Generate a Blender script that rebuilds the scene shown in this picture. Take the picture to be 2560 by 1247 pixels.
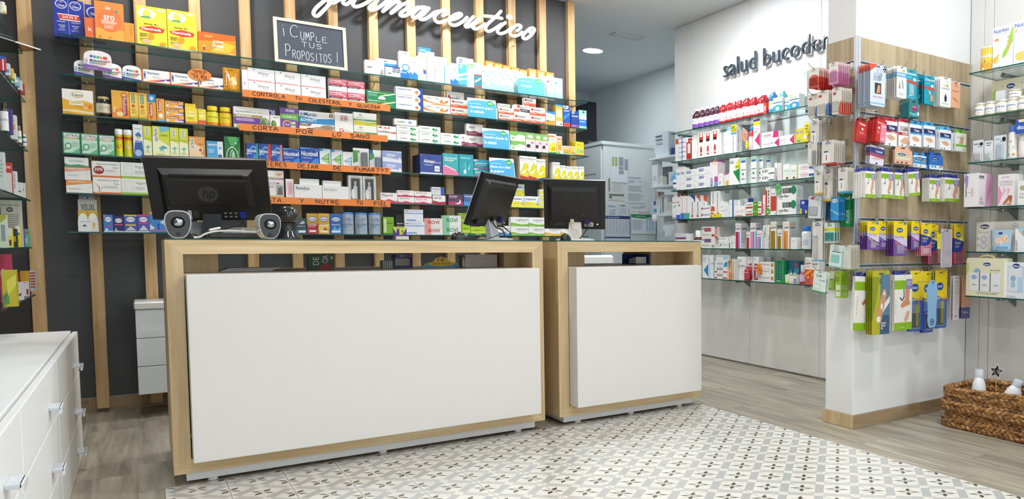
import bpy, math, random, re
from mathutils import Vector, Matrix
for o in list(bpy.data.objects): bpy.data.objects.remove(o)
SC = bpy.context.scene
COL = SC.collection
random.seed(7)

# ------------------------------------------------------------------ camera
FPX, CX, CY, YAW, PIT, ROL, EYE = 1898.4647, 1909.8986, 719.1565, .68419204, -.057645064, .00257948, 1.08
def cam_axes():
    f = Vector((math.sin(YAW), math.cos(YAW), 0)); r = Vector((math.cos(YAW), -math.sin(YAW), 0)); u = Vector((0, 0, 1))
    f2 = f*math.cos(PIT)+u*math.sin(PIT); u2 = u*math.cos(PIT)-f*math.sin(PIT)
    return r*math.cos(ROL)+u2*math.sin(ROL), u2*math.cos(ROL)-r*math.sin(ROL), f2
CR, CU, CF = cam_axes()
cd = bpy.data.cameras.new('camera'); cam = bpy.data.objects.new('camera', cd); COL.objects.link(cam)
cd.sensor_width = 36; cd.lens = 36*FPX/2560; cd.shift_x = (1280-CX)/2560; cd.shift_y = (CY-623.5)/2560
cd.clip_start = .02
m = Matrix((CR, CU, -CF)).transposed().to_4x4(); m.translation = (0, 0, EYE); cam.matrix_world = m
SC.camera = cam
def at(u, v, x=None, y=None, z=None):
    """world point seen at photo pixel (u, v) on the wall, shelf or floor plane named"""
    d = CR*((u-CX)/FPX)-CU*((v-CY)/FPX)+CF
    t = x/d.x if x is not None else y/d.y if y is not None else (z-EYE)/d.z
    return Vector((0, 0, EYE))+d*t

# ------------------------------------------------------------------ world and light
W = bpy.data.worlds.new('world'); SC.world = W; W.use_nodes = True
bg = W.node_tree.nodes['Background']; bg.inputs[0].default_value = (.93, .965, 1, 1); bg.inputs[1].default_value = 1.7
SC.view_settings.view_transform = 'Standard'; SC.view_settings.look = 'None'
SC.view_settings.gamma = 1; SC.view_settings.use_curve_mapping = False
SC.view_settings.exposure = 0.0
CEIL = 3.21
DOWNLIGHTS = [  # x, y, watts, colour  (recessed ceiling lamps)
    (1.75, 5.74, 19, (1, .99, .97)), (0.25, 5.66, 13, (1, .99, .97)), (3.3, 4.9, 30, (.90, .96, 1)),
    (-0.1, 3.6, 16, (1, 1, .99)), (1.9, 2.9, 12, (1, .99, .97)), (3.35, 2.0, 22, (.93, .97, 1)),  # unseen lamp over the left drawers is added to brighten the cabinet top
    (0.4, 1.2, 24, (1, 1, .99)), (2.2, 0.2, 30, (1, .99, .97)), (3.93, 7.83, 18, (.86, .95, 1)), (1.9, 8.6, 14, (.86, .95, 1)),
    (2.95, 5.66, 10, (1, .99, .97))]
def lamp_light(x, y, z, watts, colr, size=.2):
    l = bpy.data.lights.new('downlight_lamp', 'AREA'); l.shape = 'DISK'; l.size = size; l.energy = watts; l.color = colr
    o = bpy.data.objects.new('downlight_lamp', l); COL.objects.link(o); o.location = (x, y, z); return o

# ------------------------------------------------------------------ colours, materials
def lin(h):
    if len(h) <= 3: h = ''.join(c*2 for c in h) if len(h) == 3 else h*6
    c = [int(h[i:i+2], 16)/255 for i in (0, 2, 4)]
    return tuple(v/12.92 if v <= .04045 else ((v+.055)/1.055)**2.4 for v in c)
MATS = {}
def nm(name):
    m = bpy.data.materials.new(name); m.use_nodes = True
    b = m.node_tree.nodes['Principled BSDF']; MATS[name] = m
    return m, m.node_tree.nodes, m.node_tree.links, b
def tinted(name, rough, metal=0, spec=.5, coat=0, noise=.05):
    """surface whose flat printed or dyed colour comes from the mesh, with faint mottling"""
    m, N, L, b = nm(name)
    a = N.new('ShaderNodeAttribute'); a.attribute_name = 'tint'
    t = N.new('ShaderNodeTexNoise'); t.inputs['Scale'].default_value = 18; t.inputs['Detail'].default_value = 4
    r = N.new('ShaderNodeMapRange'); r.inputs[3].default_value = 1-noise; r.inputs[4].default_value = 1+noise
    mx = N.new('ShaderNodeVectorMath'); mx.operation = 'SCALE'
    L.new(t.outputs['Fac'], r.inputs[0]); L.new(a.outputs['Color'], mx.inputs[0]); L.new(r.outputs[0], mx.inputs['Scale'])
    L.new(mx.outputs[0], b.inputs['Base Color'])
    b.inputs['Roughness'].default_value = rough; b.inputs['Metallic'].default_value = metal
    b.inputs['Specular IOR Level'].default_value = spec; b.inputs['Coat Weight'].default_value = coat
    return m
tinted('card', .42); tinted('gloss', .16, coat=.3); tinted('matte', .75, spec=.3); tinted('metal', .28, metal=1); tinted('satin', .3)
def plain(name, colr, rough=.5, metal=0, noise=.04, scale=6, spec=.5, bump=0):
    m, N, L, b = nm(name)
    c = lin(colr); t = N.new('ShaderNodeTexNoise'); t.inputs['Scale'].default_value = scale; t.inputs['Detail'].default_value = 5
    tc = N.new('ShaderNodeTexCoord'); L.new(tc.outputs['Object'], t.inputs['Vector'])
    r = N.new('ShaderNodeMixRGB'); r.inputs[1].default_value = (*[v*(1-noise) for v in c], 1); r.inputs[2].default_value = (*[min(1, v*(1+noise)) for v in c], 1)
    L.new(t.outputs['Fac'], r.inputs[0]); L.new(r.outputs[0], b.inputs['Base Color'])
    b.inputs['Roughness'].default_value = rough; b.inputs['Metallic'].default_value = metal; b.inputs['Specular IOR Level'].default_value = spec
    if bump:
        bp = N.new('ShaderNodeBump'); bp.inputs['Strength'].default_value = bump; bp.inputs['Distance'].default_value = .002
        L.new(t.outputs['Fac'], bp.inputs['Height']); L.new(bp.outputs[0], b.inputs['Normal'])
    return m
def wood(name, c1, c2, c3, axis, stretch=.06, scale=26, rough=.5, knots=0, bump=.15, vary=.12):
    m, N, L, b = nm(name)
    tc = N.new('ShaderNodeTexCoord'); oi = N.new('ShaderNodeObjectInfo'); mp = N.new('ShaderNodeMapping')
    s = [1, 1, 1]; s[axis] = stretch; mp.inputs['Scale'].default_value = s
    add = N.new('ShaderNodeVectorMath'); add.operation = 'ADD'; sc = N.new('ShaderNodeVectorMath'); sc.operation = 'SCALE'
    sc.inputs[0].default_value = (7, 13, 9); L.new(oi.outputs['Random'], sc.inputs['Scale'])
    L.new(tc.outputs['Object'], mp.inputs['Vector']); L.new(mp.outputs[0], add.inputs[0]); L.new(sc.outputs[0], add.inputs[1])
    t = N.new('ShaderNodeTexNoise'); t.inputs['Scale'].default_value = scale; t.inputs['Detail'].default_value = 7; t.inputs['Roughness'].default_value = .62
    t.inputs['Distortion'].default_value = .5
    L.new(add.outputs[0], t.inputs['Vector'])
    cr = N.new('ShaderNodeValToRGB'); e = cr.color_ramp.elements
    e[0].position = .28; e[0].color = (*lin(c1), 1); e[1].position = .72; e[1].color = (*lin(c3), 1)
    k = e.new(.5); k.color = (*lin(c2), 1)
    L.new(t.outputs['Fac'], cr.inputs[0]); out = cr.outputs[0]
    t2 = N.new('ShaderNodeTexNoise'); t2.inputs['Scale'].default_value = scale*.13; t2.inputs['Detail'].default_value = 2; L.new(add.outputs[0], t2.inputs['Vector'])
    mr = N.new('ShaderNodeMapRange'); mr.inputs[1].default_value = .3; mr.inputs[2].default_value = .7; mr.inputs[3].default_value = 1-vary; mr.inputs[4].default_value = 1+vary
    L.new(t2.outputs['Fac'], mr.inputs[0])
    sm = N.new('ShaderNodeVectorMath'); sm.operation = 'SCALE'; L.new(out, sm.inputs[0]); L.new(mr.outputs[0], sm.inputs['Scale']); out = sm.outputs[0]
    if knots:
        mp2 = N.new('ShaderNodeMapping'); s2 = [1, 1, 1]; s2[axis] = .55; mp2.inputs['Scale'].default_value = s2
        ad2 = N.new('ShaderNodeVectorMath'); ad2.operation = 'ADD'; L.new(tc.outputs['Object'], mp2.inputs['Vector']); L.new(mp2.outputs[0], ad2.inputs[0]); L.new(sc.outputs[0], ad2.inputs[1])
        v = N.new('ShaderNodeTexVoronoi'); v.inputs['Scale'].default_value = knots; L.new(ad2.outputs[0], v.inputs['Vector'])
        r2 = N.new('ShaderNodeMapRange'); r2.inputs[1].default_value = .02; r2.inputs[2].default_value = .11; r2.inputs[3].default_value = .75; r2.inputs[4].default_value = 0
        L.new(v.outputs['Distance'], r2.inputs[0])
        mx = N.new('ShaderNodeMixRGB'); mx.inputs[2].default_value = (*lin('8a5a2c'), 1); L.new(r2.outputs[0], mx.inputs[0]); L.new(out, mx.inputs[1]); out = mx.outputs[0]
    L.new(out, b.inputs['Base Color']); b.inputs['Roughness'].default_value = rough
    if bump:
        bp = N.new('ShaderNodeBump'); bp.inputs['Strength'].default_value = bump; bp.inputs['Distance'].default_value = .001
        L.new(t.outputs['Fac'], bp.inputs['Height']); L.new(bp.outputs[0], b.inputs['Normal'])
    return m
wood('pine', 'c99a62', 'dfba86', 'ecd1a4', 2, .05, 30, .5, knots=2.2)
wood('oak_x', 'bfa274', 'd3b98d', 'e0cba4', 0, .05, 34, .45)
wood('oak_z', 'bfa274', 'd3b98d', 'e0cba4', 2, .05, 34, .45)
wood('oak_panel', 'a08d6e', 'b8a585', 'cbbb9e', 2, .04, 30, .5)
wood('plank', '7d7669', 'a29a8a', 'c2bbaa', 1, .07, 22, .36, vary=.16, bump=.25)
wood('skirting', '8a7356', 'a18a6a', 'b39c7c', 0, .08, 26, .4)
plain('dark_wall', '55575b', .55, noise=.12, scale=3, spec=.35, bump=.05)
plain('white_wall', 'f0f1f2', .6, noise=.015)
plain('white_gloss', 'f1f2f3', .2, noise=.01, spec=.4)
plain('white_satin', 'f3f4f5', .42, noise=.01, spec=.35)
plain('white_lacquer', 'ecebe8', .3, noise=.012)
plain('warm_white', 'e6e4e0', .35, noise=.012)
plain('grey_white', 'dfe6e8', .35, noise=.012)
plain('ceiling_paint', 'dfe5e8', .8, noise=.01)
plain('grout', 'b9b2a4', .8, noise=.06, scale=30)
plain('tile_body', 'e6e3db', .22, noise=.02, scale=40)
plain('black_plastic', '1b1c20', .38, noise=.08, scale=120, bump=.06)
plain('black_gloss', '0b0b0d', .08, noise=.05)
plain('aluminium', 'c4c8cc', .32, metal=1, noise=.05)
plain('alu_satin', 'd0d5da', .35, metal=.55, noise=.03)
plain('steel', 'b9bcc0', .2, metal=1, noise=.05)
plain('rubber', '161617', .5)
def glass(name, tint, alpha, rough=.02):
    m, N, L, b = nm(name); N.remove(b)
    tr = N.new('ShaderNodeBsdfTransparent'); tr.inputs[0].default_value = (*tint, 1)
    gl = N.new('ShaderNodeBsdfGlossy'); gl.inputs['Roughness'].default_value = rough; gl.inputs[0].default_value = (.9, .95, .95, 1)
    fr = N.new('ShaderNodeFresnel'); fr.inputs[0].default_value = 1.5
    mu = N.new('ShaderNodeMath'); mu.operation = 'MULTIPLY_ADD'; mu.inputs[1].default_value = .5; mu.inputs[2].default_value = alpha
    L.new(fr.outputs[0], mu.inputs[0])
    mx = N.new('ShaderNodeMixShader'); L.new(mu.outputs[0], mx.inputs[0]); L.new(tr.outputs[0], mx.inputs[1]); L.new(gl.outputs[0], mx.inputs[2])
    L.new(mx.outputs[0], N['Material Output'].inputs[0]); return m
glass('shelf_glass', (.95, .985, .975), .0)
glass('clear_plastic', (.97, .97, .97), .06, .1)
glass('brown_acrylic', (.62, .40, .33), .03, .05)
def edge_mat():
    m, N, L, b = nm('glass_edge'); b.inputs['Base Color'].default_value = (*lin('0c6a5e'), 1); b.inputs['Roughness'].default_value = .12
    b.inputs['Transmission Weight'].default_value = .25
    t = N.new('ShaderNodeTexNoise'); t.inputs['Scale'].default_value = 3; r = N.new('ShaderNodeMixRGB'); r.inputs[1].default_value = (*lin('063a34'), 1); r.inputs[2].default_value = (*lin('0f6a5e'), 1)
    L.new(t.outputs['Fac'], r.inputs[0]); L.new(r.outputs[0], b.inputs['Base Color'])
edge_mat()
def liquid(name, colr, rough=.05, tw=.55):
    m, N, L, b = nm(name); b.inputs['Base Color'].default_value = (*lin(colr), 1); b.inputs['Roughness'].default_value = rough
    b.inputs['Transmission Weight'].default_value = tw; b.inputs['IOR'].default_value = 1.4
    t = N.new('ShaderNodeTexNoise'); t.inputs['Scale'].default_value = 30
    r = N.new('ShaderNodeMapRange'); r.inputs[3].default_value = rough*.8; r.inputs[4].default_value = rough*1.4; L.new(t.outputs['Fac'], r.inputs[0]); L.new(r.outputs[0], b.inputs['Roughness'])
def emit(name, colr, s):
    m, N, L, b = nm(name); b.inputs['Base Color'].default_value = (*colr, 1); b.inputs['Emission Color'].default_value = (*colr, 1); b.inputs['Emission Strength'].default_value = s
emit('lamp_glow', (1, .98, .94), 6)

# ------------------------------------------------------------------ mesh builder
class MB:
    def __init__(s): s.v = []; s.f = []; s.c = []; s.m = []; s.mats = []; s.sm = []
    def mi(s, m):
        if m not in s.mats: s.mats.append(m)
        return s.mats.index(m)
    def face(s, pts, c=(.8, .8, .8), m='card', smooth=False):
        n = len(s.v); s.v += [tuple(p) for p in pts]; s.f.append(tuple(range(n, n+len(pts)))); s.c.append(c); s.m.append(s.mi(m)); s.sm.append(smooth)
    def mesh(s, V, F, c=(.8, .8, .8), m='card', smooth=False):
        n = len(s.v); s.v += [tuple(p) for p in V]; k = s.mi(m)
        for f in F: s.f.append(tuple(i+n for i in f)); s.c.append(c); s.m.append(k); s.sm.append(smooth)
    def box(s, x0, y0, z0, x1, y1, z1, c=(.8, .8, .8), m='card', bev=0):
        if bev:
            b = min(bev, abs(x1-x0)*.45, abs(y1-y0)*.45, abs(z1-z0)*.45)
            P = []
            for (x, sx) in ((x0, 1), (x1, -1)):
                for (y, sy) in ((y0, 1), (y1, -1)):
                    for (z, sz) in ((z0, 1), (z1, -1)):
                        P += [(x, y+b*sy, z+b*sz), (x+b*sx, y, z+b*sz), (x+b*sx, y+b*sy, z)]
            I = lambda i, j, k, a: ((i*2+j)*2+k)*3+a
            F = [(I(0,0,0,0), I(0,0,1,0), I(0,1,1,0), I(0,1,0,0)), (I(1,0,0,0), I(1,1,0,0), I(1,1,1,0), I(1,0,1,0)),
                 (I(0,0,0,1), I(1,0,0,1), I(1,0,1,1), I(0,0,1,1)), (I(0,1,0,1), I(0,1,1,1), I(1,1,1,1), I(1,1,0,1)),
                 (I(0,0,0,2), I(0,1,0,2), I(1,1,0,2), I(1,0,0,2)), (I(0,0,1,2), I(1,0,1,2), I(1,1,1,2), I(0,1,1,2))]
            for i in (0, 1):
                for j in (0, 1):
                    F.append((I(i,j,0,0), I(i,j,1,0), I(i,j,1,1), I(i,j,0,1))); F.append((I(0,i,j,1), I(1,i,j,1), I(1,i,j,2), I(0,i,j,2))); F.append((I(i,0,j,0), I(i,1,j,0), I(i,1,j,2), I(i,0,j,2)))
                    for k in (0, 1): F.append((I(i,j,k,0), I(i,j,k,1), I(i,j,k,2)))
            s.mesh(P, F, c, m); return
        V = [(x0,y0,z0),(x1,y0,z0),(x1,y1,z0),(x0,y1,z0),(x0,y0,z1),(x1,y0,z1),(x1,y1,z1),(x0,y1,z1)]
        s.mesh(V, [(0,3,2,1),(4,5,6,7),(0,1,5,4),(1,2,6,5),(2,3,7,6),(3,0,4,7)], c, m)
    def tube(s, pts, r, c=(.8, .8, .8), m='card', seg=8, caps=True):
        pts = [Vector(p) for p in pts]; rs = r if isinstance(r, (list, tuple)) else [r]*len(pts)
        V = []; F = []; up = None
        for i, p in enumerate(pts):
            d = (pts[min(i+1, len(pts)-1)]-pts[max(i-1, 0)]).normalized()
            if up is None: up = Vector((0, 0, 1)) if abs(d.z) < .9 else Vector((1, 0, 0))
            a = d.cross(up).normalized(); up = a.cross(d).normalized()
            for k in range(seg):
                t = 2*math.pi*k/seg; V.append(p+(a*math.cos(t)+up*math.sin(t))*rs[i])
        for i in range(len(pts)-1):
            for k in range(seg): F.append((i*seg+k, i*seg+(k+1) % seg, (i+1)*seg+(k+1) % seg, (i+1)*seg+k))
        s.mesh(V, F, c, m, True)
        if caps: s.mesh(V[:seg], [tuple(range(seg))[::-1]], c, m); s.mesh(V[-seg:], [tuple(range(seg))], c, m)
    def lathe(s, prof, cx=0, cy=0, c=(.8, .8, .8), m='card', seg=20, sy=1):
        V = []; F = []
        for r, z in prof:
            for k in range(seg): t = 2*math.pi*k/seg; V.append((cx+r*math.cos(t), cy+r*math.sin(t)*sy, z))
        for i in range(len(prof)-1):
            for k in range(seg): F.append((i*seg+k, i*seg+(k+1) % seg, (i+1)*seg+(k+1) % seg, (i+1)*seg+k))
        s.mesh(V, F, c, m, True)
        for idx, rev in ((0, True), (len(prof)-1, False)):
            if prof[idx][0] > 1e-5:
                ring = V[idx*seg:(idx+1)*seg]; s.mesh(ring, [tuple(range(seg))[::-1] if rev else tuple(range(seg))], c, m)
    def prism(s, poly, y0, y1, c=(.8, .8, .8), m='card', fc=None):
        """outline (x, z) given counter-clockwise seen from -y, extruded from y0 (front) to y1"""
        n = len(poly); V = [(x, y0, z) for x, z in poly]+[(x, y1, z) for x, z in poly]
        s.mesh(V, [tuple(range(n))], fc or c, m)
        s.mesh(V, [tuple(range(n, 2*n))[::-1]]+[(i, i+n, (i+1) % n+n, (i+1) % n) for i in range(n)], c, m)
    def build(s, name):
        me = bpy.data.meshes.new(name); me.from_pydata(s.v, [], s.f)
        for k in s.mats: me.materials.append(MATS[k])
        me.polygons.foreach_set('material_index', s.m); me.polygons.foreach_set('use_smooth', s.sm)
        a = me.attributes.new('tint', 'FLOAT_COLOR', 'FACE')
        buf = []
        for c in s.c: buf += [c[0], c[1], c[2], 1]
        a.data.foreach_set('color', buf); me.update(); return me
def obj(name, mb, parent=None, loc=(0, 0, 0), rz=0):
    me = mb.build(name) if isinstance(mb, MB) else mb
    o = bpy.data.objects.new(name, me); COL.objects.link(o); o.location = loc; o.rotation_euler[2] = rz
    if parent: o.parent = parent
    return o
def tag(o, label, cat, group=None):
    o['label'] = label; o['category'] = cat
    if group: o['group'] = group
    return o
def thing(name, label, cat, loc=(0, 0, 0), rz=0, group=None):
    o = bpy.data.objects.new(name, None); COL.objects.link(o); o.empty_display_size = .05; o.location = loc; o.rotation_euler[2] = rz
    return tag(o, label, cat, group)
def struct(name, mb, label=None):
    o = obj(name, mb); o['kind'] = 'structure'
    if label: o['label'] = label
    return o
def box_mb(x0, y0, z0, x1, y1, z1, m, bev=0):
    b = MB(); b.box(x0, y0, z0, x1, y1, z1, (.8, .8, .8), m, bev); return b
ORD = ['first', 'second', 'third', 'fourth', 'fifth', 'sixth', 'seventh', 'eighth', 'ninth', 'tenth', 'eleventh', 'twelfth', 'thirteenth', 'fourteenth', 'fifteenth']
# ------------------------------------------------------------------ floor: planks and patterned tiles
YW, YB, YS = 6.42, 6.358, 6.086          # dark wall, batten fronts, shelf fronts
XO, XOW = 3.912, 4.162                   # toothpaste wall: shelf fronts, panel face
XR, XRW = 3.942, 4.25                    # baby-goods wall
XL, XLW = -.49, -.80                     # left wall
PX, PY = 3.183, 3.076                    # pillar faces
floor = struct('floor', box_mb(-1.0, -2.5, -.06, 5.2, 10.2, -.004, 'grout'))
TS, TX0, TY1 = .219, .035, 4.21          # patterned tile size, left edge, far edge
def tile_mesh():
    b = MB(); s = TS/2-.0013
    b.box(-s, -s, -.009, s, s, 0, (.8, .8, .8), 'tile_body')
    def clip(poly):
        for ax in (0, 1):
            for sg in (1, -1):
                out = []
                for i in range(len(poly)):
                    p, q = poly[i], poly[(i+1) % len(poly)]; a, c = s-sg*p[ax], s-sg*q[ax]
                    if a >= 0: out.append(p)
                    if a*c < 0: t = a/(a-c); out.append((p[0]+(q[0]-p[0])*t, p[1]+(q[1]-p[1])*t))
                poly = out
                if len(poly) < 3: return None
        return poly
    def put(poly, c, h):
        p = clip(poly)
        if p: b.face([(x, y, h) for x, y in p], lin(c), 'gloss')
    k = TS/2; q = .7071
    def D(cx, cy, a, d): return (cx+(a+d)*q, cy+(a-d)*q)      # a along (1,1), d along (1,-1)
    L = TS/math.sqrt(2); hb = L*.125
    for i in range(-2, 3):
        for j in range(-2, 3):
            cx, cy = D(0, 0, i*L, j*L)
            # bands between the cells
            put([D(cx, cy, L/2-hb, -L/2+hb), D(cx, cy, L/2-hb, L/2-hb), D(cx, cy, L/2+hb, L/2-hb), D(cx, cy, L/2+hb, -L/2+hb)], 'c9c8c4', .0001)
            put([D(cx, cy, -L/2+hb, L/2-hb), D(cx, cy, L/2-hb, L/2-hb), D(cx, cy, L/2-hb, L/2+hb), D(cx, cy, -L/2+hb, L/2+hb)], 'bdbdbb', .0001)
            for (ux, uy, c, l, w) in ((1, 1, '48443e', .048, .0115), (-1, -1, '48443e', .048, .0115), (1, -1, '67615a', .057, .0075), (-1, 1, '67615a', .057, .0075),
                                      (1.4142, 0, 'd6d3cb', .04, .005), (-1.4142, 0, 'd6d3cb', .04, .005), (0, 1.4142, 'd9d6ce', .04, .005), (0, -1.4142, 'd9d6ce', .04, .005)):
                ux *= q; uy *= q; vx, vy = -uy, ux
                put([(cx+ux*.004, cy+uy*.004), (cx+ux*l*.5-vx*w, cy+uy*l*.5-vy*w), (cx+ux*l, cy+uy*l), (cx+ux*l*.5+vx*w, cy+uy*l*.5+vy*w)], c, .00015)
    return b.build('tile')
TM = tile_mesh()
for i in range(13):
    for j in range(14):
        obj('tile', TM, floor, (TX0+(i+.5)*TS, TY1-(j+.5)*TS, 0))
PM = {}
def plank(x0, x1, y0, y1):
    key = (round(x1-x0, 3), round(y1-y0, 3))
    if key not in PM:
        w, h = key; PM[key] = box_mb(.001, .001, -.01, w-.001, h-.001, 0, 'plank').build('plank')
    obj('plank', PM[key], floor, (x0, y0, 0))
PW, PL = .233, 1.15
def lay(x0, x1, ya, yb, off):
    y = ya; n = math.floor((ya-off)/PL); cut = off+(n+1)*PL
    while y < yb-.01:
        e = min(cut, yb)
        if e-y > .02: plank(x0, x1, y, e)
        y = e; cut += PL
OFF = [5.505, 5.993, 5.12, 5.72, 5.35]
k = 0
x = -.055-4*PW
while x < 5.1:
    xe = x+PW; o = OFF[k % 5]
    if xe <= TX0+.001 or x >= 2.88: lay(x, xe, 1.2, 9.9, o)
    else:
        if x < TX0: lay(x, TX0, 1.2, TY1, o)
        lay(x, xe, TY1, 9.9, 4.355+.38*(k % 3) if k != 12 else 4.355)
        if x < 2.882 < xe: lay(2.882, xe, 1.2, TY1, 3.25)
    x = xe; k += 1

# ------------------------------------------------------------------ walls and ceiling
ceiling = struct('ceiling', box_mb(-1.0, -2.5, CEIL, 5.2, 10.2, CEIL+.1, 'ceiling_paint'))
wall_back = struct('wall_back', box_mb(-1.0, YW, 0, 3.045, YW+.12, CEIL, 'dark_wall'))
bm_ = MB(); bm_.box(-.063, YB, .025, 0, YW, CEIL-.002, (.8, .8, .8), 'pine', .003); BAT = bm_.build('batten')
for xr in (-.742, -.476, -.203, .063, .345, .622, .89, 1.157, 1.425, 1.692, 1.956, 2.221, 2.488, 2.756, 3.02):
    obj('batten', BAT, wall_back, (xr, 0, 0))
bb = struct('baseboard_back', box_mb(-1.0, YW-.012, 0, 3.04, YW, .092, 'grout'))
x = -.75
while x < 3.0:
    obj('skirting_tile', box_mb(.002, YW-.014, .003, min(.448, 3.04-x), YW-.0121, .09, 'skirting'), bb, (x, 0, 0)); x += .45
wall_left = struct('wall_left', box_mb(XLW-.12, -2.5, 0, XLW, YW, CEIL, 'dark_wall'))
lb = box_mb(0, -.063, .025, .055, 0, CEIL-.002, 'pine', .003).build('batten')
for y in (6.28, 5.75, 5.25): obj('batten', lb, wall_left, (XLW, y, 0))
wall_side = struct('wall_side', box_mb(4.97, 6.5, 0, 5.1, 10.1, CEIL, 'grey_white'))
wall_rear = struct('wall_rear', box_mb(2.0, 10.03, 0, 5.1, 10.15, CEIL, 'grey_white'))
struct('wall_passage', box_mb(1.95, YW+.12, 0, 2.0, 10.15, CEIL, 'grey_white'))
wr = struct('wall_right', box_mb(XOW+.02, 3.2, 0, 5.1, 6.52, CEIL, 'white_wall'))
for (y0, y1) in ((6.219, 6.52), (5.303, 6.215), (4.403, 5.299), (3.5, 4.399)):
    obj('wall_panel', box_mb(XOW, y0, .012, XOW+.02, y1, CEIL-.002, 'white_gloss', .0015), wr)
wr2 = struct('wall_right_near', box_mb(XRW+.02, -2.5, 0, 5.1, 3.3, CEIL, 'white_wall'))
for (y0, y1) in ((2.969, 3.07), (2.899, 2.966), (2.0, 2.895), (1.1, 1.996)):
    obj('wall_panel', box_mb(XRW, y0, .012, XRW+.02, y1, CEIL-.002, 'warm_white', .0015), wr2)
pil = struct('wall_pillar', box_mb(PX, PY, 0, 4.26, 3.31, CEIL, 'white_wall', .004))
bp = struct('baseboard_pillar', box_mb(PX-.011, PY-.011, 0, 4.25, 3.322, .083, 'grout'))
obj('skirting_tile', box_mb(PX-.014, PY-.008, .004, PX-.0112, 3.318, .081, 'oak_z'), bp)
x = PX-.008
while x < 4.2:
    obj('skirting_tile', box_mb(0, PY-.014, .004, .6, PY-.0112, .081, 'skirting'), bp, (x, 0, 0)); x += .603

# ------------------------------------------------------------------ ceiling lamps and vent
def downlight(x, y, watts, colr, i):
    t = thing('ceiling_downlight', 'round recessed ceiling lamp over the %s' % ['dark wall sign', 'cash desk corner', 'toothpaste aisle', 'left drawers, added unseen to brighten them', 'patterned tiles', 'wicker basket', 'shop entrance left', 'shop entrance right', 'rear room cabinet', 'rear passage', 'right end of the dark wall'][i], 'lamp', (x, y, CEIL), group='recessed ceiling lamps')
    b = MB(); b.lathe([(.105, -.001), (.125, -.004), (.128, 0)], c=(.9, .9, .9), m='satin', seg=32); obj('trim_ring', b, t)
    b = MB(); b.lathe([(0, -.0015), (.106, -.0015)], m='lamp_glow', seg=32); obj('diffuser', b, t)
    lamp_light(x, y, CEIL-.012, watts, colr)
for i, (x, y, w, c) in enumerate(DOWNLIGHTS): downlight(x, y, w, c, i)
v = thing('air_vent', 'white slotted air vent in the rear room ceiling', 'vent', (3.93, 7.05, CEIL))
b = MB(); b.box(-.17, -.07, -.012, .17, .07, 0, lin('dfe6e8'), 'satin', .004); obj('vent_frame', b, v)
for k in range(5): obj('vent_slat', box_mb(-.15, -.05+k*.022, -.02, .15, -.045+k*.022, -.0125, 'grey_white'), v)

# ------------------------------------------------------------------ glass shelves
SHELVES = {}
def shelf_x(key, z, x0, x1, y0, y1, label, joins=()):
    """glass shelf along the dark wall"""
    b = MB(); t = .008
    b.face([(x0, y0, z), (x1, y0, z), (x1, y1, z), (x0, y1, z)], m='shelf_glass'); b.face([(x0, y0, z-t), (x0, y1, z-t), (x1, y1, z-t), (x1, y0, z-t)], m='shelf_glass')
    b.face([(x0, y0, z-t), (x1, y0, z-t), (x1, y0, z), (x0, y0, z)], m='glass_edge'); b.face([(x1, y1, z-t), (x0, y1, z-t), (x0, y1, z), (x1, y1, z)], m='glass_edge')
    b.face([(x0, y1, z-t), (x0, y0, z-t), (x0, y0, z), (x0, y1, z)], m='glass_edge'); b.face([(x1, y0, z-t), (x1, y1, z-t), (x1, y1, z), (x1, y0, z)], m='glass_edge')
    o = tag(obj('glass_shelf', b), label, 'shelf'); SHELVES[key] = o; return o
SZ = [2.295, 2.066, 1.834, 1.603, 1.373, 1.143]
NTH = ['top', 'second', 'third', 'fourth', 'fifth', 'lowest']
for i, z in enumerate(SZ):
    x1 = [3.0, 3.0, 3.006, 3.0, 3.0, 3.0][i]
    s = shelf_x('S%d' % (i+1), z, -.348, x1, YS, YB, 'long glass shelf on the dark wall, %s' % (NTH[i]+' of six'))
    for xb in (-.235, .59, 1.39, 2.19, 2.98):
        b = MB(); b.tube([(xb, YB-.10, z-.0125), (xb, YB+.004, z-.0125)], .004, lin('a9adb0'), 'metal', 8)
        obj('shelf_bracket', b, s)
def bracket_set(parent, xf, xw, ys, z):
    for y in ys:
        b = MB(); L_ = xw-xf
        b.mesh([(xw, y-.006, z-.006), (xw, y-.006, z-.075), (xw-L_*.25, y-.006, z-.03), (xw-L_*.62, y-.006, z-.012), (xw-L_*.62, y-.006, z-.006),
                (xw, y+.006, z-.006), (xw, y+.006, z-.075), (xw-L_*.25, y+.006, z-.03), (xw-L_*.62, y+.006, z-.012), (xw-L_*.62, y+.006, z-.006)],
               [(0, 1, 2, 3, 4), (9, 8, 7, 6, 5), (0, 5, 6, 1), (1, 6, 7, 2), (2, 7, 8, 3), (3, 8, 9, 4), (4, 9, 5, 0)], lin('8b8c88'), 'metal')
        b.box(xw-L_*.6, y-.02, z-.03, xw-L_*.45, y+.02, z-.009, lin('9a9b98'), 'metal', .004)
        obj('shelf_bracket', b, parent)
OZ = [2.123, 1.853, 1.582, 1.311, 1.04, .770]
for i, z in enumerate(OZ):
    s = shelf_x('O%d' % (i+1), z, XO, XOW-.002, 3.75, 6.2, 'green-edged glass shelf on the toothpaste wall, %s' % (NTH[i]+' of six'))
    bracket_set(s, XO, XOW, (6.217-.0, 5.301, 4.401), z)
RZ = [2.123, 1.854, 1.581, 1.308, 1.036, .764]
for i, z in enumerate(RZ):
    s = shelf_x('R%d' % (i+1), z, XR, XRW-.002, 1.2, 2.857, 'green-edged glass shelf of baby goods, %s' % (NTH[i]+' of six'))
    bracket_set(s, XR, XRW, (2.897, 1.998) if False else (2.70, 1.998), z)
LZ = [2.142, 1.873, 1.597, 1.318, 1.052, .782]
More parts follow.
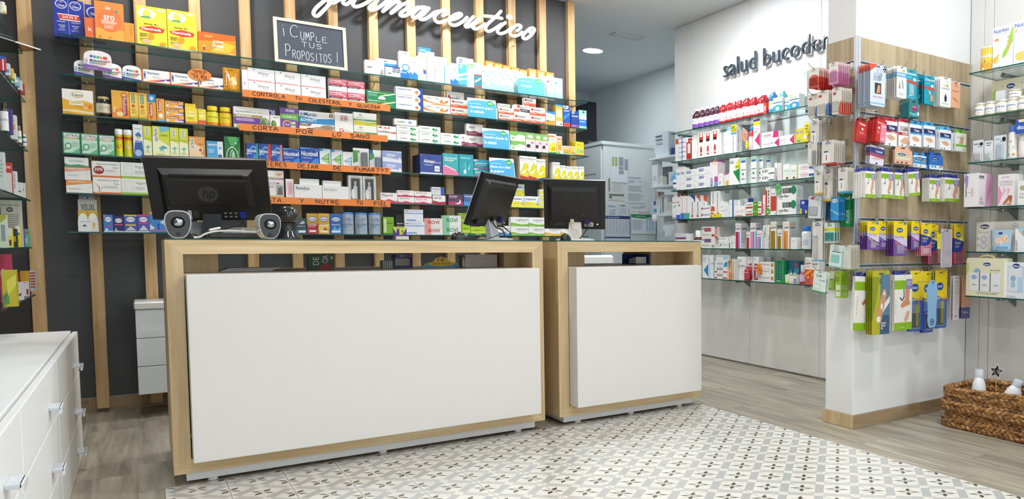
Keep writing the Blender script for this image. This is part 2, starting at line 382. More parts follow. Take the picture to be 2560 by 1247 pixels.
for i, z in enumerate(LZ):
    s = shelf_x('L%d' % (i+1), z, XLW+.055, XL, 3.0, 6.0 if i != 4 else 5.93, 'glass shelf on the left wall, %s' % (NTH[i]+' of six'))
# brown acrylic sheet lying on the upper left shelf
ZA = LZ[0]+.003
A_, B_, C_, D_ = [at(u, v, z=ZA) for u, v in ((-50, 78), (100, 126), (48, 129.5), (-50, 133))]
b = MB(); V = [p for p in (A_, B_, C_, D_)]; b.mesh(V+[p+Vector((0, 0, .004)) for p in V], [(3, 2, 1, 0), (4, 5, 6, 7), (1, 2, 6, 5), (2, 3, 7, 6), (3, 0, 4, 7)], lin('8a4a3a'), 'brown_acrylic')
n_ = (B_-A_).cross(Vector((0, 0, 1))).normalized()*.004; b.mesh([A_, B_, B_+n_, A_+n_]+[p+Vector((0, 0, .007)) for p in (A_, B_, B_+n_, A_+n_)], [(3, 2, 1, 0), (4, 5, 6, 7), (0, 1, 5, 4), (1, 2, 6, 5), (2, 3, 7, 6), (3, 0, 4, 7)], lin('e8e8e8'), 'gloss')
tag(obj('acrylic_sheet', b), 'brown translucent acrylic sheet with white edge lying on the left top shelf', 'sheet')

# ------------------------------------------------------------------ the two counters
def counter(label, x0, x1, peds, px0, px1, depth=.78):
    W_ = x1-x0; t = thing('sales_counter', label, 'counter', (x0, 4.183, 0)); d = depth; F_ = .062; zt = 1.091; zb = .056
    def P(name, mb): return obj(name, mb, t)
    def mitre(name, m, pts):   # frame member with mitred ends: outline (x, z) front, depth d
        b = MB(); b.prism(pts, 0, d, (.8, .8, .8), m); P(name, b)
    mitre('top_rail', 'oak_x', [(0, zt), (F_, zt-F_), (W_-F_, zt-F_), (W_, zt)])
    mitre('bottom_rail', 'oak_x', [(0, zb), (W_, zb), (W_-F_, zb+F_), (F_, zb+F_)])
    mitre('side_stile', 'oak_z', [(0, zt), (0, zb), (F_, zb+F_), (F_, zt-F_)])
    mitre('side_stile', 'oak_z', [(W_, zb), (W_, zt), (W_-F_, zt-F_), (W_-F_, zb+F_)])
    b = MB(); b.face([(.004, .001, zt+.0065), (W_-.004, .001, zt+.0065), (W_-.004, d, zt+.0065), (.004, d, zt+.0065)], m='shelf_glass')
    for q in ([(.004, .001), (W_-.004, .001)], [(W_-.004, .001), (W_-.004, d)], [(W_-.004, d), (.004, d)], [(.004, d), (.004, .001)]):
        b.face([(*q[0], zt+.001), (*q[1], zt+.001), (*q[1], zt+.0065), (*q[0], zt+.0065)], m='glass_edge')
    P('glass_top', b)
    P('plinth', box_mb(.044, .044, .012, W_-.044, d-.05, zb, 'white_satin', .001))
    for fx in (.14, W_*.5, W_-.14): 
        b = MB(); b.lathe([(.02, 0), (.02, .012)], fx, .06, (.8, .8, .8), 'satin', 12); P('foot', b)
    P('front_panel', box_mb(px0-x0, -.107, .122, px1-x0, .02, .941, 'warm_white', .002))
    P('worktop', box_mb(F_, .02, .915, W_-F_, d-.02, .9405, 'warm_white', .001))
    P('back_board', box_mb(F_, d-.03, zb+F_, W_-F_, d-.012, .80, 'warm_white'))
    for a, c, y0, y1 in peds: P('end_block', box_mb(a-x0, y0-4.183, .941, c-x0, y1-4.183, zt-F_, 'oak_z'))
    return t
counter('long oak-framed sales counter with wide white front panel', .069, 1.773, [(.131, .269, 4.40, 4.75), (1.629, 1.711, 4.40, 4.62)], .136, 1.707)
counter('shorter oak-framed sales counter with white front panel', 1.863, 2.869, [(1.925, 2.137, 4.40, 4.75), (2.627, 2.807, 4.42, 4.80)], 1.929, 2.80)

# ------------------------------------------------------------------ white drawer cabinet on the left, hanging drawer box
cab = thing('drawer_cabinet', 'low white gloss drawer cabinet in the left foreground', 'cabinet', (0, 0, 0))
XF = -.276
obj('cabinet_body', box_mb(XLW+.06, 1.2, .0, XF-.02, 5.175, .615, 'white_satin'), cab)
obj('cabinet_top', box_mb(XLW+.055, 1.2, .615, XF-.026, 5.18, .633, 'white_satin', .002), cab)
for (y0, y1) in ((3.965, 5.177), (2.87, 3.955), (1.78, 2.86)):
    for (z0, z1, zh) in ((.433, .628, .50), (.216, .427, .282), (.004, .210, .095)):
        dr = obj('drawer', box_mb(XF-.02, y0, z0, XF, y1, z1, 'white_satin', .002), cab)
        yc = (y0+y1)/2+.22
        b = MB(); b.box(XF, yc-.045, zh-.006, XF+.032, yc+.045, zh+.006, lin('c9cfd6'), 'satin', .002); b.box(XF+.026, yc-.045, zh-.02, XF+.034, yc+.045, zh+.006, lin('dfe3e8'), 'satin', .002); obj('handle', b, dr)
hd = thing('hanging_drawer_box', 'white three-drawer box hung on the dark wall battens', 'drawers', (-.055, 5.98, 0))
obj('carcass', box_mb(0.004, .02, .15, .60, .376, .69, 'grey_white'), hd)
obj('top_board', box_mb(-.006, -.002, .67, .61, .377, .714, 'white_lacquer', .006), hd)
for k in range(3): obj('drawer_front', box_mb(0, 0, .148+k*.174, .60, .02, .148+k*.174+.17, 'grey_white', .0015), hd)
# ------------------------------------------------------------------ printed artwork on packages
TEXTS = {}          # (text, bold) -> (verts, faces) in a unit square
def bake_texts(keys):
    obs = []
    for (s, bold) in keys:
        c = bpy.data.curves.new('lettering', 'FONT'); c.body = s; c.size = 1; c.resolution_u = 2; c.offset = .018 if bold else -.011 if s.startswith('salud') else 0
        o = bpy.data.objects.new('lettering', c); COL.objects.link(o); obs.append(((s, bold), o))
    dg = bpy.context.evaluated_depsgraph_get(); dg.update()
    for k, o in obs:
        me = bpy.data.meshes.new_from_object(o.evaluated_get(dg))
        V = [v.co.copy() for v in me.vertices]; F = [tuple(p.vertices) for p in me.polygons]
        if V:
            x0 = min(v.x for v in V); x1 = max(v.x for v in V); y0 = min(v.y for v in V); y1 = max(v.y for v in V)
            V = [((v.x-x0)/max(x1-x0, 1e-6), (v.y-y0)/max(y1-y0, 1e-6)) for v in V]
        TEXTS[k] = (V, F)
        bpy.data.meshes.remove(me); c = o.data; bpy.data.objects.remove(o); bpy.data.curves.remove(c)
HAND = {  # handwritten capitals as strokes in a 0..1 box
 'A': ['0,0 .5,1 1,0', '.2,.4 .8,.4'], 'B': ['.05,0 .05,1 .6,.95 .7,.75 .5,.55 .1,.5', '.4,.52 .9,.4 .9,.12 .5,0 .05,0'], 'C': ['.95,.85 .6,1 .25,.85 .05,.5 .2,.12 .6,0 .95,.12'],
 'D': ['.1,0 .1,1', '0,1 .6,.9 .95,.5 .6,.08 0,0'], 'E': ['.9,1 .1,1 .1,0 .95,.02', '.1,.52 .75,.54'], 'F': ['.95,1 .1,.96 .12,0', '.1,.55 .7,.56'], 'G': ['.9,.85 .5,1 .1,.7 .08,.3 .5,0 .9,.15 .9,.45 .55,.45'],
 'H': ['.1,0 .1,1', '.9,0 .9,1', '.1,.5 .9,.5'], 'I': ['.5,0 .5,1'], 'J': ['.2,1 .9,1', '.65,1 .6,.2 .35,0 .1,.2'], 'L': ['.15,1 .1,0 .9,.04'], 'M': ['0,0 .15,1 .5,.35 .85,1 1,0'], 'N': ['.05,0 .1,1 .85,.05 .92,1'],
 'O': ['.5,1 .15,.8 .05,.4 .35,.02 .75,.1 .95,.5 .8,.9 .5,1'], 'P': ['.1,0 .12,1', '0,.95 .6,1 .9,.78 .7,.5 .12,.45'], 'Q': ['.5,1 .1,.7 .1,.3 .5,0 .9,.3 .9,.7 .5,1', '.6,.3 1,0'], 'R': ['.1,0 .12,1', '0,.95 .6,1 .88,.8 .65,.55 .15,.5', '.4,.52 .95,0'],
 'S': ['.9,.85 .5,1 .12,.8 .3,.55 .75,.45 .88,.2 .5,0 .08,.12'], 'T': ['0,1 1,.97', '.5,1 .48,0'], 'U': ['.08,1 .1,.3 .4,0 .8,.15 .92,1'], 'V': ['0,1 .5,0 1,1'], 'X': ['0,0 1,1', '0,1 1,0'], 'Y': ['0,1 .5,.5', '1,1 .3,-.05'], 'Z': ['0,1 .95,1 .05,0 1,0'],
 '?': ['.1,.8 .35,1 .8,.9 .8,.65 .45,.45 .42,.25', '.42,.06 .46,.0'], '!': ['.5,1 .45,.25', '.42,.05 .48,0'], '|': ['.35,.95 .4,1', '.4,.72 .55,.1 .5,0'], '0': ['.5,1 .1,.7 .1,.3 .5,0 .9,.3 .9,.7 .5,1'], '1': ['.2,.8 .5,1 .5,0'], '2': ['.1,.8 .5,1 .85,.75 .1,0 .95,0'],
 '3': ['.1,.9 .6,1 .85,.75 .4,.55 .9,.3 .6,0 .1,.1'], '5': ['.9,1 .2,1 .15,.6 .7,.6 .85,.25 .5,0 .1,.08'], '6': ['.8,1 .3,.6 .15,.2 .5,0 .85,.25 .5,.5 .2,.35'], '9': ['.85,.75 .5,1 .15,.75 .45,.5 .85,.75 .6,0'], ',': ['.5,.1 .35,-.2'], '+': ['.5,.8 .5,.2', '.2,.5 .8,.5'], 'x': ['.1,0 .9,.7', '.1,.7 .9,0'], '/': ['.2,0 .8,1'], '\u20ac': ['.9,.9 .5,1 .2,.6 .2,.4 .5,0 .9,.1', '.05,.6 .7,.6', '.05,.42 .65,.42'], '.': ['.4,.03 .5,0']}
def hand_strokes(s, x0, y0, x1, y1, asp, jit=.05, rnd=None):
    """strokes of a handwritten line fitted in a rectangle; asp = height / width of the sheet"""
    rnd = rnd or random.Random(len(s)*31+int(x0*1000)); n = max(len(s), 1); cw = (x1-x0)/n; out = []
    for i, ch in enumerate(s):
        sk = rnd.uniform(-.06, .06); dy = rnd.uniform(-jit, jit); sc = rnd.uniform(.92, 1.06)
        for st in HAND.get(ch, []):
            pts = []
            for p in st.split():
                a, b = map(float, p.split(','))
                pts.append((x0+cw*(i+.1+.78*(a+sk*b)), y0+(y1-y0)*(b*sc+dy)))
            out.append(pts)
    return out
def smooth_line(pts, n=4):
    if len(pts) < 3: return pts
    out = []
    P = [pts[0]]+list(pts)+[pts[-1]]
    for i in range(1, len(P)-2):
        for k in range(n):
            t = k/n; q = []
            for d in range(len(pts[0])):
                a, b, c, e = P[i-1][d], P[i][d], P[i+1][d], P[i+2][d]
                q.append(.5*(2*b+(c-a)*t+(2*a-5*b+4*c-e)*t*t+(3*b-a-3*c+e)*t**3))
            out.append(tuple(q))
    out.append(tuple(pts[-1])); return out
def ribbon(pts, w):
    """flat stroke of width w (or widths) along 2-D points, as quads"""
    L_ = []; R_ = []; ws = w if isinstance(w, list) else [w]*len(pts)
    for i, p in enumerate(pts):
        a = pts[max(i-1, 0)]; b = pts[min(i+1, len(pts)-1)]; dx, dy = b[0]-a[0], b[1]-a[1]; l = math.hypot(dx, dy) or 1
        L_.append((p[0]-dy/l*ws[i]/2, p[1]+dx/l*ws[i]/2)); R_.append((p[0]+dy/l*ws[i]/2, p[1]-dx/l*ws[i]/2))
    return L_, R_
def art_texts(art):
    out = set()
    for e in art.split(';'):
        p = e.split()
        if p and p[0] in 'tTvuV': out.add((' '.join(p[6:]), p[0] in 'TV'))
    return out
def draw(mb, art, mp, w, h, mat='card', base=0):
    """mp(x, y, layer) -> 3-D point, x and y in 0..1 of the printed face, w and h its size in metres"""
    lay = base
    for e in art.split(';'):
        p = e.split()
        if not p: continue
        lay += 1; k = p[0]
        if k == 'r':
            a, b, c, d = map(float, p[1:5]); n = 1 if mp.flat else max(1, int((c-a)*14))
            for i in range(n):
                u0 = a+(c-a)*i/n; u1 = a+(c-a)*(i+1)/n
                mb.face([mp(u0, b, lay), mp(u1, b, lay), mp(u1, d, lay), mp(u0, d, lay)], lin(p[5]), mat)
        elif k == 'e':
            a, b, c, d = map(float, p[1:5]); n = 20
            mb.face([mp(a+c*math.cos(2*math.pi*i/n), b+d*math.sin(2*math.pi*i/n), lay) for i in range(n)], lin(p[5]), mat)
        elif k == 'p':
            q = list(map(float, p[2:])); mb.face([mp(q[i], q[i+1], lay) for i in range(0, len(q), 2)], lin(p[1]), mat)
        elif k == 'l':
            a, b, c, d = map(float, p[1:5]); n = int(p[5]); t = (d-b)/n
            rr = random.Random(int(a*100)+n)
            for i in range(n):
                e_ = c-(c-a)*rr.uniform(0, .25)
                mb.face([mp(a, d-t*(i+.5), lay), mp(e_, d-t*(i+.5), lay), mp(e_, d-t*i, lay), mp(a, d-t*i, lay)], lin(p[6]), mat)
        elif k in 'tTvuV':
            a, b, c, d = map(float, p[1:5]); s = ' '.join(p[6:]); V, F = TEXTS[(s, k in 'TV')]
            if k in 'tT': pts = [mp(a+(c-a)*x, b+(d-b)*y, lay) for x, y in V]
            elif k in 'vV': pts = [mp(c-(c-a)*y, b+(d-b)*x, lay) for x, y in V]
            else: pts = [mp(a+(c-a)*y, d-(d-b)*x, lay) for x, y in V]
            mb.mesh(pts, F, lin(p[5]), mat)
        elif k == 'h':
            a, b, c, d = map(float, p[1:5]); th = float(p[6]); s = ' '.join(p[7:])
            for st in hand_strokes(s, a, b, c, d, h/w):
                q = smooth_line([(x*w, y*h) for x, y in st]); L_, R_ = ribbon(q, th)
                for i in range(len(q)-1):
                    mb.face([mp(R_[i][0]/w, R_[i][1]/h, lay), mp(R_[i+1][0]/w, R_[i+1][1]/h, lay), mp(L_[i+1][0]/w, L_[i+1][1]/h, lay), mp(L_[i][0]/w, L_[i][1]/h, lay)], lin(p[5]), mat)
def flat_map(x0, z0, w, h, y=0, lean=0):
    f = lambda a, b, l: (x0+a*w, y-.0002-.00012*l+lean*b*h, z0+b*h)
    f.flat = True; return f
def cyl_map(cx, cy, r, z0, h, span=2.4):
    def f(a, b, l):
        t = -math.pi/2+(a-.5)*span; q = r+.0003+.0001*l
        return (cx+q*math.cos(t), cy+q*math.sin(t), z0+b*h)
    f.flat = False; return f

# ------------------------------------------------------------------ queue of packages standing on shelves
QUEUE = []
WORDN = ['only', 'pair', 'three', 'four']
class Rack:
    """a shelf seen from the shop; u runs left to right"""
    def __init__(s, name, side, front, z): s.name = name; s.side = side; s.front = front; s.z = z
    def pos(s, u, v, inset):
        return at(u, v, y=s.front+inset) if s.side == 'y' else at(u, v, x=s.front+inset)
    def coord(s, u, inset):
        p = s.pos(u, 585, inset); return p.x if s.side == 'y' else -p.y
    def place(s, a, inset, z):
        return ((a, s.front+inset, z), 0) if s.side == 'y' else ((s.front+inset, -a, z), -math.pi/2)
RK = {}
for i in range(6):
    RK['S%d' % (i+1)] = Rack(NTH[i]+' dark-wall shelf', 'y', YS, SZ[i]); RK['O%d' % (i+1)] = Rack(NTH[i]+' toothpaste-wall shelf', 'x', XO, OZ[i])
    RK['R%d' % (i+1)] = Rack(NTH[i]+' baby-goods shelf', 'x', XR, RZ[i])
def q(kind, shelf, u0, u1, v, base, art, look, d=.06, i=.03, n=1, z0=None, name=None, cat=None, side=None, **kw):
    QUEUE.append(dict(kind=kind, shelf=shelf, u0=u0, u1=u1, v=v, base=base, art=art, look=look, d=d, i=i, n=n, z0=z0, name=name, cat=cat, side=side, **kw))
def make_box(w, h, d, base, art, side=None, mat='card', sart=None):
    b = MB(); c = lin(base); cs = lin(side) if side else c
    b.box(0, 0, 0, w, d, h, cs, mat)
    b.face([(0, -.0001, 0), (w, -.0001, 0), (w, -.0001, h), (0, -.0001, h)], c, mat)
    draw(b, art, flat_map(0, 0, w, h), w, h, mat)
    if sart:
        f = lambda a, e, l: (w+.0002+.00012*l, a*d, e*h)
        f.flat = True; draw(b, sart, f, d, h, mat)
    return b
def make_dome(w, h, d, base, art, side=None):
    b = MB(); n = 12; r0 = h*.62
    poly = [(0, 0), (w, 0), (w, r0)]+[(w/2+w/2*math.cos(math.pi*k/n)**1 if True else 0, r0+(h-r0)*math.sin(math.pi*k/n)**.7) for k in range(1, n)]+[(0, r0)]
    b.prism(poly, 0, d, lin(side or base), 'card', lin(base)); draw(b, art, flat_map(0, 0, w, h), w, h); return b
def FLUSH():
    keys = set()
    for it in QUEUE: keys |= art_texts(it['art']) | art_texts(it.get('sart') or '')
    for a in EXTRA_ART: keys |= art_texts(a)
    bake_texts(sorted(keys))
    made = []
    def geo(it):
        R = RK[it['shelf']]; ins = it['i']; it['a0'] = R.coord(it['u0'], ins)+.0006; it['a1'] = R.coord(it['u1'], ins)-.0006
        it['zb'] = R.z if it['z0'] is None else it['z0']; it['zt'] = R.pos(it['u0'], it['v'], ins).z
        if it.get('zb_v') is not None: it['zb'] = max(R.z, R.pos(it['u0'], it['zb_v'], ins).z)
    for sh in RK:
        L_ = sorted([it for it in QUEUE if it['shelf'] == sh], key=lambda t: t['i'])
        for it in L_: it['d'] = min(it['d'], .25-it['i']); geo(it)
        deep = lambda t: t['a1']-t['a0'] if t['kind'] in (JAR, TUBE, TIN) else .0615 if t['kind'] is CARD else .017 if t['kind'] is BLISTER else t['d']
        for j, t in enumerate(L_):                      # keep the goods clear of each other
            for s_ in L_[:j]:
                ox = min(t['a1'], s_['a1'])-max(t['a0'], s_['a0']); oz = min(t['zt'], s_['zt'])-max(t['zb'], s_['zb'])
                if ox <= 0 or oz <= 0.0005: continue
                if oz < .012 and s_['a1']-s_['a0'] > ox*.5 and (t.get('zb_v') or s_.get('zb_v')):
                    up, lo = (t, s_) if t['zt'] > s_['zt'] else (s_, t)
                    up['zb'] = lo['zt']+.0004; continue
                if t['i']-s_['i'] < .012 and ox < .012:      # neighbours: trim the touching edges
                    l_, r_ = (t, s_) if t['a0'] < s_['a0'] else (s_, t); mid = (l_['a1']+r_['a0'])/2; l_['a1'] = mid-.0003; r_['a0'] = mid+.0003; continue
                gap = t['i']-s_['i']
                if deep(s_) > gap-.001:
                    if s_['kind'] in (BOX, DOME): s_['d'] = max(.02, min(s_['d'], gap-.001))
                    need = s_['i']+deep(s_)+.001
                    if need > t['i']:
                        t['i'] = min(need, .235); zb_, zk = t['zb'], t.get('zb_v'); geo(t); t['d'] = max(.008, min(t['d'], .25-t['i']))
                        if zk is not None: t['zb'] = zb_
    for it in QUEUE:
        R = RK[it['shelf']]; w = it['a1']-it['a0']; h = max(it['zt']-it['zb'], .004)/it['n']
        for k in range(it['n']):
            loc, rz = R.place(it['a0'], it['i']+(.0015 if k % 2 else 0), it['zb']+k*h+.0004)
            made.append((it, k, it['kind'](it, w, h-.0006, it['d'], loc, rz, k)))
    FINISH_EXTRA()
    groups = {}
    for it, k, o in made: groups.setdefault((it['shelf'], it['look']), []).append((it, k, o))
    for (sh, look), L_ in groups.items():
        R = RK[sh]; cols = sorted({(x[0]['u0'], x[0]['v']) for x in L_})
        for it, k, o in L_:
            lab = look; c = cols.index((it['u0'], it['v'])); n = it['n']
            if len(cols) > 1: lab += ', %s from left' % ORD[c]
            if n > 1: lab += ', ' + ('bottom' if k == 0 else 'top' if k == n-1 else 'middle' if n == 3 else 'second lowest' if k == 1 else 'middle' if n == 5 and k == 2 else 'second highest') + ' of stack'
            lab += ', '+R.name if (len(cols) > 1 or n > 1) else ' on '+R.name
            o['label'] = lab
            if len(L_) > 1: o['group'] = look+' on '+R.name
def BOX(it, w, h, d, loc, rz, k):
    o = obj(it['name'] or 'carton', make_box(w, h, d, it['base'], it['art'], it['side'], it.get('mat', 'card'), it.get('sart')), None, loc, rz)
    o['category'] = it['cat'] or 'box'; return o
def DOME(it, w, h, d, loc, rz, k):
    o = obj(it['name'] or 'arched_carton', make_dome(w, h, d, it['base'], it['art'], it['side']), None, loc, rz); o['category'] = 'box'; return o
def CARD(it, w, h, d, loc, rz, k):
    """leaning show card with a foot behind"""
    t = thing(it['name'] or 'show_card', '', it['cat'] or 'card', loc, rz)
    b = MB(); le = .12; V = [(0, 0, 0), (w, 0, 0), (w*.97, le*h, h), (w*.0, le*h, h*1.0)]
    b.mesh(V+[(x, y+.002, z) for x, y, z in V], [(0, 1, 2, 3), (7, 6, 5, 4), (0, 4, 5, 1), (1, 5, 6, 2), (2, 6, 7, 3), (3, 7, 4, 0)], lin(it['base']))
    f = flat_map(0, 0, w*.97, h, 0, le); draw(b, it['art'], f, w, h); obj('printed_sheet', b, t)
    b = MB(); b.mesh([(w*.4, le*h*.7+.002, h*.7), (w*.6, le*h*.7+.002, h*.7), (w*.62, .05, 0), (w*.38, .05, 0), (w*.4, le*h*.7+.003, h*.7), (w*.6, le*h*.7+.003, h*.7), (w*.62, .0515, 0), (w*.38, .0515, 0)], [(0, 1, 2, 3), (7, 6, 5, 4), (0, 3, 7, 4), (1, 5, 6, 2), (2, 6, 7, 3)], lin('e8e8e8')); obj('foot', b, t)
    return t
def parts(it, loc, rz, name): return thing(it['name'] or name, '', it['cat'] or 'bottle', loc, rz)
def JAR(it, w, h, d, loc, rz, k):
    """bottle or jar: body, cap and printed label; it['cap'] colour, it['capf'] share of height, it['neck'] share of width"""
    t = parts(it, loc, rz, 'bottle'); r = w/2; cf = it.get('capf', .16); nk = it.get('neck', .62); sh = it.get('sh', .12); m = it.get('mat', 'gloss'); zc = h*(1-cf); sy = it.get('sy', 1)
    c = lin(it['base']); b = MB(); cy = r*sy
    b.lathe([(r*.9, 0), (r*.985, h*.02), (r*.985, zc-h*sh), (r*.86, zc-h*sh*.5), (r*nk, zc-h*.01), (r*nk, zc)], r, cy, c, m, 20, sy); obj('body', b, t)
    b = MB(); ck = it.get('capw', nk*1.12); b.lathe([(r*ck, zc), (r*ck, h*.985), (r*ck*.93, h)], r, cy, lin(it.get('cap', 'fff')), 'satin', 20, sy); obj('cap', b, t)
    if it['art'] or it.get('lab'):
        l0, l1 = it.get('lz', (.06, .72)); b = MB(); mp = cyl_map(r, cy, r*.99, h*l0, h*(l1-l0), 3.0)
        if sy != 1:
            g = mp
            def mp(a, b_, l): x, y, z = g(a, b_, l); return (x, cy+(y-cy)*sy, z)
            mp.flat = False
        draw(b, 'r 0 0 1 1 %s;' % it.get('lab', 'f4f4f4')+it['art'], mp, w*1.5, h*(l1-l0), 'card'); obj('label_print', b, t)
    return t
def TUBE(it, w, h, d, loc, rz, k):
    t = parts(it, loc, rz, 'tablet_tube'); r = w/2; b = MB(); b.lathe([(r*.93, 0), (r*.93, h*.83)], r, r, lin(it['base']), 'card', 18); obj('body', b, t)
    b = MB(); b.lathe([(r, h*.80), (r, h*.985), (r*.93, h)], r, r, lin('f4f4f2'), 'satin', 18); obj('cap', b, t)
    b = MB(); draw(b, it['art'], cyl_map(r, r, r*.935, 0, h*.82, 3.0), w*1.5, h); obj('label_print', b, t); return t
def TIN(it, w, h, d, loc, rz, k):
    t = parts(it, loc, rz, 'tin'); r = w/2; b = MB(); b.lathe([(r*.97, 0), (r*.97, h*.93)], r, r*.72, lin(it['base']), 'gloss', 22, .72); obj('body', b, t)
    b = MB(); b.lathe([(r, h*.93), (r, h*.985), (r*.95, h), (0, h)], r, r*.72, lin(it.get('cap', '2f7fd0')), 'gloss', 22, .72); obj('lid', b, t)
    b = MB(); g = cyl_map(r, r*.72, r*.975, 0, h*.93, 2.7)
    def mp(a, b_, l): x, y, z = g(a, b_, l); return (x, r*.72+(y-r*.72)*.72-.0004, z)
    mp.flat = False; draw(b, it['art'], mp, w*1.4, h); obj('label_print', b, t); return t
def POUCH(it, w, h, d, loc, rz, k):
    b = MB(); n = 6; c = lin(it['base']); V = []; F = []
    for j in range(n+1):
        for i in range(n+1):
            a, e = i/n, j/n; bul = math.sin(math.pi*a)*(1-e)**.8*d*.5*(1 if e > 0 else .9); wx = w*(.5+(a-.5)*(1-.08*(1-e)))
            V.append((wx, d*.5-bul-.001, e*h))
    V += [(x, d-y, z) for x, y, z in V]; m_ = (n+1)**2
    for j in range(n):
        for i in range(n):
            p = j*(n+1)+i; F += [(p, p+1, p+n+2, p+n+1), (m_+p+n+1, m_+p+n+2, m_+p+1, m_+p)]
    for j in range(n): F += [(j*(n+1), (j+1)*(n+1), m_+(j+1)*(n+1), m_+j*(n+1)), (j*(n+1)+n, m_+j*(n+1)+n, m_+(j+1)*(n+1)+n, (j+1)*(n+1)+n)]
    F += [tuple(range(n+1))[::-1]+tuple(range(m_, m_+n+1))]
    t = parts(it, loc, rz, 'foil_pouch'); b.mesh(V, F, c, 'gloss', True); obj('pouch', b, t)
    b = MB(); f = lambda a, e, l: (w*a, d*.5-math.sin(math.pi*a)*(1-e)**.8*d*.5-.0012-.0001*l, e*h)
    f.flat = False; draw(b, it['art'], f, w, h, 'gloss'); obj('print', b, t); t['category'] = 'pouch'; return t
def BLISTER(it, w, h, d, loc, rz, k):
    """standing blister pack: printed card with a clear bulge over the product"""
    t = thing(it['name'] or 'blister_pack', '', 'blister pack', loc, rz); b = make_box(w, h, .002, it['base'], it['art']); o = obj('backing_card', b, t); o.location.y = .014
    x0, y0, x1, y1, c = it['prod']; b = MB(); b.box(w*x0, .003, h*y0, w*x1, .0135, h*y1, lin(c), 'gloss', .004); obj('product', b, t)
    b = MB(); b.box(w*max(x0-.06, 0), .0005, h*max(y0-.04, 0), w*min(x1+.06, 1), .0137, h*min(y1+.04, 1), (.9, .9, .9), 'clear_plastic', .004); obj('blister', b, t)
    return t
EXTRA_ART = []
# ------------------------------------------------------------------ goods on the dark wall: shelf, left px, right px, top px, ground colour, artwork, look
def B(*a, **k): q(BOX, *a, **k)
OLNE = 'e .26 .86 .2 .12 c9d3e6;e .26 .86 .16 .095 1b2f9e;T .15 .80 .37 .86 fff Oüne;e .74 .86 .2 .12 c9d3e6;e .74 .86 .16 .095 1b2f9e;T .63 .80 .85 .86 fff Oüne;p fff .2 .9 .26 .94 .32 .9 .26 .92;p fff .68 .9 .74 .94 .8 .9 .74 .92'
B('S1',161,235,-2,'1d33ad',OLNE+';r .495 0 .505 1 dfe4f2;p fff .12 .615 .84 .615 .90 .45 .20 .45;p e23a28 .14 .59 .85 .59 .89 .475 .19 .475;T .28 .495 .78 .575 fff 2x9,95 €;l .1 .38 .44 .42 2 c9d3ee;T .15 .29 .38 .33 fff SOLUCIÓN;T .2 .24 .35 .28 fff ÚNICA;l .58 .38 .92 .42 2 c9d3ee;T .6 .29 .84 .33 fff SOLUÇAO;T .66 .24 .8 .28 fff ÚNICA;l .14 .16 .42 .21 3 aab6e0;l .58 .16 .86 .21 3 aab6e0;t .2 .03 .34 .06 c9d3ee 360 ml;t .66 .03 .8 .06 c9d3ee 360 ml','blue twin-pack carton with red price band',d=.075,i=.10)
B('S1',238,285,14,'1b2f9e','e .5 .8 .42 .16 c9d3e6;e .5 .8 .34 .13 1b2f9e;T .3 .72 .7 .8 fff Oüne','single dark blue carton behind orange boxes',d=.04,i=.14)
B('S1',237,263,46,'ef6f38','T .3 .4 .6 .55 fff ia;l .3 .36 .7 .39 1 fff','small orange carton beside blue twin-pack',d=.03,i=.04)
B('S1',262,334,4,'f48a3c','p f9b045 0 0 1 0 1 .3 0 .3;e .5 .52 .42 .3 f07a3c;t .38 .82 .54 .89 fff ia;l .36 .80 .58 .815 1 fff;T .3 .53 .68 .65 fff sro;l .22 .42 .78 .52 4 ffe9d8;l .3 .3 .7 .4 4 ffd9bb;e .75 .77 .05 .03 1f9a72;e .16 .08 .05 .03 e07a1e;e .5 .08 .05 .03 e07a1e','tall orange carton with big white letters',d=.06,i=.03)
B('S1',334,358,59,'f3a13a','e .68 .85 .12 .06 d98a22;e .68 .68 .12 .06 d98a22;e .68 .5 .12 .06 d98a22','small plain amber carton beside tall orange one',d=.05,i=.04)
JR='e .3 .82 .2 .05 f2b24a;p f4f4f0 .02 .8 .16 .95 .5 .92 .66 .82 .5 .68 .14 .68;e .33 .8 .13 .12 e6d34a;p 6ba34a .1 .69 .5 .69 .42 .75 .2 .74;r .66 .9 .92 .96 c2c2bb;T .22 .52 .84 .57 3d3a10 Jalea Real;p d9342b .06 .44 .5 .51 .92 .46 .88 .37 .5 .33 .12 .38;T .12 .39 .8 .46 fff Vitaminada;e .45 .24 .12 .09 f0a21a;e .78 .56 .1 .07 f5d94c;l .08 .2 .36 .3 3 8a8420;l .08 .1 .5 .18 3 b9a93a;p e9a020 .72 .08 .82 .13 .96 .1 .92 .03 .76 .03;e .3 .1 .16 .06 f7c08a'
B('S1',365,439,15,'f6e437',JR,'tall yellow hexagon-print carton',d=.05,i=.02)
B('S1',440,512,25.5,'f6e437',JR,'tall yellow hexagon-print carton',d=.05,i=.02)
B('S1',514,607,80,'f39a1f','p ee6a1c 0 .55 1 .75 1 1 0 1;p f8c63a .3 .1 .8 .1 1 .5 .7 .6;T .38 .52 .68 .68 fff Jalea;T .38 .33 .66 .5 fff Real;t .42 .2 .64 .28 fff 1000 mg;r .12 .12 .18 .3 b3531c;r .11 .3 .19 .36 f5e6b0;e .28 .82 .12 .05 f4a94a;r .82 .06 .92 .1 fbe9c8','wide orange carton with honey-bottle print',d=.05,i=.02)
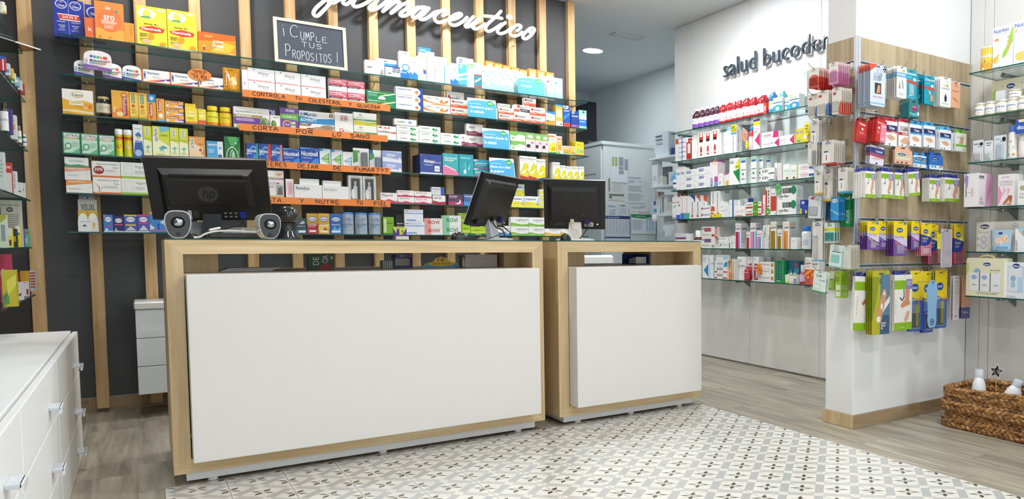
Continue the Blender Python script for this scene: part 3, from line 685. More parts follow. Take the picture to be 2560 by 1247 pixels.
# right half of the top shelf
B('S1',924,949,150,'f4f6f8','t .1 .7 .5 .78 9fb0c0 ear;r .2 .48 .7 .54 4a4a4a;t .2 .56 .8 .62 7aa0c8 otowax','small white carton at left end of nasal sprays',d=.05)
B('S1',949,1003,145.5,'f3f5f6','r .4 .62 1 .78 3b8ed8;e .25 .55 .1 .1 c6dbe8;r .4 .86 .56 .9 333','wide white carton with blue stripe behind navy-framed box',d=.03,i=.07)
B('S1',972,1011,164.5,'f6f7f9','p 2a3f86 0 1 1 1 1 .9 0 .9;p 2a3f86 0 0 .04 0 .04 1 0 1;r .5 .45 .96 .88 1f2d66;T .53 .67 .93 .84 fff breathe;T .53 .48 .93 .64 fff Right;e .3 .3 .12 .05 333;e .26 .2 .06 .08 f3d9c6','white navy-framed carton with nasal strip print',d=.05,i=.01)
B('S1',1009,1034,128,'f3f8fb','p 1c79cf 0 0 1 0 1 .22 .5 .34 0 .26;e .62 .42 .4 .13 2b8fe0;e .62 .42 .3 .09 f3f8fb;t .1 .84 .9 .88 9ab4c8 sinomarin;p 3a67b5 .4 .9 .6 .94 .7 .9;T .1 .2 .7 .26 cfe8ff SINOMARIN','tall white carton with blue wave',d=.05)
B('S1',1034.5,1054,143,'f2f7fb','p 2f86d6 0 0 1 0 1 .25 .6 .36 .3 .28 0 .34;T .3 .72 .75 .8 3d7fc0 99%;e .3 .3 .1 .05 fff','white carton with blue foam base beside wave carton',d=.05)
B('S1',1057,1087,118.5,'f1f6fa','r 0 .86 1 1 2f86c6;r 0 .5 1 .66 2a7ab8;t .1 .9 .6 .95 fff rhino;t .1 .76 .6 .81 4a88b8 rinastel','white carton with blue top behind the nasal sprays',d=.03,i=.11)
B('S1',1054,1076,140,'f4f7f9','r 0 .9 1 .97 f0b9a0;r .2 .4 .7 .66 bfe4ee;r .62 .3 .96 .5 3b5fa8;r .7 .44 .96 .5 f29a4a','white carton with pale aqua patch',d=.045)
B('S1',1077,1096,130,'f0f7fa','t .25 .82 .75 .9 b3c9d6 ON;v .35 .35 .62 .7 c3d6df nasal;p bfe3ef 0 0 1 0 1 .1 0 .16','slim white carton with pale vertical lettering',d=.045)
B('S1',1097,1127,142,'f5f8fa','t .12 .88 .6 .93 7fa6c8 phys;l .2 .4 .8 .62 5 d3e3ec;p cfe8f2 0 0 1 0 1 .12 0 .2','plain white carton with faint blue print',d=.045,i=.05)
B('S1',1119,1134,165,'eaf5fb','r 0 0 .14 1 4aa3cf;l .3 .6 .8 .8 3 b9d6e6','short white carton with blue left edge',d=.045,i=.015)
B('S1',1134,1154,158,'f2f8fb','p 2a7fd0 0 0 1 0 1 .22 .6 .3 0 .24;T .35 .66 .75 .76 3d86c6 99%;e .35 .26 .1 .06 fff','short white carton with blue foam base',d=.045)
B('S1',1154,1175,143,'eaf5fb','r 0 0 1 .76 58b4e4;p bfe4f4 0 .3 1 .42 1 .5 0 .4;p bfe4f4 0 .18 1 .26 1 .32 0 .26;V .12 .78 .48 .97 2f5fa8 mar;V .12 .62 .48 .78 fff rhino;r 0 0 1 .05 2f5fa8','tall sky-blue carton with vertical lettering',d=.045)
B('S1',1175,1192,147,'f4f8f8','r 0 .68 1 .82 7fc27a;t .1 .72 .9 .78 fff marimer;t .35 .9 .7 .95 9a9a9a SG;p a7def0 .1 .1 .9 .3 .8 .4 .1 .2','white carton with green band',d=.045)
B('S1',1192.5,1211,157,'f3f6f6','r 0 .08 1 .5 3d8ea0;r 0 0 1 .08 d23a30;p dfeef2 .1 .2 .9 .36 .9 .44 .1 .28;t .05 .86 .95 .94 c05a50 Respibien;r 0 .5 1 .54 c8453c','white carton with teal panel and red foot',d=.045)
SU='p a9e2f3 0 0 1 0 1 .3 .6 .2 .3 .36 0 .26;p c7ecf7 0 .3 .5 .44 1 .34 1 .5 .4 .6 0 .46;t .1 .88 .9 .94 8f9aa3 suero;e .6 .6 .1 .04 7fc9c4;r .1 .7 .3 .8 %s'
for n,(a,b_) in enumerate([(1212,1233.5),(1234,1252),(1252.5,1271),(1271.5,1290),(1290.5,1310)]): B('S1',a,b_,164+n*3.3,'f0f8fb',SU%('e8a0a0' if n<1 else '8fd0cc'),'white carton with pale sea print',d=.05,i=.025)
B('S1',1371,1391,190.5,'f0f8fb',SU%'d05060','white carton with red square and sea print',d=.05,i=.025)
B('S1',1391.5,1411,195,'f0f8fb',SU%'3aa898','white carton with teal square and sea print',d=.05,i=.025)
OR='r .2 .25 .8 .75 fbe3c8;T .28 .3 .72 .7 f08a24 kids;e .08 .85 .06 .05 fff;e .9 .2 .05 .05 fff;e .12 .2 .05 .06 fff;e .85 .85 .05 .06 fff'
for n in range(5): B('S1',1222+n*20.8,1242+n*20.8,152.5+n*5.2,'f2902a','r 0 0 1 .62 f6f6f4;'+'r .1 .66 .9 .95 f7b269;T .2 .7 .8 .92 fff kids','orange-topped white carton standing behind sea-print cartons',d=.04,i=.14)
for n in range(3): B('S1',1327+n*21.3,1347.5+n*21.3,171.5+n*4.2,'f2902a','r 0 0 1 .58 f6f6f4;r .1 .62 .9 .95 f7b269;T .2 .66 .8 .9 fff kids','orange-topped white carton right of the gap behind show card',d=.04,i=.14)
CARDART='p 4aa9de 0 0 1 0 1 .8 .75 .9 .4 .92 .12 .86 0 .8;e .79 .8 .115 .16 3aa86a;T .72 .76 .86 .84 fff cinfa;l .05 .68 .6 .72 1 dff0fa;'
q(CARD,'S1',1301,1370,187,'eef6fa',CARDART+'T .12 .36 .5 .52 fff ¡Respira!','blue show card for breathing better',i=.005,zb_v=238)
# second shelf
MC='r .1 .56 .16 .3 fff;r .22 .62 .32 .74 %s;r .34 .61 .44 .73 36a5cf;r .46 .60 .56 .72 4db58a;r .58 .59 .68 .71 e9a04a;r .70 .58 .84 .72 d64a3f;T .22 .40 .84 .54 4a3f4a Multicentrum;r .2 .31 .4 .37 3fa9cf;r .4 .31 .55 .37 6fb85a;r .55 .31 .8 .37 e58a3a;t .26 .2 .7 .27 9a9a9a %s;p %s 0 0 1 0 1 .12 .5 .18 0 .26;e .1 .42 .05 .14 %s;e .86 .5 .12 .05 f0a39a;t .1 .04 .5 .08 fff vitaminas'
q(DOME,'S2',205,254,150,'f4f4f6',MC%('5a4a9a','hombre','3f4a9a','8fa8d8'),'white arched carton with blue rim, left of stack',d=.06)
q(DOME,'S2',275,323,158,'f4f4f6',MC%('8a4a9a','mujer','7a4a9a','c8a8d8'),'white arched carton with lilac rim under the top one',d=.06)
q(DOME,'S2',230,299,125,'f4f2f6',MC%('8a4a9a','MUJER 50+','8a5ab0','d2b8e2'),'larger lilac arched carton on top of two others',d=.05,i=.0,zb_v=173)
q(DOME,'S2',324,371,163,'f4f4f6',MC%('5a4a9a','hombre','3f4a9a','8fa8d8'),'white arched carton with blue rim beside orange-edged boxes',d=.06)
PH='r 0 0 1 .12 f0762a;r 0 0 .035 1 f0762a;p 2f3f9a .35 .12 1 .3 1 .45 .7 .3;p f28a3a .1 .12 .5 .2 .9 .42 .4 .26;T .18 .68 .62 .84 4a5a9a Pharmaton;t .38 .42 .66 .54 8a8a8a 50 Plus;e .09 .78 .025 .05 2f4fb0;p 2f4fb0 .05 .7 .13 .7 .11 .45 .13 .25 .09 .4 .06 .25 .07 .45;e .84 .28 .04 .06 fff'
B('S2',373,441,174,'f5f5f3',PH,'white and orange carton with blue figure',d=.05); B('S2',441.5,510,182,'f5f5f3',PH,'white and orange carton with blue figure',d=.05); B('S2',511,574,191,'f5f5f3',PH,'white and orange carton with blue figure',d=.05)
q(POUCH,'S2',570,616,168,'d9971f','r .12 .2 .26 .78 b0302a;V .14 .24 .24 .74 fff Redoxon;e .6 .52 .16 .12 f3d79a;e .68 .4 .12 .1 f6e2b4;e .56 .34 .1 .08 f0cf8a;r .3 .9 .6 .95 b9791a','gold foil pouch with red vertical logo',d=.04)
B('S2',619,634,175,'f2f3f5','r .3 .42 .5 .46 3a4a8a;r .5 .36 .6 .4 222','narrow white carton beside gold pouch',d=.05)
BN='r 0 0 1 .06 e9b3a6;l 0 .05 .9 .1 1 d9563f;r .2 .86 .25 .93 3a4f8a;t .38 .58 .76 .76 8d8d92 BiNarval;t .55 .44 .76 .54 a5a5aa PLUS 2'
for (a,b_,v) in [(634,700,170),(701,764,178),(765,826,186)]: B('S2',a,b_,v,'f4f5f7',BN,'white carton with thin red base line',d=.06,n=2)
LO='r 0 .4 1 1 d4506a;p e58a9a .3 .7 .7 1 1 1 1 .8;T .06 .8 .66 .95 fff Levadura;T .06 .62 .8 .76 fff de arroz y GinSu;r 0 .36 .7 .5 3a3034;t .1 .38 .6 .48 fff arkocesterol;e .86 .62 .07 .1 f0c0c8'
B('S2',833,878,196,'f4f3f3',LO,'red and white carton with heart mark',d=.05,n=2); B('S2',879,922,202,'f4f3f3',LO,'red and white carton with heart mark',d=.05,n=2)
B('S2',926,997,224.5,'1f8a55','T .05 .7 .42 .86 fff Salvacam;T .44 .66 .68 .82 e6d94a Forte gel;l .06 .3 .4 .56 4 8fd0a8;p e8eec0 .45 .3 .7 .5 1 .75 1 .9 .7 .66 .45 .4;e .52 .12 .13 .24 f2f2ea','green and cream gel carton',d=.05,n=2)
B('S2',998,1065,216,'f3f5f7','r .82 0 1 1 1f4aa8;e .78 .5 .13 .42 f5f7fa;p e99a3a .7 .6 .76 .7 .86 .4 .78 .2 .7 .35;p 4a9ad0 .74 .75 .84 .6 .8 .35;T .05 .62 .58 .82 4a6a9a Voltadol Forte;t .05 .44 .3 .54 8a9ab0 23,2 mg/g gel;t .05 .1 .16 .24 6a8ab8 C','white and blue gel carton with orange emblem',d=.06,n=3)
B('S2',1066,1132,238,'f5f3f0','p f0862e 0 0 .2 0 .5 .18 1 .08 1 0;p f0862e 0 .3 .3 .16 .5 .2 .2 .36 0 .7;T .06 .64 .58 .84 5a5a6a Voltadol 11,6 mg/g;p e88a2e .6 .5 .7 .75 .74 .4 .9 .5 .8 .25 .64 .2;p d9552a .78 .4 .95 .75 .88 .3','white carton with orange splash print',d=.05,n=2)
FR='p e2552f 0 0 1 0 1 .34 .7 .26 .4 .42 0 .34;T .2 .56 .72 .86 3a3034 renadol;e .13 .7 .08 .16 d23a2a;l .06 .14 .5 .3 2 f5c9bb;p f2a87a .5 .3 1 .42 1 .5 .6 .4'
B('S2',1124,1167,228,'f2efe9',FR,'white carton with brick-red wave at back',d=.03,i=.12)
B('S2',1134,1176,247,'f4f2ee',FR,'white carton with orange-red wave left of show card',d=.06,n=2)
q(CARD,'S2',1176,1249,243,'eef6fa',CARDART+'T .08 .44 .9 .6 fff Combate la gripe y;T .08 .22 .56 .38 fff el resfriado','blue show card about flu',i=.0,zb_v=300)
B('S2',1249,1281,258,'f2f2ee','t .1 .84 .8 .92 5a4a4a Frenadol;p 4a9aa0 .2 .72 .9 .6 .9 .66','white carton behind the flu card right side',d=.03,i=.1)
B('S2',1252,1289,268,'f4f2ee',FR,'white carton with orange-red wave right of show card',d=.06,n=2)
B('S2',1290,1329,261,'f3f1ee','e .28 .8 .1 .16 d8432e;T .36 .68 .86 .84 3a3034 FRENADOL;p 333 .42 .25 1 .2 1 .55 .36 .6;r 0 .2 .36 .5 e2603a;l .46 .34 .9 .46 2 ddd','white carton with black slanted panel',d=.05,zb_v=284)
B('S2',1290,1329,283.5,'f4f2ee',FR,'white carton with orange-red wave under black-panel box',d=.05)
B('S2',1330,1367,267,'f4f2ee',FR,'white carton with orange-red wave near right end',d=.06,n=2)
B('S2',1315,1345,244,'f4f2ee',FR,'small white carton with red wave perched on top',d=.04,zb_v=265)
B('S2',1369,1392,278,'f6f0e4','p 2f86d0 0 .9 1 .8 1 1 0 1;r 0 0 1 .36 e39a3a;e .2 .3 .08 .08 2f7a6a;l .1 .5 .8 .66 2 d8b890','white and orange carton with blue top corner',d=.05)
B('S2',1393,1410.5,261,'f0b64a','p 2f9ad6 0 .95 1 .9 1 1 0 1;p f7d58a .1 .4 .9 .4 .9 .8 .1 .8;e .5 .6 .3 .14 fdf3dc;r 0 0 1 .24 eee8e0;e .76 .1 .1 .05 1f6a5a','tall amber carton at the right end',d=.07)
B('S2',1411.5,1429,264,'1c56b4','p fff 0 1 .8 1 .7 .88 .3 .84 0 .9;e .3 .93 .15 .05 2a7a5a;T .1 .74 .9 .8 fff Inhalador;r 0 0 1 .2 c9433a;p 2a8ae0 0 .3 1 .6 1 .7 0 .5','tall blue carton with red foot',d=.05)
B('S2',1430.5,1450,278,'20449a','e .3 .92 .18 .07 f2f2f2;e .3 .92 .1 .04 2a7a5a;T .12 .66 .92 .76 fff GripaNait;r 0 0 1 .2 8a4a8a;l .2 .1 .7 .14 1 ddd','dark blue carton with purple foot',d=.05)
B('S2',1450.5,1469.5,275,'2a74cf','r 0 .55 1 1 a8d6ea;e .6 .9 .18 .06 2a7a5a;r 0 .5 1 .66 eac3cc;T .1 .34 .8 .42 fff VapoRub;r 0 0 1 .14 9fd0a0','blue carton with pale aqua top',d=.05)
# third shelf
B('S3',172,249,222,'f5f4f0','p efb52a 0 0 1 0 1 .5 .7 .58 .3 .52 0 .62;e .5 .80 .2 .13 e8c85a;e .5 .80 .17 .10 f7f6f2;T .32 .74 .66 .84 4a4a6a Cebión;t .44 .69 .56 .73 8a7a4a 500;p f6e6b0 0 .12 1 .06 1 .14 .4 .2 0 .18;r .22 .38 .66 .52 fbf3dd;l .26 .42 .62 .5 2 c9a94a;e .78 .34 .1 .1 f08a2a;e .74 .3 .09 .08 f7c25a;e .9 .34 .06 .07 e8752a;p 4a8a3a .86 .42 .94 .46 .92 .4;T .4 .29 .64 .34 c86a1a 500 mg;l .1 .05 .3 .08 1 9a7a2a','white and amber carton with orange fruit print',d=.05,i=.02)
q(JAR,'S3',254,293,240,'2c2a2c','t .2 .6 .8 .72 5a5340 VITAMINA;t .2 .44 .8 .54 5a5340 500 mg;r 0 0 1 .14 4a4434;l .3 .2 .7 .36 3 a89f80','dark glass vitamin bottle with gold cap',cap='c9b27a',capf=.12,neck=.74,capw=.78,lab='d6cfb6',lz=(.14,.66),cat='bottle')
RX='p f3b33a 0 .2 .5 .4 1 .3 1 1 0 1;'
B('S3',294,338,226,'f08a2a',RX+'e .72 .84 .2 .12 d87a2a;e .72 .84 .12 .07 f5c06a;r .6 .12 .88 .8 a5302a;u .63 .16 .85 .76 fff Redoxon;e .45 .16 .2 .09 f6e09a;V .08 .2 .2 .42 fff Energy','large orange carton with vertical red logo',d=.05)
RG='p f6cf5a 0 .1 1 .2 1 .9 0 .9;r .24 .6 .6 .95 1f7a52;V .28 .62 .56 .93 fff ReduComplex;e .42 .5 .2 .06 d2552a;r 0 0 1 .08 6a9a3a;l .2 .2 .8 .4 4 c9a03a'
B('S3',338.5,360,231,'f3b43a',RG,'slim amber carton with green vertical tab',d=.05); B('S3',360.5,382,233.5,'f3b43a',RG,'slim amber carton with green vertical tab',d=.05)
B('S3',382.5,404,236,'f0a02e','r 0 .7 1 1 2f86c6;e .5 .85 .24 .08 bfe0f2;e .5 .85 .12 .05 f2e6d0;r .2 .16 .56 .66 a5302a;V .24 .2 .52 .62 fff Redoxon;e .36 .1 .12 .04 d2552a','orange carton with blue baby panel on top',d=.05)
B('S3',405,425,247,'f4a83a','r .2 .42 .52 .94 a5302a;V .24 .46 .5 .9 fff Redoxon;e .5 .26 .3 .1 f2f2ea;p 6ab0e0 0 0 1 0 1 .12 0 .06','orange carton with red vertical logo and bubbles',d=.05)
B('S3',426,472,252,'f4b43e','r .1 .58 .74 .9 b0302a;T .16 .62 .7 .86 fff Redoxon;p 7a3a8a .5 .1 1 .1 1 .55 .7 .45;r .5 .14 .96 .36 e8e0f0;e .12 .3 .08 .16 e0e6f6;e .12 .74 .06 .12 e39a2a','flat amber carton with purple swoosh',d=.06,n=3)
SUP='e .5 .62 .4 .2 f9f08a;T .16 .6 .84 .72 c9a41a Supradyn;r 0 0 1 .16 e88a2a;l .2 .3 .8 .44 3 b9c04a'
B('S3',475,502,259,'f4df3a',SUP,'yellow carton peeking above another',d=.03,i=.08); B('S3',475,506,270,'f4df3a',SUP,'yellow carton with round pale emblem',d=.05,i=.03); B('S3',507,527,273,'f4df3a','e .5 .62 .4 .2 f9f08a;T .1 .66 .9 .76 c9a41a Supradyn;r 0 0 1 .3 e2603a','small yellow carton with orange-red foot',d=.05)
for a,b_,v,l,lk in [(528,559,264,'e6e23c','amber vitamin bottle with bright yellow cap and lime label'),(560,591,267,'f0d22e','red-brown vitamin bottle with yellow cap and gold label')]:
    q(JAR,'S3',a,b_,v,'8a4a1e' if a>540 else '6a7a1e','e .5 .6 .4 .26 f7f3a0;T .2 .54 .8 .7 a08a1a Supradyn;r 0 0 1 .22 %s;p e2502a 0 .2 1 .26 1 .22 0 .14'%('f0a02a' if a>540 else 'e2882a'),lk,cap='f2d42a',capf=.22,neck=.8,capw=.84,lab=l,lz=(.04,.7))
B('S3',595,684,266,'f2f1ee','t .08 .9 .34 .96 3a3a3a Arkopharma;T .06 .74 .46 .82 5a5a5a ALCACHOFA,;t .48 .74 .94 .81 7a7a7a hinojo, malta y uva;r 0 .52 .8 .66 a9976a;T .06 .55 .5 .64 fff ARKOFLUIDO;r 0 .2 .74 .52 6a3a9a;l .06 .34 .6 .48 3 d8c8ea;T .06 .06 .26 .2 c9c02a forte;e .86 .34 .14 .24 7f9a6a;e .82 .3 .08 .16 5a7a4a;e .92 .42 .06 .12 9ab088;p b9c03a 0 0 .3 0 .3 .05 0 .05','wide cream and purple artichoke carton',d=.06)
B('S3',684,701,272,'4a2f8a','T .1 .66 .8 .94 fff 20;r 0 0 1 .5 e8e8f0','purple carton corner behind artichoke carton',d=.03,i=.08); B('S3',685,711,288,'f2f3ee','e .34 .42 .26 .26 4f7a3a;e .4 .5 .14 .16 7fa05a;l .3 .8 .9 .9 1 9a9a9a','small white carton with artichoke print',d=.04)
B('S3',709,756,269,'7a4aa8','T .3 .84 .8 .95 fff LIPOGRASIL;p 6fbf4a 0 .56 1 .5 1 .8 0 .74;T .14 .6 .86 .72 fff CLÁSICO;e .38 .3 .26 .2 d9b84a;e .38 .3 .19 .15 7a4aa8;T .26 .26 .5 .36 fff duo pack;r .62 .16 .82 .44 e0e6d8;r .62 .28 .82 .36 6a9a6a;e .4 .06 .04 .03 d9b84a;e .52 .06 .04 .03 d9b84a','purple and lime slimming carton',d=.05)
B('S3',757,844,276,'f3f3f1','T .04 .78 .5 .94 2f5fa8 biManán;p 2a8fd0 0 .46 1 .46 1 .74 .5 .68 0 .76;T .05 .54 .5 .67 fff KOMPLETT;p 8a6a4a 0 .34 .3 .34 .36 .46 0 .46;l .05 .38 .28 .43 1 fff;e .66 .2 .34 .14 b89f86;e .8 .34 .2 .1 a3876c;e .3 .18 .13 .08 6a4a34;e .2 .12 .06 .05 7a563a;p 8a5a3a .86 .8 .97 .8 .97 .92 .915 .98 .86 .92;T .9 .84 .93 .92 fff 8','wide white and blue crispbread carton',d=.05)
B('S3',845,891,281,'f2f2f1','r .32 .66 .7 .88 b5453a;T .35 .77 .68 .86 fff REDU;T .35 .67 .68 .75 fff GRAS;e .36 .26 .12 .09 b5453a;e .36 .27 .09 .06 f2f2f1;p b5453a .28 .32 .46 .2 .48 .22 .3 .34;l .5 .2 .9 .3 2 ddd','white carton with small brick-red square logo',d=.05)
B('S3',892,949,280,'f1f1ec','e .3 .82 .08 .07 b9b9b0;t .12 .58 .42 .68 8a8a8a AQUILEA;r 0 .36 1 .48 5a9a4a;t .1 .38 .5 .46 fff Celulitis;p e6dc3a 0 0 1 0 1 .3 .6 .26 0 .34;p b8d04a .4 .1 1 .3 1 .2 .7 .06','white carton with green line and yellow base',d=.06,n=2)
B('S3',950,997,313,'f5f3f2','p d9564f .05 .82 .16 .98 .28 .8;p e28a84 .3 .8 .44 .97 .52 .78;p d9564f .5 .82 .62 .96 .68 .8;T .04 .5 .66 .68 6a5a5a couldina;r .7 .48 1 .6 d9756a;r .94 .06 .98 .1 999','white carton with red triangle row',d=.05)
CO='T .12 .52 .48 .76 4a5a4a couldina;p 1f8a52 .58 .4 .68 .85 .76 .4;p 35a86a .7 .36 .8 .78 .9 .3;p 7ad0a0 .6 .2 .74 .38 .78 .16;l .12 .2 .4 .3 1 b9c9b9'
B('S3',998,1053,313,'f5f6f4',CO,'white carton with green triangles, tall stack',d=.06,n=3,i=.03)
B('S3',993,1048,296,'f5f6f4','T .12 .4 .48 .7 4a5a4a couldina;p 4aa8e0 .56 .5 .7 .75 .8 .5;p 7fc8f0 .6 .3 .7 .5 .8 .3','white carton with blue triangles topping green stack',d=.05,zb_v=311.5)
B('S3',1053.5,1107,314,'f5f6f4',CO,'white carton with green triangles, middle stack',d=.06,n=3); B('S3',1107.5,1159,332,'f5f6f4',CO,'white carton with green triangles, short stack',d=.06,n=2)
KA='p 8a2a48 0 0 1 0 1 .36 .8 .3 .5 .44 .2 .34 0 .42;T .16 .64 .52 .82 5a4a50 kaloba;p 333 .2 .56 .5 .58 .36 .54;l .1 .1 .7 .26 2 c9a0b0'
B('S3',1158,1171,335,'f0eae8',KA,'narrow white and maroon carton',d=.05); B('S3',1171.5,1212,309,'f4f1f0',KA,'white carton with maroon wave',d=.05,n=2)
q(CARD,'S3',1212,1280,319,'eef6fa',CARDART+'T .05 .44 .94 .62 fff Descubre el poder de;T .05 .2 .5 .38 fff lo natural','blue show card about natural remedies',i=.0)
B('S3',1280,1317,327,'eff3ea','p 7fc05a 0 1 0 .6 .3 .5 .6 .7 1 .62 1 1;l .1 .3 .6 .44 2 b9c9b0;e .18 .26 .08 .1 9ac07a;e .86 .3 .06 .1 e8d0c0','white carton with fresh green top',d=.06,n=2)
for a,b_,v in [(1318,1340.5,331),(1341,1357.5,334),(1358,1374.5,336)]: B('S3',a,b_,v,'ead9ea','r 0 .6 1 1 8fc46a;e .5 .8 .3 .08 e8f2dd;e .3 .3 .24 .1 2a1f30;e .5 .24 .12 .06 e2a070;r 0 .56 1 .64 f3ddc6;e .72 .48 .14 .06 d86a9a','lilac carton with green top and berries',d=.05)
B('S3',1375,1394,334,'f4f4ec','p dfe03a 0 0 1 0 1 .52 .6 .6 0 .4;r 0 .82 .8 .92 e2925a;T .1 .68 .8 .76 7a9a4a Propol;e .6 .24 .3 .1 e2a22a;p 4a9a3a 0 0 1 0 1 .08 0 .06','white and lime carton with honey print',d=.05)
B('S3',1395,1408,340,'f6f1e6','r .1 .2 .9 .7 eaa63a;e .55 .6 .22 .08 f6d36a;r .1 .76 .9 .9 e2925a;r .1 .04 .6 .14 7ab05a','slim white carton with orange bear panel',d=.05)
B('S3',1408.5,1440.5,364,'f7f3ea','r .06 .1 .94 .9 e9a63e;T .1 .62 .55 .8 fff ABOCA;e .76 .6 .14 .2 f4cf62;p 7fb05a .1 .1 .5 .1 .4 .3 .1 .26;e .92 .18 .06 .1 4a9a4a','low white carton with orange panel',d=.05)
for n in range(4): B('S3',1441-n*4,1462-n*4,354-n*.6,'efd42e','r .2 .72 .8 .82 e2c21a;T .2 .73 .8 .81 b09010 Propoli;p 8fcf9a .1 .16 .6 .2 .7 .5 .3 .5;p e2603a 0 0 1 0 1 .08 0 .08;e .76 .3 .16 .12 e99a4a','yellow carton in a row one behind another',d=.012,i=.03+.016*n)
# fourth shelf
LE='p 8fd0a8 .06 .04 .94 .04 .94 .7 .06 .74;r .06 .06 .94 .7 c9ead8;p fff .1 .76 .9 .76 .96 .95 .06 .95;T .14 .79 .88 .92 1a1a1a LEOTRON;r .2 .68 .82 .74 e9c9a0;e .3 .36 .2 .16 4aa87a;e .3 .36 .12 .1 dff0e6;l .52 .3 .9 .56 5 9fc8b0;p 6ac08a .5 .06 .94 .06 .94 .3;e .12 .2 .06 .04 d9756a'
for a,b_,v in [(168,212.5,330),(213,256.5,333.5),(257,299,337)]: B('S4',a,b_,v,'2f9a62',LE,'green and mint carton with black headline',d=.05)
for a,b_,v,lk in [(296,318,322,'yellow effervescent tube with white cap, left one'),(319,342,324,'yellow effervescent tube with white cap, right one')]: q(TUBE,'S4',a,b_,v,'e3d81f','r 0 .78 1 .88 c9552a;r 0 .72 1 .78 e9a02a;e .5 .46 .2 .1 %s;r 0 0 1 .2 cfdc2a;l .3 .6 .7 .66 1 8a8a1a'%('d8702a' if a<300 else 'e9c9d0'),lk,cat='tube')
B('S4',343,368,311,'f2f4f6','p 2f7fc8 .2 .7 .6 .78 .9 .66 .5 .56;T .1 .86 .9 .9 a0a8b0 Potenciator;r .4 .56 .7 .64 d9d84a;p 2a5fa8 0 0 1 0 1 .2 .9 .5 .2 .52 .1 .3;e .5 .14 .36 .1 a8c8e8;T .2 .46 .8 .5 fff Potenciator','tall white carton with blue tablet splash',d=.05)
def LT(w): return 'p f2f6c9 0 0 1 0 1 .5 0 .6;r %s .7 %s .95 f7f7f2;V %s .72 %s .93 1a1a1a LEOTRON;T .1 .58 .9 .62 9aa83a MAGNESIO;p 7fc4c0 .2 .34 .5 .4 .8 .36 .5 .3;p 5aa8a0 .45 .24 .5 .42 .56 .24;l .2 .16 .8 .22 2 c0c88a'%(w,w+.36 if w<.4 else w+.25,w+.08,w+.3 if w<.4 else w+.2)
LTA=LT(.28)
B('S4',368.5,390,315,'dbe23c',LTA,'tall lime-yellow carton with black vertical headline, slim',d=.05)
B('S4',391,434,315,'dbe23c','p f2f6c9 0 0 1 0 1 .4 0 .7;r .1 .5 .34 .95 f7f7f2;V .14 .53 .3 .92 1a1a1a LEOTRON;p 7fc4e0 .5 .8 1 .9 1 1 .4 1;T .42 .7 .92 .76 8a9a4a VITAMINAS;p 5aa8b0 .3 .3 .6 .42 .9 .34 .6 .3 .62 .18 .52 .3 .4 .2 .46 .32;l .2 .1 .8 .16 2 c9d05a','wide lime-yellow carton with black vertical headline',d=.05)
B('S4',434.5,457,319,'dbe23c',LTA,'tall lime-yellow carton with black vertical headline, slim',d=.05); B('S4',457.5,480,321,'dbe23c',LTA,'tall lime-yellow carton with black vertical headline, slim',d=.05)
B('S4',481,521,341,'f1a95a','p f7d8ae 0 0 1 0 .7 .6 0 .8;r .1 .46 .34 .92 f7f3ec;V .14 .5 .3 .88 1a1a1a LEOTRON;T .54 .66 .9 .74 7a3a1a Vit-C;e .72 .46 .16 .1 f2f2ea;e .72 .46 .1 .07 c9553a;p f28a3a 1 .3 1 .55 .7 .3','orange carton with black vertical headline',d=.05)
B('S4',525,566,352,'4aa9e0','T .1 .78 .64 .88 fff natura;r .66 0 1 1 eef4f8;r .68 .1 .92 .36 2f5fa0;r .72 .36 .88 .46 dfe8f2;e .82 .68 .08 .06 4aa9e0;l .1 .4 .5 .6 3 c9e6f6','sky-blue and white carton with small bottle print',d=.05)
B('S4',569,608,341,'14773f','p 4fb05a .2 1 .5 .5 .9 .9 .8 1;p 2f9a4a .5 .2 .9 .5 1 .9 1 .4;e .5 .2 .4 .42 e8e8d8;e .5 .2 .36 .38 14773f;e .5 .22 .16 .28 dff0d8;e .5 .22 .13 .24 2a8a3a;V .42 .04 .6 .4 fff Berocca;T .68 .72 .8 .8 fff B','deep green carton with pale oval emblem',d=.05)
NI='p 2f8fe0 .5 0 1 0 1 .4 .6 .5;p 6ab8ee 0 .36 .5 .8 1 .72 1 .8 .5 .9 0 .5;T .05 .56 .82 .72 fff Nicotinell;l .06 .44 .5 .52 1 c9dcf4;e .75 .12 .14 .05 e6f2f4'
B('S4',623,653,357,'1f4fb0',NI+';r .82 .2 1 1 2aa0a8','blue nicotine-gum carton with teal edge',d=.05); B('S4',654,684.5,359,'1f4fb0',NI+';r .76 .2 1 1 d0403a','blue nicotine-gum carton with red edge',d=.05); B('S4',685,713,361,'1f4fb0',NI+';r .8 .2 1 1 e08a8a','blue nicotine-gum carton with pink edge',d=.05)
NP='p 2f8fe0 .4 0 1 0 1 .5 .7 .4;T .05 .58 .95 .82 fff Nicotinell;T .07 .42 .6 .52 bfe0f8 %s mg / 24 horas;l .08 .1 .5 .3 3 8fb8e8;e .8 .12 .14 .07 e9e0cc;p 58a8ec 0 .9 .6 .96 1 .84 1 .9 .5 1 0 1'
B('S4',714,756,370,'1c4aae',NP%'14','blue nicotine-patch carton, smaller',d=.05); B('S4',757,803,368,'1c4aae',NP%'21','blue nicotine-patch carton, larger',d=.05)
NC='p 2a8fd0 0 .84 .34 .9 .3 1 0 1;r 0 0 .3 1 2f8fd0;p e8f0f4 .04 0 1 0 1 .92 .04 .86;p 4fb04a .1 .46 .9 .8 .9 .2;p a8d890 .14 .46 .8 .7 .8 .26;T .3 .44 .86 .54 2a5a3a Nicorette;r .06 .04 .36 .14 2a5aa0'
B('S4',804,832.5,371,'b9d8ea',NC,'white and blue carton with green leaf shape',d=.05); B('S4',833,862,374,'b9d8ea',NC,'white and blue carton with green leaf shape',d=.05)
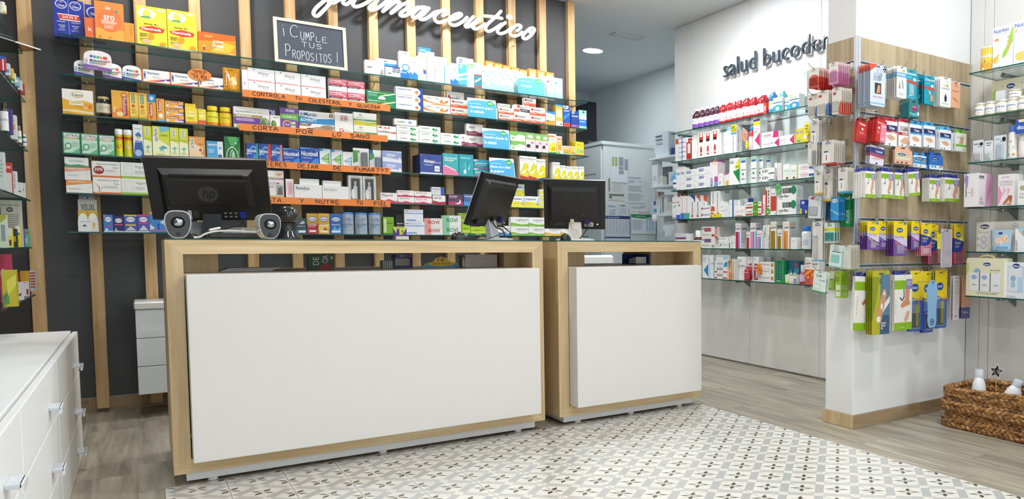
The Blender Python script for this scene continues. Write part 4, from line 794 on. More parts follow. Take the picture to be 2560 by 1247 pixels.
B('S4',862.5,888,379,'f2f4f5','p 6aaecf .06 .46 .9 .74 .9 .2;p c9e2ee .12 .46 .8 .64 .8 .28;T .2 .42 .86 .52 4a7a8a Nicorette;r .08 .04 .3 .12 4fb04a','white carton with blue leaf shape',d=.05)
q(BLISTER,'S4',889,929,369,'eceeee','p 4f9a4a 0 .3 .3 .4 .3 .9 0 .9;T .3 .76 .42 .9 333 9;l .1 .06 .4 .2 2 bbb','clear blister with black spray device',prod=(.52,.06,.9,.82,'2a2c30'))
q(BLISTER,'S4',930,959,374,'e9eef0','r 0 .8 .3 1 2a5aa0;p 4f9a4a 0 .5 .4 .6 .4 .84 0 .8','clear blister with dark blue spray device',prod=(.5,.08,.96,.66,'2a4a7a'))
B('S4',961,1009,376,'e6e9f4','p 9aa8dc 0 .4 1 .2 1 .9 0 1;T .2 .52 .7 .76 fff Almax;l .2 .34 .6 .44 1 f2f2fa;e .9 .3 .06 .1 f2f2fa','pale lilac antacid carton',d=.06,n=2)
B('S4',1054,1109,384,'38509f','r 0 0 1 .08 e9ecf4;p 7a5a9a 0 .9 .3 1 0 1;T .16 .56 .66 .74 fff Almax;t .66 .56 .94 .66 dfe4f4 Forte;l .2 .4 .6 .48 1 b9c4e4;r .62 .12 .92 .46 2a3a84;r .65 .15 .89 .43 eef0f6;T .68 .24 .86 .32 2a3a84 Almax','deep blue antacid carton with white sachet',d=.05,side='2a2f5a')
B('S4',1046,1060,387,'2b3058','','dark blue carton edge behind antacid carton',d=.05,i=.085); B('S4',1040,1054,389,'2b2f52','','darkest carton edge left of antacid carton',d=.05,i=.14)
B('S4',1110.5,1150,382.5,'3bb3bd','p e77fa6 0 0 1 0 1 .12 .2 .45 0 .45;T .1 .74 .9 .86 e8f6f4 Gaviscon;r .1 .66 .7 .71 cfeef0;p f4d4e2 .1 .42 .8 .2 .84 .26 .14 .48;e .5 .6 .05 .03 f2a83a','turquoise and pink carton with spoon print',d=.05); B('S4',1151,1187,385,'2aa5b4','T .1 .8 .8 .88 d9f4f4 Gaviscon;p 8fdce2 .4 .3 .44 .7 .48 .3;p 8fdce2 .1 .3 .4 .6 .44 .6;p bfeef0 .6 .3 .8 .6 .7 .3;e .4 .2 .1 .1 dff6f6','turquoise carton with water splash',d=.05)
B('S4',1187.5,1227,398,'23a0b8','T .1 .5 .86 .7 e6f6fa Gaviscon;r 0 0 1 .14 c84a86;p d9eef2 0 .78 .3 .9 .2 1 0 1;e .14 .42 .06 .1 f2a83a;l .3 .26 .8 .4 1 9adce6','small turquoise carton with magenta line',d=.05,n=2)
q(CARD,'S4',1228,1291,393,'eef6fa',CARDART+'T .02 .46 .86 .62 fff ¿Mocos, tos o dolor;T .02 .24 .58 .40 fff de garganta?','blue show card about sore throat',i=.0)
BI='p e4d92a 0 0 1 0 1 .6 .7 .74 .4 .62 .2 .4 0 .34;p f6f6f0 .1 .3 .5 .24 .9 .5 .6 .4;t .06 .86 .94 .94 4a4a4a Bisolvon;l .1 .78 .8 .81 1 e09a80;'
B('S4',1302.5,1323,389,'f6f5f0',BI+'p c9362e 0 0 1 0 1 .1 0 .18','white and yellow cough carton with red foot',d=.07); B('S4',1323.5,1344,391,'f6f5f0',BI+'p c9362e 0 0 1 0 1 .1 0 .18','white and yellow cough carton with red foot',d=.07); B('S4',1344.5,1366,397,'f6f5f0',BI+'p 2a3a8a 0 0 1 0 1 .16 0 .06','white and yellow cough carton with blue foot',d=.07)
B('S4',1384,1402,405,'f6f5f0',BI+'r 0 0 1 .08 f0b03a','taller small cough carton at left of short ones',d=.07)
for a,b_,v,c in [(1402.5,1416,413,'c9362e'),(1416.5,1432.5,415,'9fc04a'),(1433,1447,415.5,'c9362e'),(1448,1462,416,'c9362e')]: B('S4',a,b_,v,'f6f5f0',BI+'p %s 0 0 1 0 1 .16 0 .05'%c,'short yellow and white cough carton',d=.06)
# fifth shelf
B('S5',170,230,392,'f3f5f3','t .2 .52 .8 .72 8a9a92 NATALBEN;p 4a9a6a 0 0 1 0 1 .14 .6 .3 .2 .2 0 .34','white carton with dark green wave',d=.05,zb_v=418); B('S5',169,234,417,'f4f3f1','p f0a890 0 .6 1 .8 1 1 0 1;T .08 .82 .74 .94 fff Gestagyn Lactancia;e .88 .54 .05 .08 e2e2e2;l .1 .3 .6 .4 2 c9c9c9','white carton with salmon top band',d=.06,zb_v=449.5); B('S5',171,237,449,'f4f3f1','p f09a4a 0 .56 1 .78 1 1 0 1;T .08 .8 .74 .93 fff Gestagyn Embarazo;e .9 .5 .05 .09 e2e2e2;l .08 .24 .6 .36 2 c9c9c9','white carton with orange top band',d=.06)
VC='r 0 0 1 .1 e8742a;t .16 .74 .92 .88 4a4a4a Vitacrecil Complex;t .74 .56 .92 .68 4a4a4a Forte;l .4 .34 .9 .48 3 c9c9c9;p b5502a .06 .7 .2 .4 .22 .1 .24 .1 .23 .4;p b5502a .24 .1 .28 .36 .4 .46 .27 .3;l .06 .03 .3 .07 1 fff'
B('S5',238,309,442,'f4f4f2',VC,'white hair-vitamin carton with orange foot, lower',d=.06); B('S5',237,308.5,402,'f4f4f2','r 0 0 1 .1 e8742a;t .16 .74 .92 .88 4a4a4a Vitacrecil Complex;t .74 .56 .92 .68 4a4a4a Forte;l .5 .34 .9 .48 3 c9c9c9;e .24 .44 .19 .26 a0282a;T .1 .42 .38 .58 fff 50%;l .08 .36 .4 .4 1 f0d0c8','white hair-vitamin carton with red discount disc',d=.06,zb_v=442.5)
B('S5',309,378,405,'f3f4f1','r 0 0 1 .14 9fca3a;t .5 .62 .9 .82 7a7a7a Vigor;r .1 .24 .44 .92 e6ebe8;e .27 .55 .12 .3 eef2f0;l .5 .3 .9 .5 3 c9c9c9','white carton with lime foot beside the monitor',d=.06,n=2)
B('S5',640,714,424,'f3f2ef','t .1 .72 .3 .86 8aa06a OV;p a8c03a .3 .5 1 .44 1 .5 .3 .56;r 0 .38 1 .44 b04a9a;r .68 .5 .99 .96 e6d6cc;p c89a86 .76 .8 .96 .82 .9 .7 .8 .6;r .2 .1 .8 .16 d8c8d0;e .8 .1 .05 .04 b02a5a','white carton with pink stripe and face print',d=.05,zb_v=460.5); B('S5',640,714,460,'f3f2ef','t .1 .7 .3 .84 9ab07a OV;r .72 .3 .99 .98 b9b9bb;p 6a6a6e .76 .32 .96 .32 .92 .9 .8 .8;r 0 .2 1 .26 c2c83a;r 0 0 1 .14 a83a3a;l .5 .76 .68 .9 2 d08aa0','white carton with grey portrait print',d=.05)
B('S5',718,738,447,'f6f0f0','p f0c0c8 .3 .2 .9 .3 .8 .9 .2 .8;p e8a0b0 .4 .3 .7 .4 .6 .7;r .1 .04 .3 .1 d89aa8','pale pink narrow carton with rose print',d=.06,side='c8506a')
RV='r 0 0 1 .1 8a3a3a;l .1 .03 .9 .07 1 c99a9a;T .06 .66 .56 .88 6a6a6c Revidox;l .26 .56 .5 .6 1 c9c9c9'
B('S5',739,808.5,460,'eef0f0',RV,'wide white carton with maroon foot',d=.06,i=.02); B('S5',809,875,464,'eef0f0',RV.replace('6a6a6c','b9babc'),'wide white carton with silver lettering',d=.06,i=.02)
B('S5',753,802,446,'f2f2ef','r 0 .1 1 .2 e0e0dc','thin white box lying on left wide carton',d=.06,i=.06,zb_v=461); B('S5',811,857,451,'efefec','r 0 .1 1 .2 dcdcd8','thin white box lying on right wide carton',d=.06,i=.06,zb_v=465)
SV='r .14 .06 .86 .92 8f9090;r .2 .1 .8 .88 3c3e40;r .34 .12 .62 .6 d0d2d2;r .4 .6 .56 .78 b9bbbb;e .32 .3 .14 .2 e8eaea;l .2 .94 .8 .97 1 999'
B('S5',875,909.5,438,'dcdedd',SV,'silver window box with glass vial, left',d=.06,mat='satin'); B('S5',910.5,943,440,'dcdedd',SV,'silver window box with glass vial, right',d=.06,mat='satin')
AE='p c94468 0 0 1 0 1 .3 .8 .22 .5 .4 .2 .24 0 .3;T .08 .66 .7 .86 8a5a68 %s;l .1 .5 .5 .56 1 ddc8ce;e .92 .2 .04 .08 f2d8e0'
B('S5',954,996,481,'f4f0f1',AE%'Flatoril','white and magenta carton at left of pink group',d=.05)
B('S5',997,1038,475,'f4f0f1',AE%'AERO RED 120mg','white and crimson wave carton, left stack',d=.05,n=2); B('S5',1038.5,1082,478,'f4f0f1',AE%'AERO RED 120mg','white and crimson wave carton, right stack',d=.05,n=2)
B('S5',1082,1113.5,467,'e2e4ec','T .06 .6 .66 .84 a05a8a Pepcid;r .7 0 1 1 2f5fb8;l .1 .3 .6 .4 1 b9bcd0','lilac-grey and blue carton on the pink stack',d=.04,zb_v=487); B('S5',1084,1115.5,488,'f4f0f1','p b92a4a 0 0 1 0 1 .36 .5 .3 0 .46;T .08 .62 .7 .84 6a4a50 AERO RED','white carton with crimson foot under lilac-grey box',d=.05)
B('S5',1122.5,1160,485,'5a3a5a','p b03a6a 0 0 1 0 1 .3 0 .36;T .08 .74 .62 .9 f0e0ec Dormidina;e .64 .36 .2 .24 fff;e .58 .44 .18 .22 7a3a60;l .08 .62 .6 .68 1 c9a8c0','plum night-time carton with crescent moon',d=.05); B('S5',1161,1194,485,'4a6aa8','p 4a9ae0 0 0 1 0 1 .3 0 .36;T .08 .74 .8 .9 f0f0fa Dormidina;e .84 .34 .2 .2 fff;e .8 .42 .18 .2 5a7ab8','blue night-time carton with crescent moon',d=.05)
LI='p ebe24a 0 0 1 0 1 .46 .6 .5 0 .56;p a8cce8 .76 .3 .9 .3 .98 .9 .86 .8;e .86 .3 .06 .08 e2702a;T .06 .62 .74 .84 3f5aa0 Lizipadol;l .1 .3 .6 .36 1 c9b93a'
B('S5',1290,1313,460,'f4f4f0',LI,'yellow and white lozenge carton raised at back',d=.04,i=.09,zb_v=489); B('S5',1281,1313.5,489,'f4f4f0',LI,'yellow and white lozenge carton, front row',d=.05); B('S5',1314,1350.5,490,'f4f4f0',LI,'yellow and white lozenge carton, front row',d=.05); B('S5',1351,1384,473,'f4f4f0',LI,'yellow and white flat lozenge carton by monitor',d=.05,n=4)
# lowest shelf
B('S6',201,240,487,'8fa8b8','p d9c0a8 0 .2 .5 .1 1 .3 1 0 0 0;e .56 .4 .26 .2 e8e8e8;e .56 .4 .12 .18 3f5a7a;e .56 .4 .05 .08 111;p 7a6a8a .1 .6 .5 .8 .9 .7 .6 .66','eye photograph card above the eyedrop display',d=.003,i=.11,zb_v=500,name='picture_card',cat='card')
B('S6',198,246,498,'dcdad2','T .14 .66 .9 .86 4a4a48 VISUXL;l .16 .44 .8 .6 3 8a8a86;e .22 .26 .12 .12 a8883a','grey eyedrop display back panel',d=.004,i=.10,name='eyedrop_display',cat='display'); 
B('S6',197,221.5,525,'f2efe6','r 0 .7 1 1 d9b43a;e .5 .66 .4 .2 f7f5f0;t .5 .3 .86 .44 9a9a9a XL','small gold-topped eyedrop carton',d=.03,i=.055); B('S6',222,246,525,'f2efe6','r 0 .7 1 1 d9b43a;e .5 .66 .4 .2 f7f5f0;t .1 .3 .8 .44 9a9a9a VisuXL','small gold-topped eyedrop carton',d=.03,i=.055)
B('S6',196,247.5,549,'f4f4f1','l .1 .78 .7 .86 1 8ab0c8;p 5a6a7a .2 .5 .32 .6 .44 .5 .32 .42;e .32 .51 .04 .06 222;r .7 .3 .84 .6 e8d27a;e .77 .66 .08 .1 e2b98a;t .6 .1 .9 .2 b0b0b0 VisuXL','white eyedrop display tray front with eye drawing',d=.003,i=.045,name='eyedrop_tray',cat='display')
AQ='p e9f0fa 0 .0 1 .0 1 .06 0 .06;e .5 .72 .34 .14 fff;T .22 .66 .78 .78 2f4fa8 Aposán;'
B('S6',260,284,536,'3f7fd0',AQ+'e .3 .12 .16 .1 dfeef6;p e07a6a 0 .8 .3 .9 0 1;r .4 .3 .9 .36 e04a6a','light blue dental-tablet carton',d=.05); B('S6',284.5,311,540,'2a2f6a',AQ+'r .1 .42 .9 .5 e04a86;e .3 .16 .14 .12 f0f0f0;e .36 .2 .12 .1 2a2f6a','navy dental-tablet carton with moon',d=.05); B('S6',311.5,344,536,'4a5fb8',AQ+'r 0 .9 1 1 d9c44a;r .1 .36 .9 .44 e9d24a;p d9d9d0 .1 .1 .5 .34 .9 .1','blue-violet carton with yellow band',d=.05); B('S6',344.5,375,536,'5a5ab8',AQ+'r 0 .9 1 1 d84a9a;r .1 .46 .9 .54 e04a86;p dcdce0 .1 .1 .5 .4 .9 .1','blue-violet carton with pink band',d=.05)
B('S6',376,417,530,'3f8fd8','p e9f2fa 0 .1 .3 .2 0 .4;r .1 .06 1 .12 e05a86;e .52 .36 .06 .1 2a4f9a;r .48 .12 .56 .3 2a4f9a;p dbe9f6 .6 .5 1 .7 1 .3;r 0 .9 .3 1 e6d24a','bright blue carton behind left speaker',d=.05)
DX='e .5 .72 .4 .13 2f4f9a;e .5 .72 .36 .1 e9eef6;T .2 .67 .8 .77 2f4f9a durex;'
B('S6',742,766.5,545,'3a4a58',DX+'p a02a5a 0 .8 .3 1 0 1;p 2a8fa0 0 .2 1 .3 1 .1 0 .0;T .1 .44 .9 .52 dfe8ec Pleasure;r .2 .06 .9 .2 f2f2f2','small dark condom carton with pink corner',d=.04)
B('S6',768,796,533,'c9a02a','r 0 0 1 .48 b02a3a;'+DX+'T .1 .4 .9 .48 fff Dame Placer;l .1 .3 .8 .36 1 f0c0b8;r .2 .08 .8 .18 f2f2f0','gold and red condom carton',d=.05); B('S6',796.5,825,533,'e2ac2a',DX+'p f2cf6a 0 .1 1 .3 1 .5 0 .4;T .14 .38 .86 .46 fff Saboréame;e .6 .24 .14 .06 c0503a;r .16 .06 .84 .16 f6f2e6','golden condom carton',d=.05); B('S6',826,855,534,'1f6fc0',DX+'p 6ab8f0 .1 .1 .4 .4 .6 .2 .9 .4 .9 .1;T .14 .42 .86 .5 fff Natural XL;r .12 .06 .88 .16 f2f2f2','bright blue condom carton',d=.05)
for n,(a,b_,v) in enumerate([(855,888,530),(889,922,531),(923,956,532)]): q(TIN,'S6',a,b_,v,'a9b7c4','e .5 .72 .3 .08 2f4f9a;e .5 .72 .26 .06 e9eef6;T .28 .69 .72 .76 2f4f9a durex;T .16 .44 .84 .52 7f93a8 INVISIBLE;r .2 .34 .5 .4 5aa8dc;p 7fb8e0 .1 .1 .6 .2 .9 .36 .9 .1','silver-blue oval tin',cat='tin')
B('S6',959,985.5,542,'7fb82a','p d8e6b0 0 .1 .3 .1 .3 .9 0 .9;t .3 .6 .9 .7 2a4a1a Zendium;r 0 0 1 .08 4a8a1a','lime green carton beside silver tins',d=.05)
B('S6',990,1011,536,'17181a','T .1 .5 .9 .6 eee Apolo;l .15 .36 .85 .42 1 999;r .1 .7 .9 .74 333','black card box with white lettering',d=.03,i=.05)
WB='r 0 .66 1 .74 8fa8dc;l .1 .56 .8 .62 1 c9d3ea;r .1 .08 .6 .18 7f9ad8;r .04 .84 .2 .9 c95a5a;l .2 .84 .9 .9 1 9ab0dc'
B('S6',1012,1059,523,'eceff6',WB,'large white and periwinkle carton, upper',d=.05,zb_v=554.5); B('S6',1012,1063,554,'eceff6',WB,'large white and periwinkle carton, lower',d=.06)
RO='p %s 0 0 .36 0 .36 1 0 1;T .2 .3 .8 .72 %s ROVI;l .44 .76 .9 .84 1 c9c9c9'
B('S6',1061,1107.5,545,'f1efee',RO%('e8a0a0','c0303a'),'white and pink suppository carton',d=.05,n=2); B('S6',1108,1153.5,538,'eef2ef',RO%('8fd0aa','1f7a52'),'white and mint suppository carton',d=.05,n=2)
GR='r 0 0 1 .2 1f6a3a;T .3 .05 .7 .15 fff dieteti;l .2 .5 .8 .64 2 6a9a1a;p c9e04a 0 .4 1 .5 1 .2 0 .2'
B('S6',1146,1167,532,'a9cf2a',GR,'lime carton raised behind others',d=.04,i=.08,zb_v=562); B('S6',1155,1176,560,'a9cf2a',GR,'lime carton beside mint stack',d=.05); B('S6',1177,1214,566,'b6d62e',GR,'wide lime carton behind the middle monitor',d=.05)
AN='p %s 0 0 1 0 1 .26 .6 .2 0 .4;t .3 .56 .94 .82 3f3f44 angileptol;l .4 .44 .9 .5 1 c9c9cc;t .06 .06 .4 .16 f6f6f0 menta'
B('S6',1241,1275.5,564,'f4f5f4',AN%'2f8fd8','white throat-tablet carton with blue wave',d=.05); B('S6',1277.5,1321.5,542,'f4f5f4',AN%'7fb83a','white throat-tablet carton with green wave, left stack',d=.05,n=2); B('S6',1322,1361.5,543,'f4f5f4',AN%'7fb83a','white throat-tablet carton with green wave, right stack',d=.05,n=2); B('S6',1362,1401.5,566,'f4f5f4',AN%'e8b42a','white throat-tablet carton with yellow wave',d=.05); B('S6',1402,1440,566,'f4f5f4',AN%'e8b42a','white throat-tablet carton with yellow wave',d=.05)
# ------------------------------------------------------------------ toothpaste wall
def MW(sh,a,b_,v,liq,lab,art,look,cap='f2f2f2',**k): q(JAR,sh,a,b_,v,liq,art,look,cap=cap,capf=.1,neck=.36,capw=.44,sh=.26,lab=lab,lz=(.08,.52),cat='bottle',**k)
for n,(a,b_,v) in enumerate([(1727,1741,273),(1741.5,1755,270),(1755.5,1768,267),(1768.5,1780,263.5),(1780.5,1792,260)]):
    MW('O1',a,b_,v,'4a2438','ece8f0','r 0 0 1 .4 8a5ab8;e .3 .2 .2 .16 6a3a98;e .55 .3 .16 .14 5a2f88;e .75 .16 .2 .14 7a4aa8;r .1 .7 .8 .76 b9a8c8','dark violet mouthwash bottle')
for n,(a,b_,v) in enumerate([(1792.5,1807,257),(1807.5,1823,252),(1823.5,1835,248.5),(1835.5,1848.5,245),(1849,1866,240),(1866.5,1884,238),(1884.5,1907,234)]):
    MW('O1',a,b_,v,'a82430','f0e6e6','r 0 0 1 .16 c0303a;e .35 .26 .24 .2 c0402a;e .64 .3 .2 .2 a8281e;r .1 .78 .7 .84 c9a0a0;l .1 .56 .6 .7 2 d0b0b0','red mouthwash bottle')
B('O1',1908,1915.5,258,'c9453c','l .1 .3 .9 .7 3 f0d8d4','slim red carton between bottles',d=.04)
MW('O1',1916,1932,226,'3a78b0','f2f2f2','r 0 .7 1 .84 e8d840;r 0 0 1 .3 4a9ac8;l .2 .4 .8 .6 3 ccc','blue mouthwash bottle with white label')
MW('O1',1940,1956,223,'5ab0b8','eef4f4','r 0 0 1 .3 5ac0b8;l .2 .4 .8 .6 3 ccc','aqua mouthwash bottle behind cartons',i=.12)
AL='T .1 .7 .8 .84 3aa8a0 ALGASIV;r 0 .62 1 .68 2a4f8a;p 2fa8b8 0 0 1 0 1 .42 .5 .52 0 .4;e .5 .26 .2 .12 dff4f2;r 0 .88 .3 1 d8dc4a'
B('O1',1931,1954,246,'eef4f3',AL,'turquoise denture-pad carton',d=.06); B('O1',1956,1971,246,'eef4f3',AL,'turquoise denture-pad carton',d=.05,i=.05); B('O1',1972,1996,238.5,'eef4f3',AL.replace('2fa8b8','2f9ad0'),'bright blue denture-pad carton',d=.06)
B('O1',2004,2015,180,'e9f0f2','r .1 .3 .3 .96 dfe8ea;p 5ab0c8 .3 .94 .7 .98 .7 .9','thin pale toothbrush blister standing at right end',d=.02,i=.1,name='toothbrush_pack',cat='pack')
B('O2',1690,1697,342,'f2f2f2','r 0 .7 1 .9 e2603a','narrow white carton with orange tab at far left',d=.05,i=.05)
B('O2',1698,1714,345,'f1f3f6','r 0 .88 1 1 3f5fb0;r .44 0 .56 1 3f5fb0;l .1 .4 .4 .6 1 c9c9d0','small white carton with blue cross bands',d=.06,n=5)
B('O2',1715.5,1732,345,'f3eeee','r .08 .04 .9 .8 b8322c;r .24 .3 .7 .74 eae4e0;r .36 .8 .64 .96 b8322c;e .8 .9 .2 .07 c8423a','carton printed with big red bottle',d=.05)
RB='r .22 .62 .78 .94 c8352e;e .5 .88 .2 .06 f2e8e8;r .26 .62 .74 .72 2a2a2e;r .36 .1 .64 .4 c8352e;r .42 .4 .58 .46 c8352e;r .42 .16 .58 .24 f2e8e8'
B('O2',1733,1744,338,'f3f2f1','v .3 .3 .6 .6 b0a8a8 Parodontax','plain white carton behind red-bottle cartons',d=.05,i=.05)
for a,b_,v in [(1745,1761.5,333),(1762,1778,330),(1779,1796,325)]: B('O2',a,b_,v,'f4f3f2',RB,'white carton with black and red bottle print',d=.06)
B('O2',1797,1803,333,'f0f2f2','p b8dce6 .2 .5 .8 .6 .5 .4','slim white carton beside white bottle',d=.04,i=.05)
q(JAR,'O2',1803,1826,318,'f2f4f6','p 8fc8e0 .3 .6 .6 .66 .8 .56 .5 .58;e .5 .42 .1 .05 7fc0e0;r .3 .06 .5 .09 888','white oval bottle with light blue cap',cap='8fc4e4',capf=.14,neck=.4,capw=.42,sh=.12,lab='f4f6f8',lz=(.04,.8),sy=.55)
PG='r 0 .74 1 1 ece32a;T .06 .86 .7 .96 3a3a10 20%;T .06 .76 .94 .84 3a3a10 GRATIS;r 0 .66 1 .74 6aa0d8;v .3 .08 .6 .62 2a2a4a Parogencyl'
B('O2',1827,1841,313,'f3f3f1',PG,'white carton with yellow free-gift top',d=.06,side='f1f1ef',sart='v .2 .1 .5 .8 2a2a4a Parogencyl')
for a,b_ in [(1868,1879),(1876.5,1887)]: q(JAR,'O2',a,b_,318,'c83a4e','r .1 .3 .9 .9 f2e6e8;p e06a7a .1 .2 .9 .3 .9 .5;','pink mouthwash bottle with blue cap',cap='2f8fd8',capf=.13,neck=.5,capw=.6,sh=.16,lab='f0d0d4',lz=(.05,.6),i=.04 if a<1870 else .09)
B('O2',1883,1899,300,'f4f4f4','r 0 .94 1 1 2a2f7a;r 0 .8 1 .94 f0e02e;T .06 .66 .8 .72 c9409a Cariax;T .1 .57 .6 .62 333 KIN;p d9307f 1 .1 1 .56 .2 .32;l .1 .4 .5 .5 2 ccc','tall white carton with magenta arrow and yellow top',d=.08,sart='l .2 .8 .8 .9 2 ccc;l .2 .2 .8 .6 5 ddd')
B('O2',1903.5,1945,333,'f3f3f5','p d0307a .66 .1 1 .1 1 1 .72 1;T .1 .45 .6 .78 b03a6a cariax;T .16 .26 .54 .4 7a2a5a gingival;r .4 .04 .44 .1 222','white and magenta toothpaste carton on top',d=.05,zb_v=352); B('O2',1903,1947,351,'f3f3f5','p d0307a 1 0 1 1 .72 .5;t .06 .4 .5 .6 8a7a8a Cariax;T .52 .44 .68 .58 333 KIN','white toothpaste carton with magenta arrow below',d=.05); B('O2',1947.5,1984,341,'f3f3f5','p d0307a 1 0 1 1 .7 .5;t .06 .5 .5 .68 8a7a8a Cariax gingival;l .1 .2 .5 .3 1 ccc','white toothpaste carton with magenta arrow at right',d=.05)
B('O2',1989,2022,323,'e8cf2e','r .06 .7 .5 .84 2f5fa8;T .1 .72 .46 .82 fff XEROS;e .7 .4 .12 .18 f4f2ee;l .1 .4 .5 .6 4 f6ea9a;r .08 .1 .34 .24 3aa8a0','yellow dry-mouth carton',d=.05)
VT='r .12 .4 .5 .78 2f3f94;T .15 .46 .47 .72 fff VITIS;l .6 .5 .9 .6 1 c9c9d0;e .84 .2 .03 .05 888'
MW('O3',1679,1690,423,'3ab0d8','e6eef6','r .0 .5 1 .7 2f3f94;r 0 0 1 .2 b0a0c8','turquoise mouthwash bottle overhanging the left end',i=.03)
B('O3',1691,1701.5,421,'f3f4f6','r .1 .7 .9 .8 2f3f94;T .14 .71 .86 .79 fff VITIS;r 0 0 1 .04 d07ab0','narrow white carton with navy label',d=.06); B('O3',1702,1712,419,'f3f4f6','r .1 .7 .9 .8 2f3f94;T .14 .71 .86 .79 fff VITIS;e .6 .3 .1 .05 ccc','narrow white carton with navy label',d=.06)
B('O3',1713,1743.5,425,'f3f4f6',VT,'white toothpaste carton with navy label, left stack',d=.06,n=3); B('O3',1744,1774.5,419,'f3f4f6',VT,'white toothpaste carton with navy label, right stack',d=.06,n=3)
B('O3',1775,1794,404,'f2eef2','r 0 .96 1 1 d04a9a;p e8dc3a .4 1 .7 1 .55 .88;r .1 .04 .34 .36 2f3f94;V .14 .08 .3 .34 fff VITIS;p d04a9a .56 .0 1 .0 1 .4 .6 .4;r .6 .04 .96 .2 5ab8d8','tall white carton with pink rim and navy tab',d=.08,side='ecd8e2',sart='r 0 .96 1 1 d04a9a')
B('O3',1796,1808,434,'f3f3f3','p 2f4fa0 .2 .1 .5 .3 .3 .4;l .2 .7 .8 .8 2 ccc','small white carton with blue fleck',d=.05,i=.02); B('O3',1809,1822,434,'f0ece8','r 0 0 .3 1 e8d8e0;r .5 0 1 .4 e8b83a;r 0 .9 1 1 d04a7a','small cream carton with gold corner',d=.05,i=.02)
B('O3',1823,1849,397,'f4f4f3','t .1 .9 .4 .94 999 Sweet;T .06 .8 .44 .88 222 KIN;p dfe02a 1 .6 1 .98 .5 .68 .56 .6;p 1f8a4a .36 .5 1 .6 1 .06;T .64 .64 .96 .72 333 2x1;e .5 .5 .1 .04 4a9a4a','white carton with green arrow and yellow corner',d=.05)
MT='r 0 .9 1 1 a8d8c0;r .1 .8 .9 .88 3f6fb0;r .1 .52 .9 .55 2f8a5a;r .3 .34 .6 .42 2f8a5a;r .2 .18 .8 .21 3f4f8a'
for a,b_,v,ii in [(1851,1865,394,.03),(1866,1876,394,.07),(1877,1891,391,.03),(1892,1907,391,.06),(1910,1928,393,.1)]: B('O3',a,b_,v,'eff3f1',MT,'tall white mint-topped carton',d=.06,i=ii)
B('O3',1902,1935,422,'f4f4f3','T .1 .36 .54 .8 222 KIN;p 2f7a6a .5 .1 .66 .3 1 .3 1 .1;p 2f7a6a 0 0 .1 .1 0 .24;e .6 .5 .1 .1 f4f4f3','white toothpaste carton with black lettering',d=.05,n=2,i=.01)
B('O3',1936,1943,407,'f2f0f2','v .3 .4 .7 .7 555 KIN;p d8a0d0 0 0 1 0 1 .3','slim white carton with lilac foot',d=.05); B('O3',1944,1953,409,'f2f0f0','v .3 .1 .7 .9 c05a90 KIN ortho','slim white carton with pink vertical lettering',d=.05)
for a,b_,v in [(1957,1974,411),(1974.5,1991,413)]: B('O3',a,b_,v,'f3f4f2','r .2 .3 .9 .7 dff0e6;t .2 .54 .9 .64 5a8a6a Fluor Kin;p 2f8a4a .3 .1 .6 .22 .9 .1;e .6 .1 .16 .06 c9453c','white child toothpaste carton with strawberry',d=.06)
B('O3',1992,2034,412,'f3f3f4','r .0 0 .06 1 d8d84a;e .42 .52 .22 .3 c0403a;e .42 .52 .2 .26 f6f4f2;T .26 .42 .58 .64 b02a34 COREGA;r .7 .3 1 .6 4a5fb0;p 8ab0d8 .7 .2 1 .3 1 .1','white denture-cream carton with red oval',d=.05,n=2)
B('O4',1681,1690,492,'f2f3f3','T .1 .7 .9 .78 c0403a flu;p 2f8a7a .1 .5 .9 .64 .9 .56;r .1 .04 .9 .08 333','narrow white carton with red headline, leftmost',d=.05); B('O4',1690.5,1701,493,'f2f3f3','T .1 .72 .9 .82 c0403a fluor;p 2f4f9a .3 .6 .9 .68 .9 .6;r 0 0 1 .2 3f6fc8','narrow white carton with blue foot and red headline',d=.05)
B('O4',1701.5,1712.5,490,'f4f3f3','v .2 .3 .5 .9 b04a6a Fluocaril;p 2f5fb8 .6 1 .8 1 .7 .96;r 0 0 1 .26 4a78c8','white carton with violet lettering and blue foot',d=.05); B('O4',1713,1724,490,'f4f3f3','v .2 .3 .5 .9 a04a70 Fluocaril;p 2f9a5a .4 1 .6 1 .5 .96;r 0 0 1 .26 3ab098','white carton with violet lettering and green foot',d=.05)
DS='V .3 .12 .62 .72 3a2f7a Desensin;p b8352e .3 .06 .62 .06 .62 .16 .3 .16;'
B('O4',1724.5,1738,489,'f3f3f3',DS+'p 2a4f9a 0 1 1 1 1 .66 .7 .84','white carton with navy swoosh top',d=.06); B('O4',1738.5,1751,489,'f3f3f3',DS+'p d9502e 0 1 1 1 1 .66 .7 .84','white carton with orange swoosh top',d=.06); B('O4',1752,1768,489,'f3f3f3',DS+'p d9502e 0 1 1 1 1 .7 .4 .8','white carton with broad orange swoosh top',d=.06,i=.07)
B('O4',1752,1786,514,'f4f4f3','T .04 .4 .66 .72 4a2f6a Desensin;r .04 .3 .12 .7 b8352e;p d9562e .7 0 1 0 1 .66 .8 .9;p 5ab8d8 .7 .5 .76 .9 .66 .7','white toothpaste carton with orange flame',d=.05,n=2,i=.01)
B('O4',1777,1788,478,'f3f3f3','V .3 .14 .64 .96 4a2f6a Desensin;p d9562e 0 0 1 0 .8 .24','tall white carton with purple vertical letters',d=.06); B('O4',1788.5,1799,478,'f3f3f3','V .3 .14 .64 .96 4a2f6a Desensin;p d9562e 0 0 1 0 .8 .24','tall white carton with purple vertical letters',d=.06); B('O4',1800,1813,484,'f0efee','r 0 .76 1 1 e8b83a;r .4 .1 .6 .6 d9d0c0','white carton with gold top',d=.05,i=.09); B('O4',1779,1799,535,'e9dc2a','T .3 .3 .6 .7 555 7','yellow flat box lying in front',d=.03,i=.005)
